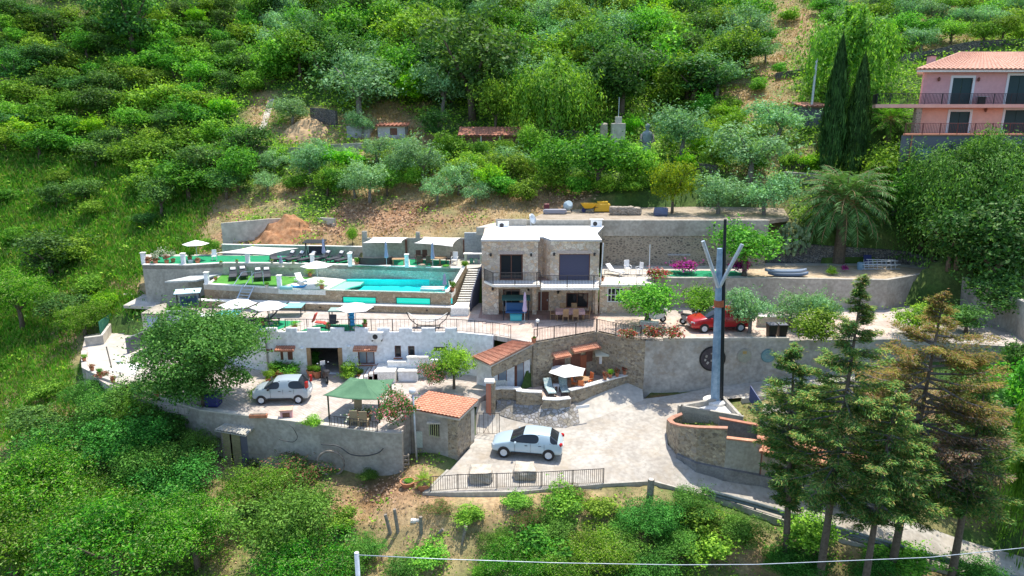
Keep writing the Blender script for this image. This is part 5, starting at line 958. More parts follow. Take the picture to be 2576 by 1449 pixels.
slopewall([(830,382),(900,378),(980,386)], 16, 'grey wall with a pale ledge in front of the ruins', M['concb'], M['concl'])
slopewall([(1370,345),(1470,350)], 18, 'low dark wall in front of the weeping willow-like tree', M['drystone'])
slopewall([(1480,118),(1620,128),(1760,120)], 12, 'thin terrace wall high on the slope above the dark trees', M['drystone'])
pt = [G(u, v) for u, v in ((652,385),(660,345),(672,315),(682,280),(690,250))]
structure(MB().wall([(p.x, p.y, p.z+.06, p.z-.4) for p in pt], .8).build('path', M['concl']))
# soil heap and straw mound
def mound(name, u, v, wpx, hpx, m, label, seed, amp=.25, cat='heap'):
    p = G(u, v); s = ppm(p); R = wpx/2/s; H_ = hpx/s; n = 56; g = np.linspace(-1.15, 1.15, n); a, b = np.meshgrid(g, g); r = np.sqrt(a*a+b*b)
    h = np.clip(1-r, -.3, 1)*H_ + (vnoise(a*R, b*R, .8, seed)-.5)*amp*2+(vnoise(a*R, b*R, .35, seed+1)-.5)*amp
    X_ = a*R+p.x; Y_ = b*R*.8+p.y+R*.5; z0 = np.array([[terr(x, y) for x, y in zip(q, w)] for q, w in zip(X_, Y_)]); zz = np.where(r < 1.1, z0*.55+p.z*.45+h+.05, z0-.4)
    o = sheet(name, X_, Y_, zz, m, {}); return tag(o, label, cat)
mound('soil_heap', 708, 612, 175, 50, M['soilpile'], 'large heap of reddish brown soil behind the upper pool deck', 21, .32)
mound('straw_mound', 765, 350, 150, 42, noisy('straw', (.42,.27,.14), (.56,.40,.22), 2, .95), 'dry straw-covered mound left of the ruins', 25, .3)
# ---------------- vegetation ----------------
def quads(name, C, Nn, sz, asp, m, T=None, parent=None):
    n = len(C); Nn = Nn/np.linalg.norm(Nn, axis=1)[:, None]
    if T is None: T = RNG.normal(size=(n, 3))
    T = T-(T*Nn).sum(1)[:, None]*Nn; T /= np.linalg.norm(T, axis=1)[:, None]+1e-9; B = np.cross(Nn, T); s = np.asarray(sz)[:, None]*.5; a = s*np.asarray(asp).reshape(-1, 1) if np.ndim(asp) else s*asp
    co = np.stack([C-T*s, C-B*a+Nn*s*.15, C+T*s, C+B*a+Nn*s*.15], 1).reshape(-1, 3).astype(np.float32)
    me = bpy.data.meshes.new(name); me.vertices.add(4*n); me.vertices.foreach_set('co', co.ravel()); me.loops.add(4*n); me.loops.foreach_set('vertex_index', np.arange(4*n, dtype=np.int32)); me.polygons.add(n); me.polygons.foreach_set('loop_start', np.arange(0, 4*n, 4, dtype=np.int32)); me.update(calc_edges=True)
    me.materials.append(m); o = bpy.data.objects.new(name, me); COL.objects.link(o)
    if parent is not None: o.parent = parent
    return o
def sph(n): d = RNG.normal(size=(n, 3)); return d/np.linalg.norm(d, axis=1)[:, None]
def lobed(n, nl, rl, cen, rad, up=.35, fill=.12, flat=1.0):
    Lc = sph(nl)*RNG.uniform(.35, 1.0, (nl, 1))**.6; Lc[:, 2] = Lc[:, 2]*.8+.1; Lc = Lc*np.array(rad)*(1-rl*.9/max(rad)*.5)+np.array(cen); R = rl*RNG.uniform(.45, 1.4, nl)
    k = RNG.choice(nl, n, p=R**2/(R**2).sum()); d = sph(n); d[:, 2] = np.abs(d[:, 2])*.75+d[:, 2]*.25*0+RNG.normal(size=n)*.2; d /= np.linalg.norm(d, axis=1)[:, None]
    r = R[k]*RNG.uniform(.55, 1.08, n)**.5; C = Lc[k]+d*r[:, None]*np.array([1, 1, flat]); f = RNG.random(n) < fill; C[f] = np.array(cen)+sph(f.sum())*RNG.random((f.sum(), 1))*np.array(rad)*.75
    ns = max(30, n//60); per = max(8, n//(ns*5)); k = RNG.choice(nl, ns, p=R**2/(R**2).sum()); dd = sph(ns); dd[:, 2] = np.abs(dd[:, 2])*.9+.1; idx = RNG.choice(n, ns*per, replace=False); q = np.repeat(np.arange(ns), per); tt = np.tile(np.linspace(.7, 2.0, per), ns)+RNG.normal(size=ns*per)*.03
    C[idx] = Lc[k[q]]+dd[q]*R[k[q]][:, None]*tt[:, None]*np.array([1, 1, flat])+RNG.normal(size=(ns*per, 3))*rl*.13; d[idx] = sph(len(idx))
    C[:, 2] = np.maximum(C[:, 2], 0)
    return C, d+RNG.normal(size=(n, 3))*.6+np.array([0, 0, up])
G3 = lambda *c: list(c)
LM = dict(
 olive=leafmat('olive_leaves', [(0.175,0.361,0.160),(0.254,0.494,0.235),(0.352,0.629,0.319),(0.137,0.294,0.128)], .3, .015, .2),
 carob=leafmat('carob_leaves', [(0.064,0.191,0.036),(0.100,0.273,0.054),(0.152,0.369,0.071),(0.203,0.409,0.107),(0.044,0.136,0.024)], .3, 0, 0),
 bush=leafmat('bush_leaves', [(0.072,0.199,0.021),(0.121,0.308,0.034),(0.215,0.454,0.051),(0.312,0.581,0.067)], .35, .03, .3),
 dark=leafmat('dark_leaves', [(0.060,0.148,0.035),(0.095,0.247,0.049),(0.163,0.345,0.073),(0.064,0.173,0.049)], .3, .02, .25),
 bright=leafmat('bright_leaves', [(0.148,0.422,0.016),(0.230,0.553,0.023),(0.330,0.632,0.031),(0.099,0.316,0.023)], .4, .02, .15),
 yellow=leafmat('yellow_leaves', [(.34,.42,.02),(.28,.40,.02),(.22,.36,.02),(.16,.28,.03),(.12,.24,.02)], .4, .01, .1),
 weep=leafmat('willow_leaves', [(0.142,0.335,0.041),(0.200,0.420,0.056),(0.259,0.476,0.070),(0.094,0.252,0.041)], .4, .02, .15),
 locust=leafmat('locust_leaves', [(0.084,0.276,0.015),(0.136,0.369,0.020),(0.208,0.441,0.030),(0.046,0.173,0.015),(0.020,0.092,0.010),(0.331,0.452,0.140)], .4, .025, .25),
 glossy=leafmat('glossy_leaves', [(0.030,0.105,0.020),(0.059,0.178,0.027),(0.105,0.268,0.054),(0.044,0.134,0.027),(0.044,0.134,0.027),(0.238,0.387,0.137),(0.030,0.090,0.020)], .2, .01, .1),
 cypress=leafmat('cypress_leaves', [(0.025,0.070,0.019),(0.040,0.101,0.023),(0.060,0.151,0.034),(0.101,0.222,0.055)], .2, .01, .1),
 palm=leafmat('palm_leaves', [(0.078,0.186,0.046),(0.124,0.264,0.078),(0.186,0.341,0.124),(0.078,0.171,0.046)], .25, .01, .1),
 pink=leafmat('oleander_leaves', [(.05,.18,.03),(.85,.16,.24),(.07,.24,.04),(.04,.15,.03),(.08,.26,.05),(.88,.34,.38),(.06,.2,.03),(.05,.17,.03)], .3, .01, .1),
 red=leafmat('bougainvillea_red', [(.45,.02,.05),(.06,.16,.03),(.30,.02,.05),(.09,.22,.05),(.66,.50,.42),(.60,.10,.08),(.04,.12,.02)], .3, .01, .1),
 spike=leafmat('dock_leaves', [(0.045,0.144,0.020),(0.072,0.198,0.030),(0.108,0.252,0.040),(0.270,0.108,0.070),(0.054,0.162,0.020),(0.342,0.153,0.120)], .3, 0, 0),
 tallg=leafmat('tall_grass_blades', [(0.092,0.336,0.025),(0.138,0.403,0.040),(0.196,0.448,0.060),(0.081,0.269,0.020),(0.253,0.403,0.080),(0.299,0.336,0.100)], .4, 0, 0),
 fleaf=leafmat('near_leaves', [(0.058,0.185,0.024),(0.090,0.282,0.036),(0.146,0.371,0.061),(0.029,0.098,0.014),(0.180,0.414,0.073)], .3, .025, .25),
 wdark=leafmat('pepper_leaves', [(0.078,0.216,0.036),(0.130,0.297,0.054),(0.182,0.378,0.072),(0.065,0.162,0.036)], .35, 0, 0),
 deadn=leafmat('dead_needles', [(.30,.19,.12),(.22,.16,.12),(.36,.22,.13),(.26,.24,.20)], .2, 0, 0),
 magenta=leafmat('bougainvillea_magenta', [(.50,.02,.38),(.62,.05,.48),(.30,.01,.22),(.10,.12,.04)], .3, .01, .1),
 white=leafmat('white_flowers', [(.75,.75,.70),(.08,.2,.04),(.8,.8,.76),(.06,.16,.03),(.05,.14,.03)], .3, .01, .1),
 orangec=leafmat('autumn_needles', [(0.235,0.243,0.045),(0.332,0.309,0.063),(0.391,0.243,0.117),(0.196,0.216,0.063),(0.411,0.224,0.108),(0.176,0.206,0.054)], .3, .01, .1),
 conif=leafmat('fir_needles', [(0.324,0.503,0.113),(0.443,0.368,0.128),(0.068,0.206,0.049),(0.116,0.311,0.075),(0.206,0.416,0.100),(0.046,0.157,0.037),(0.365,0.362,0.100),(0.092,0.260,0.063)], .25, .01, .1),
 straw=leafmat('straw_blades', [(.52,.36,.17),(.42,.28,.12),(.60,.45,.24),(.30,.26,.09)], .3, .01, .1),
 grass=leafmat('hill_grass', [(0.103,0.272,0.028),(0.182,0.388,0.041),(0.288,0.504,0.067),(0.419,0.544,0.113),(0.053,0.156,0.023)], .35, .01, .1))
def trunk(parent, h, r=.03, m='bark', limbs=4, spread=.28, seed=1, top=.75):
    rr = random.Random(seed); mb = MB(); k = Vector((rr.uniform(-.04,.04), rr.uniform(-.04,.04), h)); mb.tube([(0,0,-.08), (k.x*.4, k.y*.4, h*.5), k], [r*1.35, r, r*.85], 7)
    for i in range(limbs):
        a = i*6.283/limbs+rr.uniform(-.4,.4); e = Vector((math.cos(a)*spread*rr.uniform(.6,1.1), math.sin(a)*spread*rr.uniform(.6,1.1), top*rr.uniform(.8,1.05))); mid = k.lerp(e, .5)+Vector((0,0,-.03)); mb.tube([k-Vector((0,0,.03)), mid, e], [r*.7, r*.45, r*.2], 5, cap=False)
    return mb.build('trunk', M[m], parent, True)
def tree_kind(name, lm, n, nl, rl, cen, rad, leaf, asp, tr=True, h=.35, seed=1, nm='tree', **k):
    t = thing(nm, 'x', nm.replace('_', ' '), (0,0,0), local=True)
    if tr: trunk(t, h, seed=seed, **({'m': k.pop('bm')} if 'bm' in k else {}))
    C, Nn = lobed(n, nl, rl, cen, rad, **k); quads('crown' if tr else 'foliage', C, Nn, leaf*RNG.uniform(.6, 1.35, n), asp, LM[lm], parent=t); return Kind(t)
KK = {}
def reg(key, *ks): KK[key] = list(ks)
reg('olive', *[tree_kind('o', 'olive', 4200, 20, .17, (0,0,.50), (.42,.42,.47), .045, .4, seed=i, nm='olive_tree', bm='barkg') for i in range(3)])
reg('bush', *[tree_kind('b', 'bush', 3600, 16, .19, (0,0,.42), (.40,.40,.40), .05, .65, False, seed=i, nm='bush', fill=.2) for i in range(3)])
reg('dark', *[tree_kind('d', 'dark', 4500, 22, .17, (0,0,.52), (.42,.42,.44), .042, .6, seed=i+3, nm='evergreen_tree') for i in range(3)])
reg('broad', *[tree_kind('d', 'bush', 4500, 22, .17, (0,0,.52), (.42,.42,.44), .042, .6, seed=i+3, nm='broadleaf_tree') for i in range(2)])
reg('bright', *[tree_kind('g', 'bright', 3000, 16, .17, (0,0,.50), (.40,.40,.42), .055, .6, False, seed=i+6, nm='bush') for i in range(2)])
reg('yellow', tree_kind('y', 'yellow', 5500, 24, .16, (0,0,.52), (.42,.42,.46), .04, .6, seed=9, nm='broadleaf_tree'))
reg('locust', *[tree_kind('l', 'locust', 15000, 30, .14, (0,0,.52), (.42,.42,.44), .026, .35, seed=i+11, nm='locust_tree', fill=.08) for i in range(2)])
reg('carob', tree_kind('c', 'carob', 46000, 64, .12, (0,0,.41), (.46,.46,.52), .022, .5, seed=14, nm='carob_tree', fill=.2))
reg('fbush', *[tree_kind('l', 'fleaf', 12000, 24, .14, (0,0,.46), (.42,.42,.42), .026, .5, False, seed=i+11, nm='bush', fill=.2) for i in range(2)])
reg('glossy', tree_kind('m', 'glossy', 9500, 34, .14, (0,0,.56), (.42,.42,.42), .034, .5, seed=15, nm='magnolia_tree', up=.1))
reg('pink', tree_kind('p', 'pink', 4200, 18, .17, (0,0,.5), (.40,.40,.42), .045, .45, False, nm='oleander'))
reg('red', tree_kind('p', 'red', 1300, 12, .18, (0,0,.45), (.42,.42,.36), .07, .7, False, nm='flowering_shrub'))
reg('spike', tree_kind('p', 'spike', 5200, 24, .13, (0,0,.42), (.44,.44,.40), .035, .3, False, nm='bush'))
reg('magenta', tree_kind('p', 'magenta', 1300, 12, .18, (0,0,.45), (.42,.42,.36), .07, .7, False, nm='flowering_shrub'))
reg('white', tree_kind('p', 'white', 1100, 12, .18, (0,0,.5), (.40,.40,.40), .06, .8, False, nm='flowering_shrub'))
def weepk(seed, lm='weep', n=900, lf=1.0):
    t = thing('weeping_tree', 'x', 'tree', (0,0,0), local=True); trunk(t, .45, .028, seed=seed, top=.85); d = sph(n); d[:, 2] = np.abs(d[:, 2]); P0 = d*np.array([.40,.40,.36])*RNG.uniform(.6, 1.05, (n, 1))*(1+.22*np.sin(d[:, :1]*7+seed)+.20*np.sin(d[:, 1:2]*9+seed*2)+.12*np.sin(d[:, 2:]*13))+np.array([0,0,.58]); Ls = RNG.uniform(.2, .85, n)*(1.15-d[:, 2]); C = []; 
    for k in range(14): f = k/14; C.append(P0+np.c_[d[:, 0]*.06*f**.5, d[:, 1]*.06*f**.5, -Ls*f]+RNG.normal(size=(n, 3))*.012)
    C = np.concatenate(C); C[:, 2] = np.maximum(C[:, 2], .03); Nn = np.concatenate([d]*14)+RNG.normal(size=(len(C), 3))*.6; T = np.tile([0, 0, 1.], (len(C), 1))+RNG.normal(size=(len(C), 3))*.3
    quads('crown', C, Nn, lf*RNG.uniform(.035, .06, len(C)), .35, LM[lm], T, t); return Kind(t)
reg('weep', weepk(1), weepk(2)); reg('pepper', weepk(3, 'wdark', 2600, .5))
def cypk(seed):
    t = thing('cypress_tree', 'x', 'tree', (0,0,0), local=True); MB().tube([(0,0,-.03),(0,0,.5)], .06, 7, .02).build('trunk', M['bark'], t); n = 7000; z = RNG.random(n)**.85; r = .46*np.minimum(1, (z/.12)**.5)*(1-z**2.2)**.8*RNG.uniform(.72, 1.05, n); a = RNG.random(n)*6.283; r *= 1+.18*np.sin(a*5+z*22); d = np.c_[np.cos(a), np.sin(a), np.full(n, .25)]
    C = np.c_[np.cos(a)*r, np.sin(a)*r, z*.98+.02]; T = np.c_[d[:, 0]*.2, d[:, 1]*.2, np.ones(n)*.25]+RNG.normal(size=(n, 3))*.12; quads('crown', C, d+RNG.normal(size=(n, 3))*.4, RNG.uniform(.05, .10, n), .3, LM['cypress'], T, t); return Kind(t)
reg('cypress', cypk(1))
def palmk(nf, droop, lm='palm'):
    t = thing('palm_tree', 'x', 'palm', (0,0,0), local=True); MB().tube([(0,0,-.1),(0,0,.25),(0,0,.52)], [.07,.055,.075], 10).build('trunk', M['bark'], t); C = []; Nn = []; T = []; S_ = []; st = MB()
    for i in range(nf):
        a = i*2.39996; el = 1.45-1.75*(i/nf); Lf = RNG.uniform(.46, .56); p = np.array([0, 0, .55]); dirh = np.array([math.cos(a), math.sin(a), 0]); path = []
        for k in range(15):
            e = el-droop*(k/14)**1.3; p = p+(dirh*math.cos(e)+np.array([0, 0, math.sin(e)]))*Lf/14; path.append(tuple(p)); side = np.array([-dirh[1], dirh[0], 0]); tang = dirh*math.cos(e)+np.array([0,0,math.sin(e)])
            if k > 1:
                for s_ in (-1, 1):
                    for q in (0, .5): l = .10*math.sin(math.pi*(k+1)/16)+.02; dd_ = side*s_*.85+tang*.5-np.array([0, 0, .35]); dd_ /= np.linalg.norm(dd_); C.append(p+dd_*l*.5+tang*q*Lf/14); T.append(dd_); Nn.append(np.cross(dd_, tang)+RNG.normal(size=3)*.2); S_.append(l*1.25)
        st.tube(path[::3]+[path[-1]], .006, 4, .002, cap=False)
    st.build('stems', M['wood'], t); quads('fronds', np.array(C), np.array(Nn), np.array(S_), .10, LM[lm], np.array(T), t); return Kind(t)
reg('palm', palmk(70, 1.35)); reg('palmup', palmk(36, .9, 'bush')); reg('yucca', palmk(22, .7, 'bright'))
CNT = {}
ALIGN = Matrix.Identity(3)
def plant(kind, u, vb, w, h, label=None, group=None, z=None, src=None):
    p = G(u, vb) if z is None else Pz(u, vb, z); s = ppm(p); ks = KK[kind]; i = CNT.get(kind, 0); CNT[kind] = i+1; k = ks[i % len(ks)]
    o = k.put(p-Vector((0, 0, .08)), random.uniform(0, 6.28), label, group, (w/s/.9, w/s/.9*random.uniform(.9, 1.05), h/s/.965))
    return o
PL = '''carob|520|1016|330|268|great round-crowned green tree over the lower patio, left of the small car|C
broad|1625|822|165|118|light green spreading tree right of the stone annex, above red flowers|T
broad|1762|806|112|88|dark leafy bush behind the motorcycles and the red car|T
olive|1885|838|140|128|olive tree with leaning trunk just right of the red car roof|T
olive|1990|826|118|118|round olive tree between the red car and the tall conifers|T
olive|2068|832|95|112|slim olive tree directly behind the dark conifer top|T
bush|2055|868|130|100|bright bushy shrub beside the two black bins|T
broad|1872|694|178|138|wide pale green tree behind the monument arms|R
magenta|1728|688|75|40|magenta bougainvillea left of the monument column|R
magenta|1866|690|62|45|deep purple bougainvillea right of the monument column|R
red|1655|706|75|40|pinkish red bougainvillea at the end of the white-chair terrace|R
bush|2092|692|32|26|small pale green plant on the sandy terrace|R
magenta|2122|684|22|22|tiny hot pink potted flower left of the stacked ladders|R
red|1580|852|55|36|red potted flowers behind the right balustrade|T
red|1642|856|62|50|scarlet and cream flowering hedge above the rubble wall|T
red|1692|862|58|55|crimson bougainvillea in front of the red car bonnet|T
palm|2108|665|215|235|big shaggy date palm on the terrace above the dark stone wall|N
cypress|2082|455|62|328|taller and broader of the two dark cypresses|N
cypress|2140|455|64|290|right-hand cypress of the dark pair|N
palmup|2228|402|118|125|small upright palm between the cypresses and the pink house|N
pepper|2418|652|345|312|huge weeping pepper tree hiding the foot of the pink house|P
glossy|2478|775|310|290|dark glossy magnolia with yellow flecks at the right edge|N
dark|2305|640|165|195|dark tree in front of the grey basement wall|P
dark|2232|530|85|75|low dark tree between the palm and the basement wall|N
broad|2345|655|130|150|leafy tree at the foot of the grey basement wall|P
bush|1935|110|55|45|round bush on the bare dry slope, upper|N
bush|1962|190|45|36|round bush on the bare dry slope, middle|N
olive|1925|160|75|62|small olive at the left edge of the bare dry slope|N
bush|1905|235|60|42|low bush at the foot of the bare dry slope|N
bush|1985|60|60|45|shrub near the top of the bare dry slope|N
dark|2310|655|150|160|deep shaded evergreen between the palm and the magnolia|N
dark|2380|700|150|120|dark evergreen under the left side of the magnolia|N
yellow|1690|548|112|148|yellow-green tree standing over the storage yard|N
olive|1805|550|150|132|grey-green olive on the yard wall, right of the yellow tree|N
olive|1922|552|145|130|second olive on the yard wall, before the parked car|N
olive|1885|466|215|150|largest silvery olive in the middle of the right slope|N
olive|1712|402|152|158|tall round olive just right of the cloaked statue|N
olive|1952|362|170|118|broad olive left of the small tile-roofed house|N
broad|1502|485|190|150|wide light green fig-like tree above the storage yard|N
broad|1395|480|140|130|olive-toned leafy tree left of the fig-like tree|N
broad|1600|470|110|115|green tree under the statue, touching the fig-like tree|N
olive|1298|445|118|80|low dome-shaped olive left of the fig-like tree|N
bright|1226|490|86|82|vivid lime green citrus bush in the lower orchard|N
olive|1155|492|110|100|dull olive left of the lime green bush|N
olive|1062|470|135|130|upright olive among white flowers, below the ruins|N
olive|1000|462|95|105|olive close beside the ruins wall|N
olive|930|512|118|128|olive on the orchard edge above the bare brown bank|N
olive|785|462|118|108|olive below the straw mound|N
bright|868|432|115|62|lime green shrub under the ruins' pale ledge|N
bush|850|502|85|85|green shrub with white flowers around it|N
broad|602|482|120|112|bushy green tree at the left start of the orchard|N
olive|692|442|78|66|small olive left of the straw mound's wall|N
olive|736|315|115|82|round olive right of the narrow climbing path|N
olive|911|352|78|78|small round olive in front of the ruins|N
broad|1246|348|120|150|leafy tree hanging over the lean-to roof|N
weep|1392|352|200|195|big yellow-green weeping tree in the middle of the hillside|N
weep|2128|255|225|215|tall weeping pepper tree behind the cypress tops|N
olive|905|305|225|165|broad soft grey-green tree above the ruins|N
dark|1190|305|265|245|massive dark pine rising above the lean-to|N
dark|1120|240|170|150|dark tree left of the massive pine|N
dark|1562|300|205|195|dense dark green tree behind the pale tower|N
dark|1742|262|235|108|wide dark flat-topped tree on the right hillside|N
dark|1868|190|145|95|dark rounded tree beside the dry slope|N
dark|340|150|200|190|black-green conifers at the upper left corner of the hill|N
dark|1095|360|95|80|dark olive-like tree left of the lean-to|N
bright|1582|350|62|62|bright green shrub between the tower and the statue|N
bright|1850|320|85|60|bright green bush left of the broad olive|N
dark|408|550|108|108|lone round dark bush on the left grassy slope|N
dark|215|512|96|66|flattened dark shrub in the tall grass at left|N
dark|130|700|190|115|wide dark shrub mass low at the left edge|N
locust|60|835|185|170|bright green tree at the left edge beside the tall grass|N
locust|215|850|130|95|fresh green shrub left of the green netting|N
bright|270|790|75|60|yellow-green shrub above the pale patio slab|N
broad|888|624|34|50|young slender tree on the soil bank above the sofas|N
broad|1142|978|108|122|glossy citrus tree left of the cottage|C
pink|992|1086|118|118|large oleander covered in pink blooms beside the green gazebo|C
pink|1085|985|90|85|smaller pink oleander beyond the hut roof|C
bush|880|955|60|52|leafy plant at the back left of the green gazebo|C
bush|715|945|75|50|mixed potted greenery left of the garage door|C
bush|792|920|42|42|leafy plant in terracotta pots beside the garage|C
white|905|1062|70|36|white flowers in the shade of the green gazebo|C
bush|785|1072|55|34|low green plant on the courtyard wall edge|C
bush|660|1000|60|40|shrub in front of the big tree, by the small car bonnet|C
red|258|948|40|20|reddish pots and flowers on the curved left wall|C
red|318|985|40|20|pink flowers on the left wall near the white sail|C
white|408|660|30|38|white potted shrub at the left end of the upper deck|U
red|385|662|34|22|pink flower pots beside the white shrub|U
bush|530|640|52|48|round green shrub right of the far white parasol|U
dark|2562|1010|120|150|bright-edged shrub at the far right below the long wall|N
bright|2560|930|80|60|vivid green bush at the far right edge|N
dark|2430|838|130|80|dark shrub at the foot of the long stained wall|T
broad|2300|845|120|85|leafy tree in front of the long wall beyond the conifers|T
dark|2400|700|150|140|dark evergreen on the bank right of the ladder pile|N
dark|2500|830|180|150|dark evergreen below the magnolia at the right edge|N
dark|2570|740|140|170|dark tree cut by the right edge under the magnolia|N
broad|2330|640|110|110|green tree directly right of the big date palm|N
broad|2545|1130|210|250|tall leafy tree at the right edge behind the orange conifer|N
dark|2430|1200|190|230|dark evergreen behind the orange conifer's foot|N
dark|2560|1290|180|200|dark evergreen at the right edge beside the lower road|N
dark|2330|1190|170|150|dark evergreen between the tiled shelter and the road|N
bush|2200|1075|150|90|leafy bush on the pale bank behind the conifers|N
bush|2060|1060|110|70|leafy bush beside the low fence wall behind the conifers|N
fbush|225|1035|120|95|bush against the top of the curved patio wall|N
fbush|300|1068|130|100|second bush against the curved patio wall|N
fbush|440|1130|130|105|bush below the big round tree, against the wall|N
fbush|510|1160|100|95|bush at the left side of the corrugated shelter|N
broad|2590|640|190|230|broad leafy tree at the right edge above the magnolia|P
dark|2560|560|170|180|dark tree at the right edge beside the grey basement wall|N
weep|2568|1400|140|420|dark hanging creepers down the right edge of the photo|N'''
ZS = dict(P=8.0, C=ZC, T=ZL2, R=ZR3, U=ZL4, N=None)
for ln in PL.split('\n'): k, u, v, w, h, lab, lv = ln.split('|'); plant(k, float(u), float(v), float(w), float(h), lab, z=ZS[lv])
FG = '''locust|100|1345|300|230|feathery bright green tree with pale blossoms at the lower left
locust|45|1480|300|220|leafy locust tree cut by the bottom left corner
locust|300|1490|340|250|large bright locust tree at the bottom edge, second from the left
locust|500|1440|230|190|locust tree right of the big bottom-left one
fbush|385|1250|200|150|dense bush below the left retaining wall, upper
fbush|470|1225|165|130|dense bush directly left of the corrugated shelter
fbush|262|1140|150|150|leafy bush below the curved patio wall
locust|345|1120|140|130|light green tree against the curved patio wall
olive|165|1235|130|85|grey-green bush left of the locust trees
fbush|720|1420|280|220|big leafy bush in the middle of the lower garden
locust|655|1290|180|130|bright bush just right of the locust trees
fbush|790|1340|150|130|bush with reddish stems under the courtyard wall
locust|770|1500|260|170|green bush cut by the bottom edge, left of the grey pole
fbush|860|1480|150|110|bush at the bottom edge touching the grey pole
spike|725|1222|200|80|clump of plants with reddish flower spikes below the wall
fbush|930|1215|60|34|weeds at the wall foot below the hose
bush|870|1330|90|50|low weeds on the tan slope, left of the posts
spike|1100|1300|90|40|dry reddish weeds right of the old posts
bush|1180|1320|90|44|green weeds on the straw bank, right of the posts
fbush|930|1400|100|60|shrub on the tan slope above the steel pole
bush|1080|1420|110|60|bushy weeds under the old posts
spike|640|1185|60|40|reddish weeds right of the corrugated shelter
bush|688|1120|40|52|ivy-like plant climbing the courtyard wall
bush|790|1130|28|60|thin creeper hanging on the courtyard wall
locust|1300|1500|170|140|bright green locust bush at the bottom centre
locust|1500|1450|190|120|widest bright green bush in the bottom centre
fbush|1620|1500|170|110|bright green bush at the bottom, right of the widest one
spike|1330|1320|90|50|scrubby bush below the rusty fence, left
spike|1440|1262|90|42|scrub bush at the foot of the rusty fence, right part
fbush|1580|1345|110|62|shrub left of the cut log post
fbush|1400|1350|120|60|low weedy bush in the middle of the lower bank
fbush|1250|1400|110|70|green weedy bush left of the bottom locusts
locust|1400|1470|160|110|bright feathery bush between the two bottom locusts
bush|1300|1280|80|34|dusty weeds along the fence foot, left
bush|1500|1300|100|50|weedy mound right of the fence end
fbush|1690|1400|130|80|shrub below the cut log post
fbush|1750|1310|140|90|flowering weeds clump beside the cut log post
fbush|1860|1390|140|110|dark shrub beneath the roadside pipes
fbush|2010|1460|170|90|shrub between the first two conifer trunks
fbush|1010|1470|100|70|small green bush in dry grass at the bottom
bush|1215|1455|60|40|low clump among the old wooden posts
fbush|2440|1480|150|90|shrub below the road at the lower right
fbush|2190|1480|150|80|shrub between the conifer trunks at the bottom edge
bush|120|1010|90|60|pale shrub on the dry bank left of the patio
dark|95|1110|140|90|dark scrub on the bank at the left edge'''
for ln in FG.split('\n'): k, u, v, w, h, lab = ln.split('|'); plant(k, float(u), float(v), float(w), float(h), lab)
# scattered shrubs and trees, individuals, placed by jittered spacing inside picture zones
placed = []
def pin(x, y, poly): return bool(inpoly(np.array([x]), np.array([y]), poly)[0])
AV = [[(600,240),(850,230),(1040,290),(1040,350),(700,400),(600,400)], [(1130,290),(1480,290),(1480,385),(1130,385)], [(1480,240),(1680,240),(1680,420),(1480,420)], [(1900,60),(2060,40),(2060,420),(1850,440),(1840,230)], [(1990,240),(2110,240),(2110,340),(1990,340)], [(2180,120),(2576,60),(2576,500),(2180,500)], [(2050,100),(2215,100),(2215,540),(2050,540)]]
LMK = [('the ruined hut',985,330),('the straw mound',765,325),('the narrow climbing path',672,310),('the lean-to',1234,350),('the massive dark pine',1190,180),('the yellow-green weeping tree',1392,250),('the pale tower',1553,330),('the cloaked statue',1625,360),('the flat-topped dark tree',1742,210),('the bare dry slope',1950,160),('the flue pipe',2046,200),('the cypress pair',2130,280),('the pink house',2440,200),('the big date palm',2120,530),('the yellow-green tree above the yard',1690,480),
 ('the black-green corner conifers',340,70),('the lone round dark bush',408,500),('the left picture edge',0,300),('the tall left grass',200,600),('the top left corner',60,20),('the villa roof',1360,560),('the soil heap',708,590),('the lime green citrus bush',1226,450),('the corrugated shelter',595,1100),('the bottom left corner',30,1420),('the curved patio wall',260,960),('the cut log post',1634,1230),('the rusty fence',1350,1200),('the roadside pipes',2000,1300),('the soft green weeping tree',905,220),('the middle of the top edge',1288,10),('the magnolia',2478,600),('the right picture edge',2560,300)]
KD = dict(olive='grey-green olive tree', bush='rounded green bush', dark='dark evergreen tree', broad='leafy green tree', bright='lime green bush', weep='drooping tree', fbush='leafy green bush', locust='feathery bright tree'); USED = {}
ORD = ['', 'second ', 'third ', 'fourth ', 'fifth ', 'sixth ', 'seventh ', 'eighth ', 'ninth ']
def mklabel(k, u, v, w):
    cands = sorted(LMK, key=lambda q: (q[1]-u)**2+(q[2]-v)**2)[:4]; sz = 'small' if w < 62 else 'medium' if w < 95 else 'large'
    for n_ in range(9):
        for nm, lu, lv in cands:
            dx, dy = u-lu, v-lv; a = 'left of' if dx < 0 else 'right of'
            if abs(dy) > abs(dx): a = 'above' if dy < 0 else 'below'
            if abs(abs(dx)-abs(dy)) < .45*max(abs(dx), abs(dy)): a = ('upper ' if dy < 0 else 'lower ')+('left of' if dx < 0 else 'right of')
            t = '%s%s %s %s %s' % (ORD[n_], sz, KD[k], a, nm)
            if t not in USED: USED[t] = 1; return t
    return t
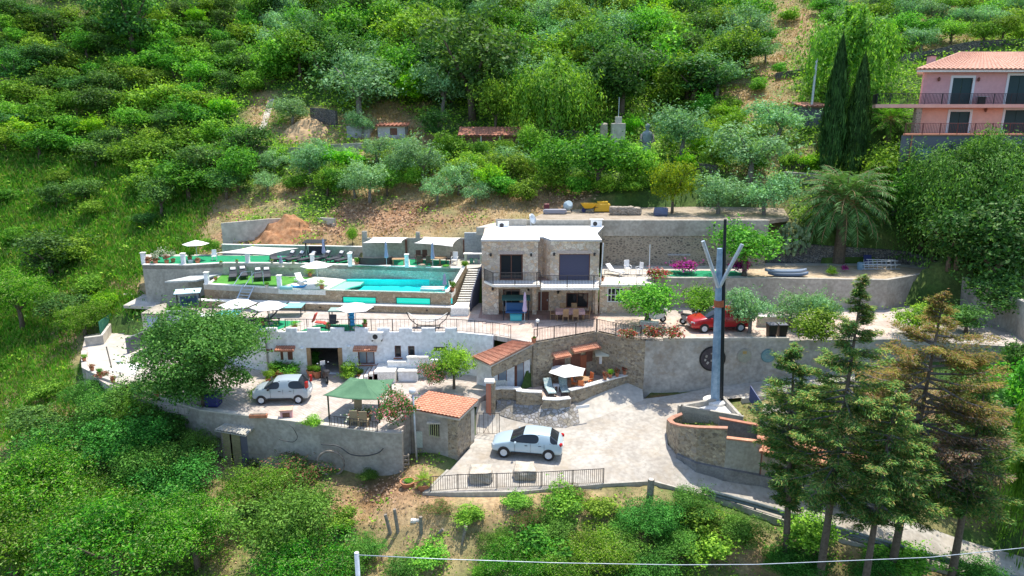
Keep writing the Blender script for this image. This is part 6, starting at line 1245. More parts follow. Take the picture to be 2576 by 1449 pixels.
def scatter(poly, spacing, kinds, size, label, group, hr=(.7, .95), n=400, avoid=True, sz=1):
    us = [p[0] for p in poly]; vs = [p[1] for p in poly]; c = 0; tries = 0; rr = random.Random(hash(label) % 1000 if False else len(label)*7+int(poly[0][0]))
    while c < n and tries < n*30:
        tries += 1; u = rr.uniform(min(us), max(us)); v = rr.uniform(min(vs), max(vs))
        if not pin(u, v, poly) or (avoid and any(pin(u, v, a) for a in AV)): continue
        sp_ = spacing*(.55+v/900)
        if any(abs(u-a)**2+(1.5*(v-b))**2 < sp_**2 for a, b in placed): continue
        placed.append((u, v)); w = rr.uniform(*size)*(.6+v/800)*sz; k = rr.choices([q[0] for q in kinds], [q[1] for q in kinds])[0]; plant(k, u, v, w, w*rr.uniform(*hr), mklabel(k, u, v-w*.4, w), group); c += 1
    return c
lab = lambda s: {k: t % s for k, t in dict(olive='grey-green olive tree %s', bush='rounded green bush %s', dark='dark evergreen tree %s', broad='leafy green tree %s', bright='bright lime green bush %s', weep='soft drooping tree %s').items()}
c1_ = scatter([(0,60),(620,40),(660,200),(640,420),(560,520),(420,520),(300,430),(0,430)], 62, [('bush',5),('dark',3),('broad',2),('bright',.3)], (60,100), lab('among many on the upper left hillside scrub'), 'shrubs covering the upper left hillside', (.6,.8), sz=1.3)
c2_ = scatter([(640,20),(1900,20),(1880,270),(1480,290),(1040,300),(860,230),(660,230)], 62, [('dark',4),('broad',4),('olive',3),('bush',2),('weep',.6),('bright',.3)], (85,140), lab('in the dense wood above the villa'), 'trees of the wood above the villa', (.75,1.0), sz=1.25)
c3_ = scatter([(560,400),(1640,400),(1650,500),(1350,515),(560,520)], 58, [('olive',3),('bush',4),('broad',2)], (55,85), lab('filling gaps in the orchard row behind the villa'), 'shrubs filling the orchard', (.7,.95))
c4_ = scatter([(2060,0),(2576,0),(2576,110),(2200,150),(2060,60)], 70, [('olive',3),('broad',3),('bush',1)], (90,140), lab('on the terraced slope at the top right'), 'trees on the top right slope', (.6,.9), avoid=False)
c5_ = scatter([(0,430),(300,430),(520,530),(330,650),(160,860),(0,640)], 85, [('bush',4),('dark',2)], (50,85), lab('rising from the tall grass at the left'), 'bushes in the left grass', (.5,.7), n=14)
c6_ = scatter([(1680,300),(2060,230),(2060,440),(1680,440)], 62, [('bush',3),('broad',2),('bright',1)], (45,70), lab('between the big olives on the right slope'), 'small bushes between the right olives')
c7_ = scatter([(2225,450),(2576,480),(2576,640),(2250,600),(2225,560)], 60, [('dark',3),('broad',2)], (90,130), lab('in the shade below the pink house'), 'trees below the pink house', (.8,1.0), avoid=False)
c8_ = scatter([(0,1230),(230,1180),(330,1080),(460,1160),(520,1449),(0,1449)], 80, [('fbush',2),('locust',2)], (90,130), {'fbush':'leafy green bush filling the lower left thicket','locust':'feathery bright tree filling the lower left thicket'}, 'plants of the lower left thicket', (.6,.8))
c9_ = scatter([(1300,1290),(1640,1270),(2300,1430),(2300,1449),(1200,1449)], 55, [('fbush',2),('bush',2)], (50,80), {'fbush':'leafy green bush on the dry bank below the road','bush':'rounded green bush on the dry bank below the road'}, 'shrubs on the bank below the road', (.4,.6), n=9)
c10_ = scatter([(0,-30),(2576,-30),(2576,15),(0,15)], 120, [('dark',3),('broad',3),('olive',2)], (100,150), lab('along the top edge of the hillside'), 'trees along the top of the hill', avoid=False, n=60)
print('SCATTER', c1_, c2_, c3_, c4_, c5_, c6_, c7_, c8_, c9_, c10_)
# ground cover
vis = (UU > -350) & (UU < PW+450) & (VV > -80) & (VV < PH+120) & (YY > 30)
blk = np.zeros_like(vis)
for q_ in (COURT, CTERR, L2, ROAD, POOLD, L4, HOUSEFT, T3R, UPR): blk |= inpoly(XX, YY, q_)

for _ in range(2):
    b2 = blk.copy(); b2[1:] |= blk[:-1]; b2[:-1] |= blk[1:]; b2[:, 1:] |= blk[:, :-1]; b2[:, :-1] |= blk[:, 1:]; blk = b2
vis &= ~blk; iy_, ix_ = np.nonzero(vis)
def cover(name, n, wfun, hgt, size, asp, m, label, cat, per=6, upr=False, rad=.28):
    w = wfun(dryw[iy_, ix_], eaw[iy_, ix_], UU[iy_, ix_], VV[iy_, ix_])*np.clip(60/Dd[iy_, ix_], .35, 1.6)**1.3; w = w/w.sum(); k = RNG.choice(len(iy_), n//per, p=w); x = XX[iy_[k], ix_[k]]+RNG.uniform(-.5, .5, len(k)); y = YY[iy_[k], ix_[k]]+RNG.uniform(-.5, .5, len(k)); hh = RNG.uniform(.3, 1, len(k))*hgt
    C = []; 
    z = np.array([terr(a, b) for a, b in zip(x, y)]); s_ = np.clip(Dd[iy_[k], ix_[k]]/60, .55, 1.6)
    for i in range(per): C.append(np.c_[x+RNG.normal(size=len(k))*rad*s_, y+RNG.normal(size=len(k))*rad*s_, z+hh*RNG.random(len(k))*s_])
    C = np.concatenate(C); n2 = len(C); sz = np.tile(s_, per)*size*RNG.uniform(.6, 1.3, n2)
    T = None
    if upr: T = np.tile([0, 0, 1.], (n2, 1))+RNG.normal(size=(n2, 3))*.45; Nn = RNG.normal(size=(n2, 3)); Nn[:, 2] *= .3
    else: Nn = RNG.normal(size=(n2, 3))*.6+np.array([0, -.3, 1])
    return tag(quads(name, C, Nn, sz, asp, m, T), label, cat, kind='stuff')
cover('scrub', 250000, lambda d, e, u, v: (1-np.maximum(d, e)*.99)**2*(1-.95*((u > 1150) & (v > 800) & (v < 1170)))*(1-.93*((u < 560) & (v > 400) & (v < 1000)))*((v < 1000) | (v > 1170)), .95, .25, .6, LM['bush'], 'continuous low scrub filling the gaps between the hillside trees', 'scrub', per=34, rad=.62)
cover('undergrowth', 130000, lambda d, e, u, v: (1-np.maximum(d, e)*.97)**1.5*(1-.9*((u < 560) & (v > 400) & (v < 1000))), .5, .21, .5, LM['grass'], 'low green scrub and weeds covering the slopes', 'undergrowth')
cover('tall_grass', 170000, lambda d, e, u, v: (1-np.maximum(d, e)*.7)*((u < 620-.35*v+100) & (v > 380) & (v < 1120))+.0001,   .5, .5, .16, LM['tallg'], 'tall bright green grass on the left slope', 'grass', upr=True)
cover('dry_grass', 90000, lambda d, e, u, v: np.clip(d*.9-e*.5, 0, 1)+.02, .3, .30, .10, LM['straw'], 'dry straw-coloured grass on banks and paths', 'grass', upr=True)
cover('earth_clods', 9000, lambda d, e, u, v: np.clip(np.maximum(e, d*.35), 0, 1)**2+.001, .05, .22, .8, noisy('clod_soil', (.36,.20,.10), (.55,.38,.24), 3), 'loose clods and stones on the bare banks', 'stones', per=2)
# the tall conifers in front of the road
def conifer(u, vtop, D, ub, zb, prof, lm, label, seed, nb=95, tn='conifer'):
    rr = random.Random(seed); top = Pd(u, vtop, D); t = thing('conifer_tree', label, 'tree', (0,0,0)); bx_ = (ub-PW/2)/PF*D; by_ = top.y-.3
    base_ = Vector((bx_, by_, zb)); t.location = base_; axis = top-base_; MB().tube([base_, base_.lerp(top, .4), base_.lerp(top, .8), top], [.26,.19,.08,.03], 8).build('trunk', M['bark'], t, True)
    C = []; T = []; Nn = []; F_ = []; bw_ = MB()
    for i in range(nb):
        f = rr.random(); zf = f; v_ = vtop+(1-zf)*prof[-1][0]; Lw = 0
        for (v0, w0), (v1, w1_) in zip(prof[:-1], prof[1:]):
            if v0 <= (1-zf)*prof[-1][0] <= v1: Lw = w0+(w1_-w0)*((1-zf)*prof[-1][0]-v0)/(v1-v0)
        Lm = 1.12*Lw/PF*D*rr.uniform(.5, 1.15); a = rr.uniform(0, 6.283); zz = top.z-((1-zf)*prof[-1][0])/PF*D/.95; g = (zz-base_.z)/(top.z-base_.z); p0 = base_+axis*g; d = Vector((math.cos(a), math.sin(a), rr.uniform(-.2,.3)))
        if Lm < .15: Lm = .15
        tip = p0+d*Lm; mid = p0.lerp(tip, .55)+Vector((0, 0, -.06*Lm)); bw_.tube([p0, mid, tip], [.035+.012*Lm,.02+.006*Lm,.008], 4, cap=False)
        ns = int(22+Lm*66)
        for j in range(ns):
            s = rr.uniform(.25, 1.05); c = p0.lerp(mid, s/.55) if s < .55 else mid.lerp(tip, (s-.55)/.45); wd2 = .28*Lm*(1.1-s*.7)*rr.uniform(-1, 1); side = Vector((-d.y, d.x, 0)); c = c+side*wd2+Vector((rr.gauss(0,.06), rr.gauss(0,.06), rr.gauss(.02,.06)-abs(wd2)*.15))
            for _ in range(3): C.append(c+Vector((rr.gauss(0,.07), rr.gauss(0,.07), rr.gauss(0,.05)))); F_.append(1-f+rr.gauss(0,.06)); q = d*.7+side*(1 if wd2 > 0 else -1)*.6+Vector((0,0,rr.uniform(-.25,.15))); T.append(q); Nn.append((rr.gauss(0,.4), rr.gauss(0,.4), 1))
    bw_.build('branches', M['barkg'], t); n_ = len(C); C = np.array([tuple(c) for c in C])-np.array(base_); Nn = np.array(Nn); T = np.array([tuple(q) for q in T]); F_ = np.array(F_)
    for m_, a_, b_ in lm: k = (F_ >= a_) & (F_ < b_); quads('needles', C[k], Nn[k], RNG.uniform(.11, .24, k.sum()), .24, LM[m_], T[k], t)
    return t
conifer(2172, 698, 32, 2140, -9, [(0,6),(60,26),(130,42),(250,95),(400,140),(500,140),(600,85),(600,60)], [('conif',-1,2)], 'tallest conifer with sparse greenish-brown foliage, left of the orange one', 3, 130)
conifer(2376, 735, 33.5, 2328, -9, [(0,8),(70,45),(150,130),(230,170),(330,190),(450,170),(560,150),(575,60)], [('orangec',-1,.5),('deadn',.5,.72),('conif',.72,2)], 'conifer turning orange and yellow at the right', 5, 130)
conifer(1998, 868, 35, 2044, -8, [(0,10),(60,50),(160,90),(240,95),(290,62),(360,45),(430,30)], [('conif',-1,2)], 'dark conifer nearest the monument with a bare lower trunk', 8, 125)
conifer(2255, 980, 31.5, 2228, -9, [(0,20),(100,80),(220,130),(310,110),(350,60)], [('conif',-1,2)], 'dense green conifer between the tallest and the orange one', 12, 90)
conifer(2480, 960, 34, 2470, -8, [(0,20),(120,110),(250,140),(300,120),(340,30)], [('conif',-1,2)], 'green conifer at the right edge beyond the orange one', 14, 85)
# ---------------- cars ----------------
def paint(name, c): m = mat(name, c, .28); b = m.node_tree.nodes['Principled BSDF']; b.inputs['Coat Weight'].default_value = .6; b.inputs['Coat Roughness'].default_value = .05; return m
def car(name, label, pm, Ln, Wd, st, loc, rz, wb, wr=.32, belt=.93, roofw=.60, sidew=(3,6), pil=(), front=None, rack=None):
    t = thing(name, label, 'car', loc, rz, local=True); hw = Wd/2; rows = []
    cab0, cab1 = sidew
    for i, (x, top, w) in enumerate(st):
        incab = cab0 < i < cab1; b_ = min(belt, top-.04) if not incab else belt; W_ = w*hw; rw = hw*roofw*1.12 if incab else W_*.80; low = .24 if 0 < i < len(st)-1 else .34
        half = [(0, low), (W_*.88, low), (W_, low+.16), (W_, (low+b_)/2+.05), (W_*.955, b_), (rw+ (0 if incab else .02), top-.06 if incab else top-.02), (rw*.82, top), (0, top+.015)]
        rows.append([(x-Ln/2, y, z) for y, z in half]+[(x-Ln/2, -y, z) for y, z in reversed(half[1:-1])])
    n = len(rows[0]); m_ = len(rows); B = MB(); V = [p for r in rows for p in r]; groups = {'b': []}
    def gset(i, k):
        top_ = k in (6, 7); side = k in (4, 9)
        if i == cab0 and k in (5, 6, 7, 8): return 'windscreen'
        if i == cab1-1 and k in (5, 6, 7, 8): return 'rear_window'
        if side and cab0 <= i < cab1 and i not in pil: return ('L' if k == 4 else 'R')+str(i)
        return 'b'
    fs = {}
    for i in range(m_-1):
        for k in range(n): fs.setdefault(gset(i, k), []).append((i*n+k, i*n+(k+1) % n, (i+1)*n+(k+1) % n, (i+1)*n+k))
    fs['b'] += [tuple(range(n-1, -1, -1)), tuple((m_-1)*n+k for k in range(n))]
    for g, ff in fs.items():
        mb = MB(); mb.v = list(V); mb.f = ff; o = mb.build('body' if g == 'b' else g if len(g) > 4 else 'side_window', pm if g == 'b' else M['glass'], t, True)
        bm = bmesh.new(); bm.from_mesh(o.data); bmesh.ops.delete(bm, geom=[v for v in bm.verts if not v.link_faces], context='VERTS')
        if g == 'b': 
            lay = bm.edges.layers.float.get('crease_edge') or bm.edges.layers.float.new('crease_edge')
            for e in bm.edges: 
                if len(e.link_faces) == 1: e[lay] = 1
        bm.to_mesh(o.data); bm.free()
        if g == 'b': o.modifiers.new('sub', 'SUBSURF').levels = 2; o.modifiers['sub'].render_levels = 2
        if len(g) <= 4:      # flat pane with an inset frame
            bm = bmesh.new(); bm.from_mesh(o.data); bmesh.ops.inset_region(bm, faces=list(bm.faces), thickness=.03, depth=.008); bm.to_mesh(o.data); bm.free()
    for sx, nx in ((-wb/2, 0), (wb/2, 1)):
        for sy in (-1, 1):
            w_ = thing('wheel', None, None, (0,0,0)); bpy.data.objects.remove(w_)
            a = MB().lathe([(.02,-.02),(wr*1.13,-.02),(wr*1.13,.012),(.02,.012)], (0,0,0), 24).build('wheel_arch', M['black'], t); a.rotation_euler = (math.pi/2, 0, 0); a.location = (sx, sy*(hw-.005), wr+.02)
            y_ = MB().lathe([(.12,-.09),(wr*.9,-.10),(wr,-.07),(wr,.07),(wr*.9,.10),(wr*.66,.10),(wr*.62,.07),(.1,.05)], (0,0,0), 24).build('wheel', M['rubber'], t, True); y_.rotation_euler = (math.pi/2*(1 if sy < 0 else -1), 0, 0); y_.location = (sx, sy*(hw-.075), wr)
            r = MB().lathe([(.02,.075),(.06,.095),(.07,.08)], (0,0,0), 12)
            for q in range(5): r.cbox((math.cos(q*1.2566)*wr*.34, math.sin(q*1.2566)*wr*.34, .082), wr*.56, .055, .02, q*1.2566)
            r.lathe([(wr*.60,.085),(wr*.66,.105),(wr*.64,.08)], (0,0,0), 24); ro = r.build('rim', M['steel'], t); ro.parent = y_
    f = st[0][0]-Ln/2; zf = st[1][1]
    for sy in (-1, 1):
        MB().cbox((f+.16, sy*hw*.66, zf-.14), .22, .34, .13, sy*-.55, 0, .2).build('headlight', mat('headlight', (.55,.58,.6), .1), t, bevel=.02)
        MB().cbox((Ln/2-.09, sy*hw*.74, belt-.06 if front != 'mini' else belt+.2), .16, .22, .15 if front != 'mini' else .42, sy*.4).build('taillight', mat('taillight', (.45,.01,.01), .2), t, bevel=.02)
        MB().cbox((st[cab0][0]-Ln/2+.32, sy*(hw+.08), belt+.03), .12, .2, .13).build('mirror', pm if front != 'mini' else M['black'], t, bevel=.03)
        MB().box(-Ln*.02, -Ln*.02+.16, sy*(hw*.985)-.015, sy*(hw*.985)+.015, belt-.16, belt-.13).build('door_handle', M['dark'], t); MB().box(Ln*.17, Ln*.17+.16, sy*(hw*.975)-.015, sy*(hw*.975)+.015, belt-.15, belt-.12).build('door_handle', M['dark'], t)
        for xx in (-Ln*.16, Ln*.06, Ln*.25): MB().box(xx, xx+.012, sy*hw*.988-.012, sy*hw*.988+.006, .42, belt-.03).build('door_seam', M['black'], t)
        MB().box(-wb/2+.4, wb/2-.4, sy*hw*.985-.03, sy*hw*.985+.014, .30, .38).build('sill_trim', M['black'], t)
    MB().cbox((f+.05, 0, .46), .1, Wd*.62, .2).build('grille', M['black'], t, bevel=.02); MB().cbox((f-.01, 0, .42), .02, .5, .11).build('number_plate', M['whitep'], t); MB().cbox((Ln/2+.0, 0, .62), .03, .5, .11).build('number_plate', M['whitep'], t)
    if rack:
        for sy in (-1, 1): MB().tube([(-.35, sy*hw*.62, st[cab0+1][1]+.03), (0, sy*hw*.62, st[cab0+1][1]+.1), (1.1, sy*hw*.62, st[cab0+1][1]+.08), (1.35, sy*hw*.62, st[cab0+1][1]+.02)], .02, 5).build('roof_rail', M['steel'], t)
    return t
def between(u0, v0, u1, v1, z, off): a = Pz(u0, v0, z); b = Pz(u1, v1, z); c = (a+b)/2; d = (b-a).normalized(); return c+Vector((-d.y, d.x, 0))*off, math.atan2(d.y, d.x), (b-a).length
def scaled(t, s): t.scale = (s, s, s); return t
c_, rz, wbl = between(1268, 1147, 1380, 1155, 0.06, .80)
hat = [(0,.60,.72),(.10,.74,.88),(.75,.93,.97),(1.10,1.0,.98),(1.85,1.40,.98),(2.3,1.46,1),(2.75,1.45,1),(3.35,1.38,.98),(3.78,1.05,.95),(3.98,.92,.88),(4.06,.60,.80)]
scaled(car('parked_car', 'pale blue-white hatchback parked on the concrete pad with its window down', paint('car_white', (.42,.54,.60)), 4.06, 1.75, hat, c_+Vector((0,0,-.02)), rz, 2.54, .305, .95, .62, (3,8), (6,)), wbl/2.54)
c_, rz, wbl = between(659, 1016, 752, 1014, ZC+.01, .74)
pan = [(0,.66,.74),(.08,.84,.9),(.55,.98,.97),(.80,1.04,.98),(1.40,1.44,.98),(1.8,1.52,1),(2.3,1.53,1),(2.95,1.50,1),(3.32,1.05,.97),(3.46,.92,.95),(3.54,.5,.9)]
scaled(car('parked_car', 'small silver-white car with tall tail lights in the brick courtyard', paint('car_silver', (.36,.43,.47)), 3.54, 1.58, pan, c_, rz, 2.30, .27, .98, .66, (3,8), (5,), 'mini'), wbl/2.30)
c_, rz, wbl = between(1770.6, 836.8, 1861.6, 833.8, ZL2+.02, .85)
mpv = [(0,.64,.74),(.10,.84,.9),(.6,1.0,.97),(1.05,1.08,.98),(1.95,1.52,.98),(2.4,1.60,1),(3.0,1.61,1),(3.9,1.56,1),(4.25,1.12,.97),(4.40,.98,.93),(4.50,.5,.88)]
scaled(car('parked_car', 'glossy red estate car with roof rails parked on the upper terrace', paint('car_red', (.42,.006,.012)), 4.5, 1.82, mpv, c_, rz, 2.73, .31, 1.02, .64, (3,8), (5,), None, True), wbl/2.73)
scaled(car('parked_car', 'partly hidden pale car on the yard behind the two olives', paint('car_pale', (.6,.66,.7)), 4.06, 1.75, hat, Pz(2022,526,ZU-.25), -.3, 2.54, .33, .95, .62, (3,8), (6,)), 1.0)
# ---------------- motorcycles ----------------
def scooter(label, loc, rz, body=M['black'], seat=M['black'], screen=True):
    t = thing('motor_scooter', label, 'scooter', loc, rz, local=True)
    for x in (-.62, .62):
        w_ = MB().lathe([(.1,-.05),(.25,-.07),(.28,0),(.25,.07),(.1,.05)], (0,0,0), 16).build('wheel', M['rubber'], t, True); w_.rotation_euler = (math.pi/2, 0, 0); w_.location = (x, 0, .28)
        r = MB().lathe([(.02,-.06),(.16,-.05),(.16,.05),(.02,.06)], (0,0,0), 10).build('rim', M['steel'], t); r.parent = w_
    MB().add([(-.55,-.16,.45),(-.35,-.2,.45),(-.2,-.2,.3),(.25,-.18,.3),(.7,-.12,.5),(.85,-.1,.8),(.1,-.16,.78),(-.15,-.16,.4),(-.4,-.18,1.0),(-.58,-.12,.85)]+[(-.55,.16,.45),(-.35,.2,.45),(-.2,.2,.3),(.25,.18,.3),(.7,.12,.5),(.85,.1,.8),(.1,.16,.78),(-.15,.16,.4),(-.4,.18,1.0),(-.58,.12,.85)],
        [tuple(range(10)), tuple(range(19, 9, -1))]+[(i, i+10, (i+1) % 10+10, (i+1) % 10) for i in range(10)]).build('body', body, t, bevel=.02)
    MB().cbox((.42,0,.84), .75, .3, .12).build('seat', seat, t, bevel=.04); MB().cbox((.85,0,.98), .3, .36, .26).build('top_case', body, t, bevel=.05)
    MB().tube([(-.62,0,.3),(-.42,0,1.05)], .04, 6).build('fork', M['steel'], t); MB().tube([(-.38,-.34,1.08),(-.42,0,1.05),(-.38,.34,1.08)], .02, 5).build('handlebar', M['dark'], t)
    if screen: MB().cbox((-.52,0,1.2), .03, .36, .36, 0, 0, .25).build('windscreen', M['whitep'], t, bevel=.01)
    for s in (-1, 1): MB().lathe([(.01,-.01),(.06,-.01),(.06,.01),(.01,.01)], (-.4, s*.38, 1.25), 8).build('mirror', M['steel'], t)
    return t
scooter('dark scooter with a white front standing before the open garage', Pz(818,958,ZC), -1.1, noisy('dark_paint', (.03,.03,.035), (.06,.06,.065), 3, .3, 0))
scooter('silver and black motorcycle left of the red car, front one', Pz(1738,820,ZL2+.02), 2.6, mat('silver_paint', (.35,.36,.38), .3, .5), screen=False)
scooter('silver motorcycle behind the red car bonnet, rear one', Pz(1766,812,ZL2+.02), 2.7, mat('grey_paint', (.5,.5,.52), .3, .5))
scooter('white-fronted scooter in front of the stone annex', Pz(1648,812,ZL2+.02), .2, M['whitep'])
# ---------------- garden furniture ----------------
def parasol(name, label, loc, R, H_, m, n=6, pole=True, rise=.16, rot=.3, group=None, lean=0):
    t = thing(name, label, 'parasol', loc, 0, group, local=True); vs = [(0, 0, H_+R*rise*1.9)]; fs = []
    for ring, (fr, z) in enumerate(((.35, H_+R*rise*1.25), (.7, H_+R*rise*.6), (1, H_))):
        for k in range(n*2): a = rot+k*math.pi/n; q = fr*(R if k % 2 == 0 else R*(math.cos(math.pi/n)-.035*fr)); vs.append((q*math.cos(a), q*math.sin(a), z-(.0 if k % 2 == 0 else .02)))
    N2 = n*2; fs += [(0, 1+k, 1+(k+1) % N2) for k in range(N2)]
    for r_ in range(2): fs += [(1+r_*N2+k, 1+(r_+1)*N2+k, 1+(r_+1)*N2+(k+1) % N2, 1+r_*N2+(k+1) % N2) for k in range(N2)]
    o = MB().add(vs, fs).build('canopy', m, t); o.modifiers.new('t', 'SOLIDIFY').thickness = .015
    MB().tube([(0,0,.05),(0,0,H_+R*rise*1.85)], .025, 6).build('pole', M['steel'], t); MB().lathe([(.28,0),(.28,.07),(.05,.1)], (0,0,0), 12).build('base', M['concl'], t)
    rb = MB()
    for k in range(n): a = rot+k*2*math.pi/n; rb.tube([(0,0,H_+.05),(R*.55*math.cos(a), R*.55*math.sin(a), H_+R*rise*.75)], .01, 4)
    rb.build('ribs', M['steel'], t); return t
def pat(uc, vedge_l, ul, ur, zc, vb): pass
def para(label, uc, vc, wpx, zlev, vbase, m=M['fabric'], n=6, rot=.3, rise=.16, name='parasol'):   # canopy centre pixel, width, base pixel
    b = Pz(uc, vbase, zlev); s = ppm(b); R = wpx/2/s; H_ = Py(uc, vc, b.y).z-zlev; return parasol(name, label, b, R, max(H_-R*rise*.3, .8), m, n, rot=rot, rise=rise)
para('white parasol among flowers at the left end of the upper deck', 497, 612, 64, ZL4, 655, n=6)
para('white parasol beside the swimming pool', 800, 666, 80, ZP, 718, n=6)
para('white parasol beside the metal ladder, leftmost on the terrace', 602, 763, 92, ZL2, 805)
para('white parasol left of the ping-pong table, second on the terrace', 680, 768, 92, ZL2, 815)
para('white parasol below the pool windows', 896, 772, 93, ZL2, 826)
para('white parasol shading the orange chairs on the cottage terrace', 1426, 930, 98, ZT, 975)
def closed(label, u, vt, vb, z, m, name='closed_parasol'):
    b = Pz(u, vb, z); H_ = Py(u, vt, b.y).z-z; t = thing(name, label, 'parasol', b, 0, 'folded parasols', local=True)
    MB().tube([(0,0,.05),(0,0,H_)], .022, 6).build('pole', M['steel'], t); MB().lathe([(.03,H_),(.10,H_-.12*H_),(.13,H_*.6),(.19,H_*.42),(.15,H_*.36),(.03,H_*.38)], (0,0,0), 9).build('canopy', m, t); MB().lathe([(.25,0),(.25,.07),(.04,.09)], (0,0,0), 12).build('base', M['concl'], t)
closed('lilac folded parasol in front of the green swing seat', 1320, 735, 810, ZL2+.02, M['lilac'])
closed('blue-grey folded parasol behind the lounger row', 816, 600, 658, ZL4, M['bluegrey']); closed('blue-grey folded parasol over the dark wicker sofas', 973, 608, 671, ZL4, M['bluegrey'])
closed('blue-grey folded parasol at the wooden dining set', 1089, 609, 674, ZL4, M['bluegrey']); closed('grey folded parasol in the right corner of the pool', 1119, 688, 732, ZP, M['bluegrey'])
closed('blue-grey folded parasol standing on the pool lawn', 627, 640, 690, ZP, M['bluegrey']); closed('pale folded parasol at the upper lawn edge', 708, 643, 672, ZL4, M['bluegrey']); closed('white folded parasol left of the metal ladder', 539, 712, 760, ZL2, M['fabric'])
def lounger_kind(m, frame, pil, name='sun_lounger', thick=.08):
    t = thing(name, 'x', 'lounger', (0,0,0), local=True)
    MB().box(-.95,.95,-.32,-.27,.24,.30).box(-.95,.95,.27,.32,.24,.30).box(-.95,-.9,-.27,.27,.24,.30).box(.9,.95,-.27,.27,.24,.30).build('frame', frame, t)
    for a in (-.85, .85):
        for b in (-.28, .28): MB().box(a-.03, a+.03, b-.03, b+.03, 0, .24).build('leg', frame, t)
    MB().box(-.95,.25,-.3,.3,.305,.305+thick).build('mattress', m, t, bevel=.02); MB().cbox((.53,0,.58), .78, .6, thick, 0, 0, -.75).build('backrest', m, t, bevel=.02)
    if pil: MB().cbox((.62,0,.76), .28, .42, .10, 0, 0, -.75).build('pillow', pil, t, bevel=.03)
    return Kind(t)
LK = lounger_kind(M['mattress'], M['dark'], M['fabric'])
for u, v, a, lb in ((690,657,2.0,'dark lounger under the big cream sail, leftmost of the upper row'),(722,657,.9,'dark lounger with a white pillow, second of the upper row'),(746,658,.9,'dark lounger with a turquoise-edged pillow, third of the upper row'),(775,659,.9,'dark lounger behind the middle white pillar'),(812,657,.9,'dark lounger beside the swing seat'),(846,658,.9,'dark lounger with a blue towel, right of the swing seat'),(868,660,.9,'dark lounger partly behind the pale green pillar'),
    (587,701,1.9,'dark lounger with a pink pillow at the left of the pool lawn'),(613,698,2.0,'dark lounger with a grey pillow, second on the pool lawn'),(650,702,1.9,'dark lounger with a violet pillow on the pool lawn'),(672,701,1.9,'dark lounger with a red and white pillow on the pool lawn')):
    z = ZL4+.02 if v < 680 else ZP+.03; o = LK.put(Pz(u, v, z), a, lb, 'dark sun loungers', 1.02)
DK = lounger_kind(M['mattress'], M['dark'], None)
for u, v, a, lb in ((622,815,.1,'black lounger on the terrace above the big tree, left one'),(668,815,.15,'black lounger on the green carpet, right one')): DK.put(Pz(u, v, ZL2+.03), a, lb, 'black terrace loungers', 1.1)
bl = leafmat('flower_fabric', [(.35,.50,.48),(.6,.66,.62),(.22,.34,.36)], 0, 0, 0); fl = stone('floral_fabric', [(.35,.50,.48),(.62,.66,.60),(.18,.30,.34)], (.4,.5,.5), 14, b=0)
SK = lounger_kind(fl, M['dark'], None, thick=.10)
for u, v, lb in ((1382,988,'floral blue-green reclining chair, left of the pair on the cottage terrace'),(1418,985,'floral blue-green reclining chair, right of the pair on the cottage terrace')): SK.put(Pz(u, v, ZT), 1.75 if u < 1400 else 1.65, lb, 'floral recliners', .95)
WK = lounger_kind(M['whitep'], M['whitep'], None)
WK.put(Pz(757,712,ZP), 2.2, 'white lounger at the left of the shallow pool beach', 'white loungers', .9); WK.put(Pz(1545,690,ZR3+.05), 2.3, 'white lounger on the terrace right of the villa balcony', 'white loungers', .95)
def chair_kind(m, name='chair', legs=None, arms=False, rounded=False):
    t = thing(name, 'x', 'chair', (0,0,0), local=True); lm_ = legs or m
    MB().box(-.23,.23,-.23,.23,.42,.47).build('seat', m, t, bevel=.015); MB().cbox((0,.24,.76), .44, .045, .62, 0, -.12).build('backrest', m, t, bevel=.015)
    for a in (-.2, .2):
        for b in (-.2, .2): MB().box(a-.02, a+.02, b-.02, b+.02, 0, .42).build('leg', lm_, t)
    if arms:
        for a in (-.25, .25): MB().box(a-.025, a+.025, -.2, .24, .64, .67).box(a-.02, a+.02, -.2, -.16, .42, .64).build('armrest', lm_, t)
    return Kind(t)
def table(name, label, loc, sx, sy, h, top, leg, rz=0, cloth=None, cat='table'):
    t = thing(name, label, cat, loc, rz, local=True); MB().box(-sx/2, sx/2, -sy/2, sy/2, h-.04, h).build('top', top, t)
    for a in (-1, 1):
        for b in (-1, 1): MB().box(a*(sx/2-.08)-.03, a*(sx/2-.08)+.03, b*(sy/2-.08)-.03, b*(sy/2-.08)+.03, 0, h-.041).build('leg', leg, t)
    return t
Lc = Pz(1433, 802, ZL2+.02)
dt = table('dining_table', 'long outdoor dining table under the villa balcony', Lc+Vector((0,-.1,0)), 2.15, .9, .72, M['wood'], M['wood'])
tc = thing('tablecloth', 'pink patterned cloth draped over the long dining table', 'tablecloth', Lc+Vector((0,-.1,0)), local=True); MB().box(-1.13,1.13,-.5,.5,.725,.74).box(-1.13,1.13,-.505,-.49,.5,.725).box(-1.13,-1.115,-.49,.5,.5,.725).box(1.115,1.13,-.49,.5,.5,.725).build('cloth', stone('pink_pattern', [(.60,.36,.36),(.66,.46,.42),(.5,.28,.3)], (.62,.44,.42), 12, b=0), tc)
CK = chair_kind(M['wood'], 'dining_chair'); 
for x, y, a, lb in ((-.38,-.62,math.pi,'tall-backed wooden chair at the front of the dining table, left'),(.38,-.62,math.pi,'tall-backed wooden chair at the front of the dining table, right'),(-.5,.62,0,'wooden chair behind the dining table, left'),(.4,.62,0,'wooden chair behind the dining table, right'),(-1.3,0,1.57,'wooden chair at the left head of the dining table'),(1.3,0,-1.57,'wooden chair at the right head of the dining table')):
    CK.put(Lc+Vector((x, y-.1, 0)), a+(0 if abs(x) < 1 else 0), lb, 'wooden dining chairs')
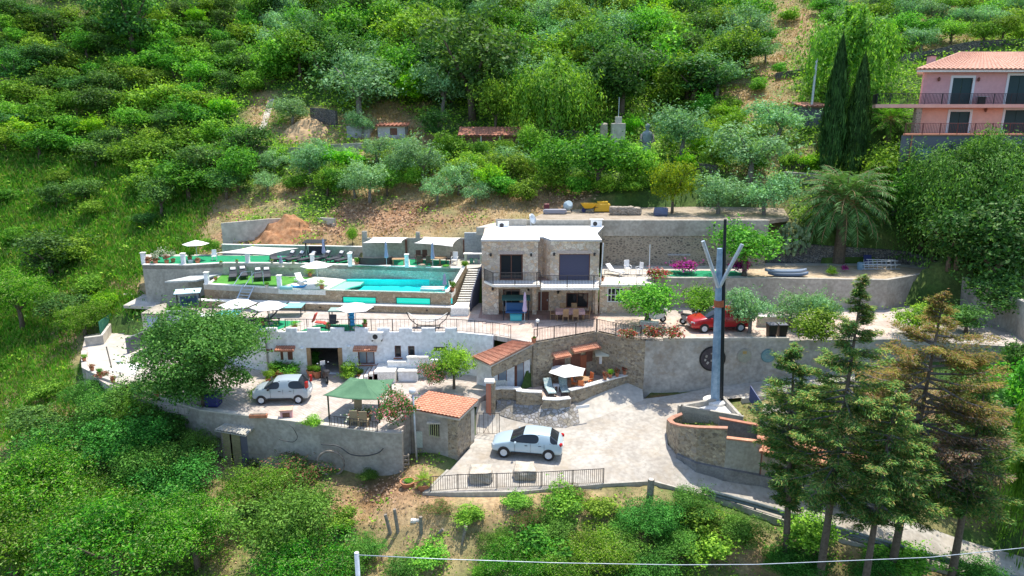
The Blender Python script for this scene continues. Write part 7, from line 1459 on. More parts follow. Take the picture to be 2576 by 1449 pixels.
def swing(label, loc, w, m, canopy, rz=0):
    t = thing('swing_seat', label, 'swing seat', loc, rz, local=True)
    for s in (-1, 1): MB().tube([(s*w/2,-.55,0),(s*w/2,0,1.65),(s*w/2,.55,0)], .035, 6).build('leg', M['dark'], t)
    MB().slab([(-w/2-.12,-.6,1.62),(w/2+.12,-.6,1.62),(w/2+.12,.55,1.74),(-w/2-.12,.55,1.74)], .05).build('canopy', canopy, t); MB().box(-w/2+.15, w/2-.15, -.25, .3, .45, .57).build('seat', m, t, bevel=.03); MB().cbox((0,.36,.85), w-.3, .12, .6, 0, -.2).build('backrest', m, t, bevel=.03)
    MB().tube([(-w/2+.2,0,1.6),(-w/2+.2,0,.5)], .012, 4).build('hanger', M['steel'], t); MB().tube([(w/2-.2,0,1.6),(w/2-.2,0,.5)], .012, 4).build('hanger', M['steel'], t); return t
swing('dark green canopied swing seat with a blue cushion under the balcony', Pz(1298,800,ZL2+.02), 1.95, mat('blue_cushion', (.04,.12,.28), .85), mat('dark_green', (.02,.09,.08), .8))
swing('black-framed swing seat behind the upper loungers', Pz(795,652,ZL4), 1.7, M['mattress'], M['dark'])
o = MB().box(-.45,.45,-.25,.25,.0,.42); ot = thing('ottoman', 'turquoise cloth-covered box seat in front of the green swing', 'ottoman', Pz(1298,804,ZL2+.02)+Vector((0,-.15,0)), local=True); o.build('box', M['turq'], ot, bevel=.04); MB().box(-.47,.47,-.28,.28,.422,.45).build('cloth', M['turq'], ot)
# ping pong table, hammock, seats on the terrace
pt = table('ping_pong_table', 'light teal ping-pong table on the terrace', Pz(722,792,ZL2), 2.7, 1.45, .78, M['teal'], M['dark'], .05); MB().box(-.01,.01,-.75,.75,.782,.92).build('net', M['dark'], pt); MB().box(-1.35,1.35,-.012,.012,.781,.784).build('line', M['whitep'], pt)
hm = thing('hammock', 'grey cloth hammock slung on a curved dark stand', 'hammock', Pz(1077,822,ZL2), local=True); n=14
P_ = [(-1.5+3*i/n, 0, .35+.75*(2*i/n-1)**2) for i in range(n+1)]; mb = MB()
for i, p in enumerate(P_): w = .42*math.sin(math.pi*(i+.3)/(n+.6)); mb.v += [(p[0], -w, p[2]+.16*(w/.42)), (p[0], 0, p[2]), (p[0], w, p[2]+.16*(w/.42))]
mb.f = [(i*3+k, i*3+k+1, (i+1)*3+k+1, (i+1)*3+k) for i in range(n) for k in (0, 1)]; oo = mb.build('cloth', mat('hammock_cloth', (.5,.5,.48), .9), hm, True); oo.modifiers.new('t','SOLIDIFY').thickness = .02
MB().tube([(-1.6,0,1.15),(-1.35,0,.6),(-.8,0,.12),(.8,0,.12),(1.35,0,.6),(1.6,0,1.15)], .035, 6).build('stand', M['dark'], hm)
for s in (-1, 1): MB().tube([(s*.85,-.6,.03),(s*.85,.6,.03)], .035, 6).build('foot', M['dark'], hm)
for pts, lb in (([(760,808),(790,806),(770,829),(700,829)], None), ([(757,834),(800,815),(925,816),(915,826),(880,835)], None)): pass
structure(MB().slab([tuple(Pz(u, v, ZL2+.012)) for u, v in ((640,812),(700,806),(760,808),(700,829),(650,826))], .01).build('green_rug', M['turf'])); structure(MB().slab([tuple(Pz(u, v, ZL2+.014)) for u, v in ((752,833),(800,816),(925,816),(905,829),(870,833))], .01).build('green_rug', M['turf']))
structure(MB().slab([tuple(Pz(u, v, ZL2+.012)) for u, v in ((530,795),(560,780),(610,782),(590,800),(560,806))], .01).build('teal_rug', M['turq']))
def rocker(label, loc, m, rz, name='rocking_chair'):
    t = thing(name, label, 'chair', loc, rz, local=True); MB().cbox((0,0,.36), .55, .5, .09, 0, 0, .12).build('seat', m, t, bevel=.03); MB().cbox((-.34,0,.72), .75, .5, .09, 0, 0, -1.15+math.pi).build('backrest', m, t, bevel=.03); MB().cbox((.42,0,.30), .35, .46, .08, 0, 0, .5).build('footrest', m, t, bevel=.03)
    for s in (-1, 1): MB().tube([(-.45,s*.27,.1),(0,s*.27,.02),(.45,s*.27,.1)], .02, 5).build('leg', M['dark'], t)
rocker('red padded reclining chair on the green carpet', Pz(804,822,ZL2+.03), M['red'], -.1, 'recliner'); rocker('black slatted reclining chair beside the white frame', Pz(842,823,ZL2+.03), M['black'], 1.57, 'recliner')
rk = thing('canopy_frame', 'grey-green canopied frame holding up a blue air bed', 'canopy', Pz(857,818,ZL2+.03), local=True)
for a, b in ((-.7,-.4),(.7,-.4),(-.7,.4),(.7,.4)): MB().box(a-.03, a+.03, b-.03, b+.03, 0, 1.15).build('post', M['dark'], rk)
MB().box(-.78,.78,-.48,.48,1.15,1.27).build('canopy', mat('sage', (.30,.42,.36), .9), rk, bevel=.02)
ab = thing('air_bed', 'bright blue ribbed air bed leaning on the canopied frame', 'air bed', Pz(886,822,ZL2+.03), .2, local=True)
for i in range(4): MB().cbox((0,0,.22+i*.27), .42, .14, .26, 0, -.25).build('rib', M['blue'], ab, bevel=.05)
# sofas and dining on upper deck
sf = thing('wicker_sofa', 'large curved dark wicker sofa with turquoise cushions under the left sail', 'sofa', Pz(942,668,ZL4+.02)); c0 = Vector(sf.location)
arc = [(c0.x+1.55*math.cos(a), c0.y+.55+.75*math.sin(a)) for a in [math.pi*(1+i/10) for i in range(11)]]
MB().wall([(x, y, ZL4+.72, ZL4) for x, y in arc], .12).build('back', M['wicker'], sf); MB().wall([(c0.x+1.4*math.cos(a), c0.y+.55+.6*math.sin(a), ZL4+.38, ZL4) for a in [math.pi*(1+i/10) for i in range(11)]], .45).build('seat', M['wicker'], sf)
for i in range(5): a = math.pi*(1.1+i*.2); MB().cbox((c0.x+1.15*math.cos(a), c0.y+.6+.45*math.sin(a), ZL4+.48), .5, .35, .16, a+1.57).build('cushion', M['turq'] if i % 2 else M['fabric'], sf, bevel=.04)
table('side_table', 'rustic wooden table right of the dark wicker sofa', Pz(1003,668,ZL4+.02), 1.1, .7, .62, M['wood'], M['wood'], .1)
BK = chair_kind(M['brownw'], 'wicker_chair', arms=True)
for u, v, a, lb in ((1052,660,0,'brown wicker armchair at the back of the upper dining set, left'),(1068,659,0,'brown wicker armchair at the back of the upper dining set, right'),(1056,671,3.14,'brown wicker armchair with a pale cushion seen from behind, left'),(1080,672,3.0,'brown wicker armchair seen from behind beside the folded parasol'),(1128,664,-1.4,'brown chair right of the round wooden table')): BK.put(Pz(u, v, ZL4+.02), a, lb, 'brown wicker chairs', 1.0)
rt = thing('round_table', 'round pale wooden table under the right sail', 'table', Pz(1107,667,ZL4+.02), local=True); MB().lathe([(.6,.68),(.6,.72),(.02,.72)], (0,0,0), 20).build('top', M['wood'], rt); MB().lathe([(.3,0),(.06,.05),(.06,.68)], (0,0,0), 10).build('base', M['wood'], rt)
PKc = chair_kind(M['whitep'], 'plastic_chair', arms=True); PKc.put(Pz(1144,666,ZL4), -.2, 'white plastic chair beside the bar counter', 'white plastic chairs', 1.05)
PKc.put(Pz(1578,688,ZR3+.04), .2, 'white slatted chair on the terrace right of the villa', 'white plastic chairs', 1.05); PKc.put(Pz(1608,690,ZR3+.04), -.9, 'white chair with a leaning board at the right terrace end', 'white plastic chairs', .95); PKc.put(Pz(540,655,ZL4), .3, 'white chair near the potted flowers on the upper deck', 'white plastic chairs', .9)
bc = thing('bar_counter', 'small bar with white top and green crates beneath, by the stairs', 'counter', Pz(1190,664,ZL4)); c0 = Vector(bc.location); MB().box(c0.x-.85, c0.x+.8, c0.y, c0.y+.6, ZL4+.85, ZL4+.92).build('top', M['whitec'], bc); MB().box(c0.x-.8, c0.x-.55, c0.y+.05, c0.y+.55, ZL4, ZL4+.85).build('end_wall', M['cladg'], bc); MB().box(c0.x+.6, c0.x+.75, c0.y+.05, c0.y+.55, ZL4, ZL4+.85).build('end_wall', M['cladg'], bc)
for i in range(2): tag(MB().box(c0.x-.3+i*.4, c0.x-.0+i*.4, c0.y+.1, c0.y+.45, ZL4+.02, ZL4+.45).build('crate', mat('green_crate%d' % i, (.06,.25,.16) if not i else (.25,.4,.3), .6), bevel=.02), ['dark green crate under the bar counter','paler green crate under the bar counter'][i], 'crate')
# plants in pots
def pot(label, u, v, z, kind='yucca', w=40, h=40, pr=.2, ph=.3, m=M['terra'], group='potted plants'):
    p = Pz(u, v, z); t = thing('plant_pot', label.replace('plant in', 'pot of'), 'pot', p, 0, local=True); MB().lathe([(pr*.7,0),(pr,ph),(pr*1.08,ph),(pr*1.08,ph+.04),(pr*.9,ph+.04),(pr*.85,ph-.03)], (0,0,0), 12).build('pot', m, t)
    MB().lathe([(pr*.85,ph-.02),(.01,ph)], (0,0,0), 10).build('soil', M['bark'], t)
    if kind: 
        s = ppm(p); k_ = KK[kind]; src = k_[0].src; 
        for c in KID.setdefault(src.name, kids(src)) if k_[0].used else kids(src):
            if c.name.startswith('trunk') and kind == 'yucca': continue
            d = c.copy(); COL.objects.link(d); d.parent = t; d.location = (0, 0, ph*.6 if kind != 'yucca' else ph-.35*h/s); d.scale = (w/s, w/s, h/s)
    return t
for a in (('round pot with a spiky plant left of the shallow pool',810,727,ZP,'yucca',34,26),('pot with a small palm behind the white beach of the pool',780,696,ZP,'yucca',30,24),('pot with a leafy plant in the right pool corner',1138,733,ZP,'bush',20,24),('pot with a bushy plant at the top of the stairs',1168,680,ZL4,'bush',26,22),
    ('pot with a spiky plant at the edge of the green carpet',742,829,ZL2,'yucca',28,20),('tall pot with a shrub in the villa balcony recess',1366,689,zf,'bush',20,32),('small pot on the railing corner of the villa balcony',1501,713,zf2,'bush',14,14),
    ('big terracotta planter with a fresh palm shoot by the front fence',1066,1232,-.35,'yucca',52,44,.42,.42),('wide terracotta bowl with weeds left of the palm planter',1026,1226,-.4,'bush',30,16,.42,.38),
    ('terracotta pot with a dry plant beside the courtyard steps',906,950,ZC,'bush',22,20,.25,.3),('terracotta pot by the garage, left of the scooter',783,948,ZC,'bush',30,24,.32,.5),('square terracotta pot right next to the scooter',799,950,ZC,'bush',30,26,.32,.5),
    ('hanging dark pot at the balustrade corner',1343,862,ZL2,'bush',12,12,.18,.3),('potted flowers beside the dining umbrella base',1516,706,ZR3+.05,'red',12,12,.12,.2)): pot(*a)
for i, (u, v) in enumerate(((1522,955),(1535,950),(1552,947),(1571,942),(1590,938))): pot(('first','second','third','fourth','fifth')[i]+' flower pot from the left on the curved rubble wall', u, v, ZT+.52, 'red' if i != 1 else 'bush', 20, 20, .15, .25)
for i, (u, v) in enumerate(((212,908),(232,932),(250,944),(285,962),(395,998))): pot(('topmost','second','third','fourth','lowest')[i]+' terracotta pot along the curved left patio wall', u, v, ZC+.2, 'red' if i % 2 else 'bush', 18, 16, .16, .22)
for i, (u, v) in enumerate(((556,666),(596,662),(684,662),(738,665))): pot(('first','second','third','fourth')[i]+' small clay pot on the front edge of the upper deck', u, v, ZL4+.1, 'bush', 9, 8, .14, .2, M['rock'])
pot('small clay pot on the lawn wall right of the metal ladder', 671, 723, ZP+.1, 'bush', 14, 12, .15, .2, M['rock']); pot('brown pot at the left edge of the pool lawn', 543, 705, ZP+.1, 'bush', 9, 8, .15, .2)
tr_ = tag(MB().box(Pz(470+10,1048,ZC+.15).x, Pz(512,1050,ZC+.15).x, 0, 0, 0, 0).build('x', M['terra']), 'x', 'x'); bpy.data.objects.remove(tr_)
for u, v, lb in ((650,1050,'long terracotta window-box planter on the courtyard wall'),): p = Pz(u, v, ZC+.22); t = thing('planter', lb, 'planter', p, .05, local=True); MB().box(-.55,.55,-.14,.14,0,.22).build('box', M['terra'], t, bevel=.02); MB().box(-.5,.5,-.1,.1,.2,.23).build('soil', M['bark'], t)
# float, boards, boats
fl_ = thing('pool_float', 'pale striped inflatable float at the right end of the pool', 'float', Pz(1088,727,ZP), local=True)
for i in range(4): MB().tube([(-.95,-.42+i*.28,.0),(.95,-.42+i*.28,.0)], .13, 8).build('tube', M['whitep'] if i % 2 else M['teal'], fl_, True)
def board(label, loc, m, L_=3.0, W_=.7, rz=0, h=.12, name='paddle_board', cat='board', hull=False):
    t = thing(name, label, cat, loc, rz, local=True); n = 16; vs = []; 
    for i in range(n+1): f = i/n; w = W_/2*math.sin(math.pi*min(.98, max(.02, f)))**.45; x = -L_/2+L_*f; r = h*(.6+(.5 if hull else 1.4)*(2*f-1)**4); vs += [(x,-w,r),(x,-w*.8,r-h*.8),(x,w*.8,r-h*.8),(x,w,r),(x,0,r+(.04 if not hull else -.12*math.sin(math.pi*f)))]
    MB().add(vs, [(i*5+k, i*5+(k+1) % 5, (i+1)*5+(k+1) % 5, (i+1)*5+k) for i in range(n) for k in range(5)]+[(4,3,2,1,0), tuple(n*5+k for k in range(5))]).build('hull', m, t, True); return t
board('blue paddle board lying beside the left end of the pool', Pz(752,722,ZP+.05), M['blue'], 1.3, .45, .05); tag(MB().tube([Pz(705,724,ZP+.15), Pz(735,724,ZP+.15)], .17, 10).build('bolster', M['teal'], None, True), 'pale teal roll cushion beside the blue paddle board', 'cushion')
b_ = board('upper of two grey-blue kayaks lying on the sandy terrace', Pz(1976,684,ZR3+.45), mat('kayak_grey', (.22,.28,.38), .4), 3.4, .75, -.02, .28, 'kayak', 'kayak', True); b2_ = board('lower of two grey-blue kayaks lying on the sandy terrace', Pz(1982,692,ZR3+.12), mat('kayak_blue', (.14,.20,.30), .4), 3.3, .75, -.03, .28, 'kayak', 'kayak', True)
board('white dinghy at the left end of the terrace under a pale cover', Pz(535,802,ZL2+.2), M['whitep'], 2.6, 1.0, -.35, .35, 'dinghy', 'boat', True)
for u, v, lb, cvm, w in ((478,782,'steel-framed gazebo swing with a pale blue roof at the terrace left end', mat('ice_blue', (.50,.68,.74), .6), 1.7),):
    t = swing(lb, Pz(u, v, ZL2), w, mat('navy_pad', (.04,.08,.14), .8), cvm, .3)
BO = chair_kind(M['orange'], 'garden_chair', M['wood'], arms=True)
for u, v, a, lb in ((1446,978,1.2,'orange-cushioned wooden chair left of the round terrace table'),(1462,986,2.9,'orange-cushioned wooden chair in front of the round terrace table'),(1482,970,-1.0,'orange-cushioned chair right of the round terrace table'),(1456,966,.3,'orange chair behind the round terrace table')): BO.put(Pz(u, v, ZT), a, lb, 'orange terrace chairs', .9)
rt = thing('round_table', 'round wooden table among orange chairs under the cottage parasol', 'table', Pz(1465,975,ZT), local=True); MB().lathe([(.5,.66),(.5,.70),(.02,.70)], (0,0,0), 18).build('top', M['wood'], rt); MB().lathe([(.25,0),(.05,.05),(.05,.66)], (0,0,0), 8).build('base', M['wood'], rt)
table('side_table', 'tiny white table between the two floral recliners', Pz(1399,983,ZT), .42, .42, .45, M['whitep'], M['whitep'])
ok = thing('outdoor_kitchen', 'L-shaped outdoor kitchen counter on pillars beside the rubble wall', 'counter', Pz(1540,935,ZT)); k0 = Pz(1496,925,ZT); k1 = Pz(1575,950,ZT)
MB().wall([(k0.x, k0.y, ZT+.85, ZT+.77), (k1.x, k1.y, ZT+.85, ZT+.77)], .6).build('top', M['concd'], ok)
for f in (.05, .45, .9): p = k0.lerp(k1, f); MB().box(p.x-.08, p.x+.08, p.y, p.y+.4, ZT, ZT+.77).build('pillar', M['concl'], ok)
wh = thing('water_heater', 'white box heater under a small pale tin roof on the rubble wall', 'heater', Py(1514,905,Pz(1501,834,ZL2).y-.35)); c0 = Vector(wh.location); MB().box(c0.x-.2, c0.x+.2, c0.y-.1, c0.y+.15, c0.z-.3, c0.z+.3).build('casing', M['whitep'], wh, bevel=.02); MB().slab([(c0.x-.55,c0.y-.6,c0.z+.5),(c0.x+.45,c0.y-.6,c0.z+.5),(c0.x+.45,c0.y+.2,c0.z+.72),(c0.x-.55,c0.y+.2,c0.z+.72)], .04).build('roof', mat('cream_sheet', (.62,.60,.45), .7), wh)
# gazebo
gz = thing('gazebo', 'green cloth gazebo with a hipped roof in the brick courtyard', 'gazebo', Pz(900,1058,ZC)); zg = 3.45
gcs = [Pz(812,994,zg), Pz(958,1005,zg), Pz(992,953,zg), Pz(881,949,zg)]; cc_ = sum((Vector(c) for c in gcs), Vector())/4; apx = Vector((Pz(912,955,zg+.6).x, cc_.y, zg+.62)); vs = []; fs = []
for i in range(4): 
    for r_ in range(5): pass
mb = MB(); nn = 8
for i in range(4):
    a, b = gcs[i], gcs[(i+1) % 4]; base_i = len(mb.v)
    for j in range(nn+1):
        for k in range(nn+1): f = j/nn; p = Vector(a).lerp(b, k/nn).lerp(apx, f); mb.v.append(tuple(p-Vector((0,0,.16*math.sin(math.pi*f)+.12*math.sin(math.pi*k/nn)*(1-f)))))
    mb.f += [(base_i+j*(nn+1)+k, base_i+j*(nn+1)+k+1, base_i+(j+1)*(nn+1)+k+1, base_i+(j+1)*(nn+1)+k) for j in range(nn) for k in range(nn)]
o = mb.build('canopy', M['greent'], gz, True); o.modifiers.new('t', 'SOLIDIFY').thickness = .02
for c in gcs: q = Vector(c).lerp(cc_, .12); MB().tube([(q.x, q.y, ZC), (q.x, q.y, zg-.02)], .055, 8).build('post', mat('dark_green_post', (.02,.05,.03), .5), gz)
GK = chair_kind(noisy('tan_wicker', (.36,.27,.16), (.46,.36,.23), 20), 'wicker_chair')
for u, v, a, lb in ((894,1074,math.pi,'tan wicker chair under the gazebo, left of the front pair'),(917,1076,math.pi,'tan wicker chair under the gazebo, right of the front pair'),(900,1050,0,'tan wicker chair at the back under the gazebo')): GK.put(Pz(u, v, ZC), a, lb, 'gazebo chairs', 1.15)
table('garden_table', 'dark garden table in the gazebo shade', Pz(906,1064,ZC), 1.3, .8, .7, M['woodd'], M['woodd'])
railing('fence', [Pz(830,1072,ZC+.12), Pz(880,1079,ZC+.12), Pz(950,1088,ZC+.12)], .7, 'thin railing on the courtyard wall in front of the gazebo', sp=.2)
bf = thing('brick_planter', 'small pink brick barbecue block on the courtyard edge', 'barbecue', Pz(722,1052,ZC), .2, local=True); MB().box(-.35,.35,-.3,.3,0,.62).build('block', M['pinkw'], bf, bevel=.02); MB().box(-.22,.22,-.31,-.2,.18,.5).build('opening', M['woodd'], bf); MB().box(-.4,.4,-.35,.35,.622,.68).build('slab', M['tilep'], bf)
# big wagon wheel left of garage
def curve(P_, k=5):
    out = []
    for i in range(len(P_)-1):
        a, b, c, d = P_[max(i-1, 0)], P_[i], P_[i+1], P_[min(i+2, len(P_)-1)]
        for j in range(k): t_ = j/k; out.append(.5*((2*b)+(c-a)*t_+(2*a-5*b+4*c-d)*t_**2+(3*b-a-3*c+d)*t_**3))
    return out+[P_[-1]]
def ring(name, label, c, R, m, tilt=0, r=.05, spokes=0, cat='wheel', rz=0):
    t = thing(name, label, cat, c, rz, local=True); o = MB(); pts = [(R*math.cos(a), 0, R*math.sin(a)+R) for a in [i*math.pi/12 for i in range(25)]]; o.tube(pts, r, 6, cap=False); o.build('rim', m, t, True)
    for i in range(spokes): a = i*math.pi/spokes; MB().tube([(R*math.cos(a), 0, R+R*math.sin(a)), (-R*math.cos(a), 0, R-R*math.sin(a))], r*.6, 5).build('spoke', m, t)
    return t
p = Pz(838,1174,-.7); ring('old_wheel', 'big rusty iron wheel leaning on the courtyard wall', Vector((p.x, Pz(838,1075,ZC+.12).y-.5, -1.05)), .82, M['woodg'], r=.07, spokes=0)
p = Pz(723,945,ZC); ring('wagon_wheel', 'wooden cart wheel leaning beside the brown shutter', p, .5, M['woodg'], spokes=4)
hs = thing('garden_hose', 'black hose looping along the courtyard wall to the right of the iron wheel', 'hose', Pz(900,1140,-.3)); yw = Pz(880,1081,ZC+.12).y-.42
MB().tube(curve([Py(808,1118,yw), Py(850,1122,yw), Py(880,1142,yw-.0), Py(915,1147,yw-.05), Py(950,1140,yw-.2), Py(964,1128,yw-.25)]), .035, 6).build('hose', mat('hose_grey', (.05,.055,.06), .5), hs, True)
hs = thing('garden_hose', 'thin dark hose hanging in a loop high on the courtyard wall', 'hose', Pz(740,1100,0)); yw2 = Pz(730,1061,ZC+.12).y-.45
MB().tube(curve([Py(702,1105,yw2+.1), Py(735,1112,yw2), Py(748,1100,yw2), Py(738,1078,yw2), Py(728,1070,yw2)]), .022, 5).build('hose', mat('hose_grey', (.05,.055,.06), .5), hs, True)
pal = thing('wooden_pallet', 'wooden pallet leaning on the wall left of the hut', 'pallet', G(1006,1186), .15, local=True)
for i in range(4): MB().box(-.6,.6,-.05,0,.1+i*.27,.22+i*.27).build('slat', M['woodg'], pal)
for x in (-.55, 0, .55): MB().box(x-.04, x+.04, .001, .12, 0, 1.05).build('bearer', M['woodg'], pal)
# corrugated shelter in the lower garden
sh = thing('tin_shelter', 'little shelter of boards with a corrugated sheet roof below the courtyard wall', 'shelter', G(585,1160)); c0 = Vector(sh.location); y0 = c0.y
za = 1.25; r4 = [Pz(538,1082,za-.15), Pz(617,1096,za-.15), Pz(653,1063,za), Pz(578,1058,za)]
tiles(MB(), r4, 11, 1, .06).build('roof', noisy('rusty_sheet', (.42,.42,.38), (.52,.50,.44), 1.2, c3=(.42,.30,.14)), sh)
fx0, fx1 = r4[0].x+.4, r4[1].x-.1; fy = r4[0].y+.25; zb = terr((fx0+fx1)/2, fy)-.3
MB().box(fx0, fx0+(fx1-fx0)*.6, fy, fy+.06, zb, za-.2).build('board', noisy('olive_board', (.26,.24,.12), (.34,.31,.17), 2), sh); MB().box(fx0+(fx1-fx0)*.6+.01, fx1, fy+.05, fy+.1, zb, za-.2).build('board', M['greyw'], sh)
for x in (fx0-.05, fx1+.02, r4[3].x+.3, r4[2].x-.2): MB().box(x-.05, x+.05, fy if x < fx1+.1 and x > fx0-.1 else fy+1.2, (fy if x < fx1+.1 and x > fx0-.1 else fy+1.2)+.1, zb-.3, za-.18).build('post', M['woodg'], sh)
# old posts in the straw
for i, (u, v, h, tl, lb) in enumerate(((985,1345,1.15,.25,'short leaning grey wooden post in the straw bank'),(1003,1350,1.35,.12,'thick split wooden post, tallest of the straw bank group'),(1060,1350,1.0,.0,'squat weathered post in the straw bank, middle'),(1160,1375,1.1,-.25,'thin crooked post at the right of the old post group'),(1090,1345,.6,-1.1,'fallen grey plank between the old posts'))):
    p = G(u, v); t = MB().tube([(p.x, p.y, p.z-.3), (p.x-math.sin(tl)*h, p.y, p.z+math.cos(tl)*h)], .11 if i < 3 else .07, 7, .09).build('wooden_post', M['woodg']); tag(t, lb, 'post', 'old wooden posts')
p = G(1634,1262); lg = thing('log_post', 'stout grey log post with a cut top at the roadside', 'post', p); MB().tube([(p.x,p.y,p.z-.3),(p.x+.03,p.y,p.z+1.35)], .20, 10, .19).build('log', M['woodg'], lg); MB().lathe([(.16,0),(.16,.01)], (p.x+.03,p.y,p.z+1.352), 10).build('cut_face', M['concl'], lg)
p = G(1003,1316); mm = rockmesh(.5,.4,.22,9); mm.v = [(a+p.x+.9,b+p.y,c+p.z) for a,b,c in mm.v]; tag(mm.build('white_stone', M['whitec']), 'bright white lump beside the tallest old post', 'stone')
p = G(1350,1350)
# steel pole and cable in the foreground
fp = Pd(897, 1392, 22); sp2 = thing('utility_pole', 'pale steel pole rising at the bottom edge, carrying a white cable', 'pole', (fp.x, fp.y, -8)); MB().tube([(fp.x, fp.y, -8), (fp.x, fp.y, fp.z)], .075, 12).build('shaft', M['steel'], sp2, True); MB().lathe([(.08,0),(.07,.03),(.01,.05)], fp, 12).build('cap', M['trim'], sp2)
cbp = [Pd(u, v, D) for u, v, D in ((900,1396,22),(1100,1406,22.3),(1400,1416,22.9),(1700,1421,23.6),(1900,1420,24.2),(2100,1412,24.8),(2340,1402,25.5),(2576,1378,26.3),(2800,1350,27.2))]
tag(MB().tube(cbp, .013, 6).build('cable', M['steel'], None, True), 'white overhead cable strung across the bottom of the view', 'cable')
sp3 = Pd(1000,1398,22)
# materials yard above the villa
def yz(u, v): return Pz(u, v, ZU)
cmx = thing('cement_mixer', 'pale blue cement mixer drum in the storage yard', 'cement mixer', yz(1425,534), local=True); MB().lathe([(.12,-.1),(.4,.1),(.46,.4),(.32,.75),(.3,.75)], (0,0,0), 14).build('drum', mat('pale_blue_metal', (.35,.45,.5), .5), cmx, True); cmx.children
d0 = [o for o in bpy.data.objects if o.parent == cmx][0]; d0.location = (0,0,.45); d0.rotation_euler = (.9,0,.4); MB().tube([(-.5,.3,0),(-.3,0,.6),(-.5,-.3,0)], .04, 5).build('leg', M['dark'], cmx); MB().tube([(.5,.3,0),(.3,0,.6),(.5,-.3,0)], .04, 5).build('leg', M['dark'], cmx)
wbw = thing('wheelbarrow', 'yellow wheelbarrow standing in the storage yard', 'wheelbarrow', yz(1480,534), local=True); MB().add([(-.75,-.5,.85),(.75,-.5,.85),(.75,.5,.85),(-.75,.5,.85),(-.4,-.28,.4),(.35,-.28,.4),(.35,.28,.4),(-.4,.28,.4)], [(4,5,6,7),(0,1,5,4),(1,2,6,5),(2,3,7,6),(3,0,4,7)]).build('tray', M['yellow'], wbw); w_ = MB().lathe([(.05,-.06),(.22,-.06),(.22,.06),(.05,.06)], (0,0,0), 12).build('wheel', M['navy'], wbw); w_.rotation_euler = (math.pi/2,0,0); w_.location = (-.45,0,.22); MB().tube([(-.45,-.2,.22),(.9,-.35,.55)], .025, 5).build('handle', M['dark'], wbw); MB().tube([(-.45,.2,.22),(.9,.35,.55)], .025, 5).build('handle', M['dark'], wbw)
ycr = thing('yellow_hopper', 'yellow metal hopper right of the yellow wheelbarrow', 'hopper', yz(1515,533), local=True); MB().add([(-.7,-.4,.8),(.7,-.4,.8),(.7,.4,.8),(-.7,.4,.8),(-.8,-.45,.1),(.8,-.45,.1),(.8,.45,.1),(-.8,.45,.1)], [(0,1,2,3),(0,4,5,1),(1,5,6,2),(2,6,7,3),(3,7,4,0)]).build('body', M['yellow'], ycr, bevel=.03); MB().box(-.5,.5,-.3,.3,.802,1.0).build('lid', M['yellow'], ycr)
for i in range(4): u = 1545+i*19; p = yz(u, 541); tag((lambda q: (setattr(q, 'v', [(a+p.x, b+p.y+.2, c+ZU) for a, b, c in q.v]), q)[1])(rockmesh(.85,.9,.8-.1*(i==3), 40+i)).build('stone_stack', stone('stacked_slabs%d' % i, [(.40,.34,.27),(.55,.48,.40),(.30,.26,.21)], (.12,.10,.08), 6, stretch=(.6,.6,3.5))), ('leftmost','second','third','rightmost')[i]+' stack of flat stones in the storage yard', 'stones')
p = yz(1375,533); tag((lambda q: (setattr(q, 'v', [(a+p.x, b+p.y, c+ZU) for a, b, c in q.v]), q)[1])(rockmesh(.5,.5,.8,61)).build('barrel', mat('maroon', (.14,.02,.03), .6)), 'dark maroon bag standing at the left of the storage yard', 'bag')
p = yz(1395,538); tag((lambda q: (setattr(q, 'v', [(a+p.x, b+p.y, c+ZU) for a, b, c in q.v]), q)[1])(rockmesh(2.2,.9,.45,62)).build('tarpaulin', mat('grey_tarp', (.28,.28,.32), .8)), 'crumpled grey tarpaulin before the cement mixer', 'tarpaulin')
p = yz(1664,543); tag((lambda q: (setattr(q, 'v', [(a+p.x, b+p.y+.2, c+ZU) for a, b, c in q.v]), q)[1])(rockmesh(1.3,.9,.75,63)).build('covered_crate', mat('blue_tarp', (.10,.13,.22), .8)), 'box under a dark blue cover at the yard wall', 'crate')
# things on the right terrace
lad = thing('ladder_stack', 'pile of aluminium ladders and frames on the sandy terrace', 'ladders', Pz(2215,680,ZR3+.02), -.03, local=True)
for k, (y, z, r) in enumerate(((0,.1,0),(.1,.3,.05),(.25,.5,-.04))):
    mb = MB()
    for s in (0, .4): mb.tube([(-1.6+.2*k, y, z+s), (1.7-.2*k, y+.1, z+s+r*2)], .035, 4)
    for i in range(8): x = -1.4+.38*i; mb.tube([(x, y+.02, z), (x, y+.02, z+.4)], .02, 4)
    mb.build('ladder', M['steel'], lad)
tag(MB().lathe([(.26,0),(.3,.3),(.3,.6),(.2,.65)], Pz(2164,678,ZR3), 12).build('drum', mat('blue_drum', (.2,.32,.42), .5)), 'pale blue drum at the left end of the ladder pile', 'drum')
tag(MB().cbox(Pz(2185,668,ZR3)+Vector((0,.3,.5)), .7, .05, .8, 0, -.3).build('folding_chair', M['navy']), 'navy folding chair leaning behind the ladder pile', 'chair')
tag(MB().slab([Pz(1655,694,ZR3+.03), Pz(1760,697,ZR3+.03), Pz(1880,692,ZR3+.03), Pz(1850,682,ZR3+.03), Pz(1680,680,ZR3+.03)], .02).build('ground_sheet', M['turf']), 'green ground sheet spread behind the monument column', 'sheet')
ux = thing('drying_rack', 'pale wire drying rack standing against the high rubble wall', 'rack', Pz(1705,668,ZR3), local=True)
for i in range(7): MB().tube([(-1.0,-.3+i*.1,1.0+.03*i),(1.0,-.3+i*.1,1.0+.03*i)], .012, 4).build('wire', M['steel'], ux)
for s in (-.8, .8): MB().tube([(s,-.3,0),(s,.3,1.1)], .02, 4).build('leg', M['steel'], ux)
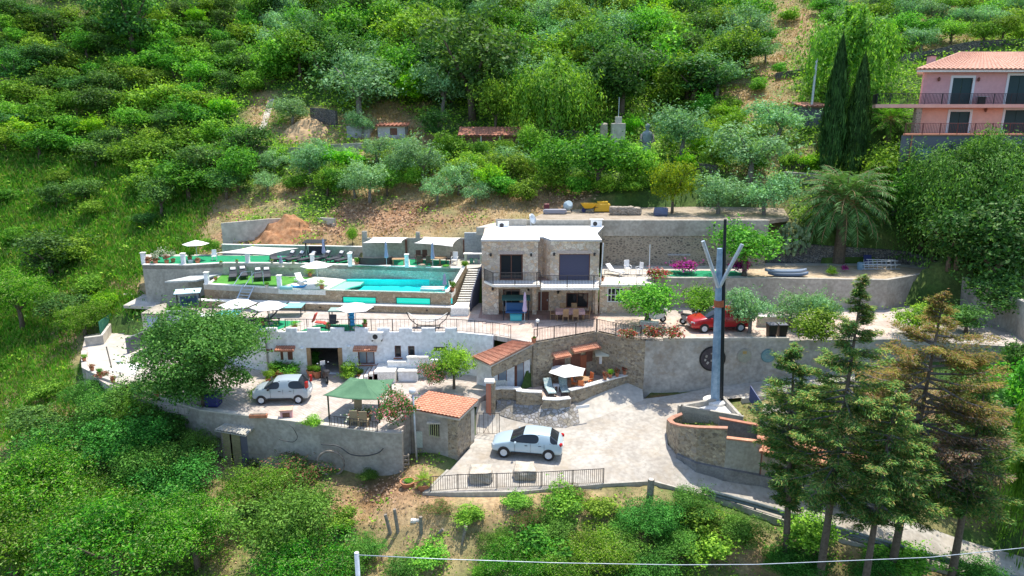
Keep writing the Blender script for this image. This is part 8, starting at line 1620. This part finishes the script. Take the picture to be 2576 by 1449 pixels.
for u, v, vt, lb in ((1633,690,615,'slender grey pole at the right end of the white-chair terrace'),(440,980,873,'thin grey post on the lower left patio'),(279,975,0,'x'),(302,950,0,'x')):
    if lb != 'x' and u > 600: p = Pz(u, v, ZR3); tag(MB().tube([p, (p.x-.05, p.y, Py(u, vt, p.y).z)], .045, 6).build('post', M['steel']), lb, 'post')
p = Pz(284,938,ZC); tag(MB().tube([p, (p.x-.2, p.y, Py(277,872,p.y).z)], .045, 6).build('post', M['woodg']), 'thin pole standing at the left corner of the white patio sail', 'post')
p = Pz(303,945,ZC); tl = thing('garden_lamp', 'small funnel-shaped garden lamp in front of the patio sail', 'lamp', p); MB().tube([p, p+Vector((0,0,.9))], .035, 6).build('pole', M['dark'], tl); MB().lathe([(.05,0),(.2,.22),(.2,.25),(.02,.27)], p+Vector((0,0,.9)), 10).build('shade', M['steel'], tl)
for u, v, lb in ((1352,846,'black garden lamp on the balustrade above the cottage roof'),(975,914,'black garden lamp beside the courtyard steps, globe on top')):
    z = ZL2 if u > 1000 else ZC+.5; p = Pz(u, v, z); tl = thing('garden_lamp', lb, 'lamp', p); MB().tube([p, p+Vector((0,0,1.0))], .035, 6).build('pole', M['iron'], tl); MB().lathe([(.05,0),(.14,.12),(.13,.24),(.02,.3)], p+Vector((0,0,1.0)), 10).build('lantern', M['lamp'], tl)
for u, lb in ((1939,'black wheeled bin, left of the two by the terrace edge'),(1965,'black wheeled bin, right of the two by the terrace edge')): p = Pz(u, 848, ZL2+.02); t = thing('wheelie_bin', lb, 'bin', p, 0, local=True); MB().add([(-.24,-.28,0),(.24,-.28,0),(.24,.28,0),(-.24,.28,0),(-.3,-.34,.95),(.3,-.34,.95),(.3,.34,.95),(-.3,.34,.95)], [(0,3,2,1),(0,1,5,4),(1,2,6,5),(2,3,7,6),(3,0,4,7)]).build('body', M['black'], t); MB().box(-.32,.32,-.37,.37,.951,1.02).build('lid', M['greyw'], t, bevel=.02)
retaining('low_wall', [(*Pz(1610,826,ZL2)[:2], ZL2+.5, ZL2-.1), (*Pz(1655,830,ZL2)[:2], ZL2+.5, ZL2-.1)], .3, M['concl'], 'low cream wall behind the balustrade, left of the red car', cop=M['whitec'])
retaining('low_wall', [(*Pz(1905,822,ZL2)[:2], ZL2+.75, ZL2-.1), (*Pz(2010,824,ZL2)[:2], ZL2+.75, ZL2-.1)], .3, M['concl'], 'low cream wall behind the two black bins', cop=M['whitec'])
# green netting and pens on the far left patio
gn = noisy('green_netting', (.03,.20,.13), (.06,.28,.18), 4)
tag(MB().wall([(*Pz(254,846,2.0)[:2], 3.3, 2.0), (*Pz(286,822,2.0)[:2], 3.3, 2.0)], .04).build('net_fence', gn), 'green netting panel left of the pale patio slab', 'net')
tag(MB().wall([(*Pz(334,792,2.6)[:2], 3.9, 2.5), (*Pz(372,768,2.6)[:2], 3.9, 2.5)], .04).build('net_fence', gn), 'green netting panel left of the corrugated shed', 'net')
retaining('low_wall', [(*Pz(216,872,ZC)[:2], ZC+.7, ZC-.2), (*Pz(262,866,ZC)[:2], ZC+.7, ZC-.2)], .25, M['concb'], 'low box-like wall at the left corner of the pale patio slab', cop=M['concl'])
retaining('low_wall', [(*Pz(262,866,ZC)[:2], ZC+.8, ZC-.2), (*Pz(288,828,ZC)[:2], ZC+.8, ZC-.2)], .2, M['concl'], 'slanting pale wall running up beside the green netting')
retaining('low_wall', [(*Pz(290,828,ZC)[:2], ZC+.9, ZC-.2), (*Pz(338,824,ZC)[:2], ZC+.9, ZC-.2)], .25, M['concb'], 'low grey pen wall behind the pale patio slab', cop=M['concl'])
retaining('low_wall', [(*Pz(325,890,ZC)[:2], ZC+1.3, ZC), (*Pz(378,868,ZC)[:2], ZC+1.3, ZC)], .2, M['greyw'], 'blue-grey low wall left of the big round tree')
retaining('concrete_wall', [(*Pz(310,768,3.2)[:2], 4.2, 1.5), (*Pz(372,772,3.2)[:2], 4.2, 1.5)], .3, M['conca'], 'grey wall holding a pale slab left of the corrugated shed', cop=M['concl'])
sl3 = structure(MB().slab([Pz(310,768,4.2), Pz(385,772,4.2), Pz(440,742,4.4), Pz(365,738,4.4)], .25).build('pale_slab', M['concl']))
# opuntia cactus
op = thing('prickly_pear', 'prickly pear cactus with pale flat pads left of the big palm', 'cactus', Pz(1990,640,8.2)); c0 = Vector(op.location); rr = random.Random(4); mb = MB()
for i in range(150):
    a = rr.uniform(0,6.28); q = rr.random()**.5; c = c0+Vector((math.cos(a)*1.6*q, math.sin(a)*1.0*q, rr.uniform(.2, 3.2)*(1-.3*q))); s = rr.uniform(.16,.26); rz_a = rr.uniform(0,6.28); tl = rr.uniform(-.6,.6); m4 = Matrix.Rotation(rz_a,3,'Z') @ Matrix.Rotation(tl,3,'X'); ring_ = [m4 @ Vector((s*.7*math.cos(t_), 0, s*math.sin(t_))) for t_ in [k*math.pi/4 for k in range(8)]]; nrm = m4 @ Vector((0,.03,0))
    mb.add([c+r+nrm for r in ring_]+[c+r-nrm for r in ring_], [tuple(range(8)), tuple(range(15,7,-1))]+[(k, k+8, (k+1)%8+8, (k+1)%8) for k in range(8)])
mb.build('pads', noisy('cactus_green', (.12,.22,.10), (.26,.36,.20), 2), op)
# planter troughs and small deck things
for u, v, lb in ((1061,673,'stone trough of red flowers before the brown wicker chairs'),(1122,675,'stone trough of yellow-green plants before the round table')): p = Pz(u, v, ZL4+.03); t = thing('planter', lb, 'planter', p, 0, local=True); MB().box(-.4,.4,-.12,.12,0,.22).build('box', M['rock'], t, bevel=.02); MB().lathe([(.3,0),(.32,.08),(.05,.14)], (0,0,.2), 8).build('plants', LM['bush'] if u > 1100 else LM['red'], t)
em = ring('round_emblem', 'small dark round emblem on the pale wall behind the pool lawn', Py(733,681,Pz(733,665,ZL4).y-.04), .14, M['conca'], r=.02, spokes=3, cat='emblem')
blu = thing('blue_tarp', 'dark blue covered object in the deep shade under the big tree', 'tarpaulin', Pz(538,1020,ZC), local=True); MB().cbox((0,0,.45), .9, .8, .9).build('cover', M['navy'], blu, bevel=.08)
sg = Py(1466,1023,Pz(1459,1062,.3).y-.1); tag(MB().cbox(sg, .95, .05, .2, .3).build('road_sign', M['whitep']), 'small white plate sign at the left end of the concrete apron', 'sign')
tri = thing('warning_triangle', 'small dark metal triangle lying at the gate foot', 'triangle', Pz(1224,1090,.15)); p = Vector(tri.location); MB().tube([p+Vector((-.2,0,.02)), p+Vector((0,0,.42)), p+Vector((.2,0,.02)), p+Vector((-.2,0,.02))], .02, 4).build('frame', M['woodd'], tri)
rq2 = random.Random(31)
for i, (u, v, z, k, w, h) in enumerate(((690,948,ZC,'bush',40,34),(705,955,ZC,'red',26,22),(742,950,ZC,'yucca',34,30),(868,948,ZC,'bush',30,26),(675,962,ZC,'bush',38,30),(728,962,ZC,'bush',30,20),(372,664,ZL4,'red',16,18),(392,665,ZL4,'white',22,26),(420,664,ZL4,'red',22,24),(436,660,ZL4,'white',20,26),(478,655,ZL4,'bush',22,20),(498,664,ZL4,'red',16,14),(898,668,ZL4,'bush',16,18),(660,818,ZL2,'bush',16,18),(826,826,ZL2,'bush',12,12),(918,824,ZL2,'bush',12,20))):
    pot(['leafy pot beside the big tree, nearest the brown shutter','red-leaved pot under the brown shutter','spiky pot between the shutter and the garage','leafy pot right of the garage opening','leafy pot behind the small car roof','low leafy pot behind the small car tail','red pot beside the far left white pillar','white-flowered pot at the upper deck left end','pinkish pot left of the second white pillar','tall white-flowered pot near the second white pillar','leafy pot under the far white parasol','red pot right of the second white pillar','leafy pot at the foot of the pale green pillar','leafy urn between the black terrace loungers','tiny pot right of the red recliner','brown leafy pot at the right end of the green carpet'][i], u, v, z, k, w, h, .2, .3)
# leftover prototypes that were never placed
for ks in KK.values():
    for k in ks:
        if not k.used:
            for c in kids(k.src): bpy.data.objects.remove(c)
            bpy.data.objects.remove(k.src)
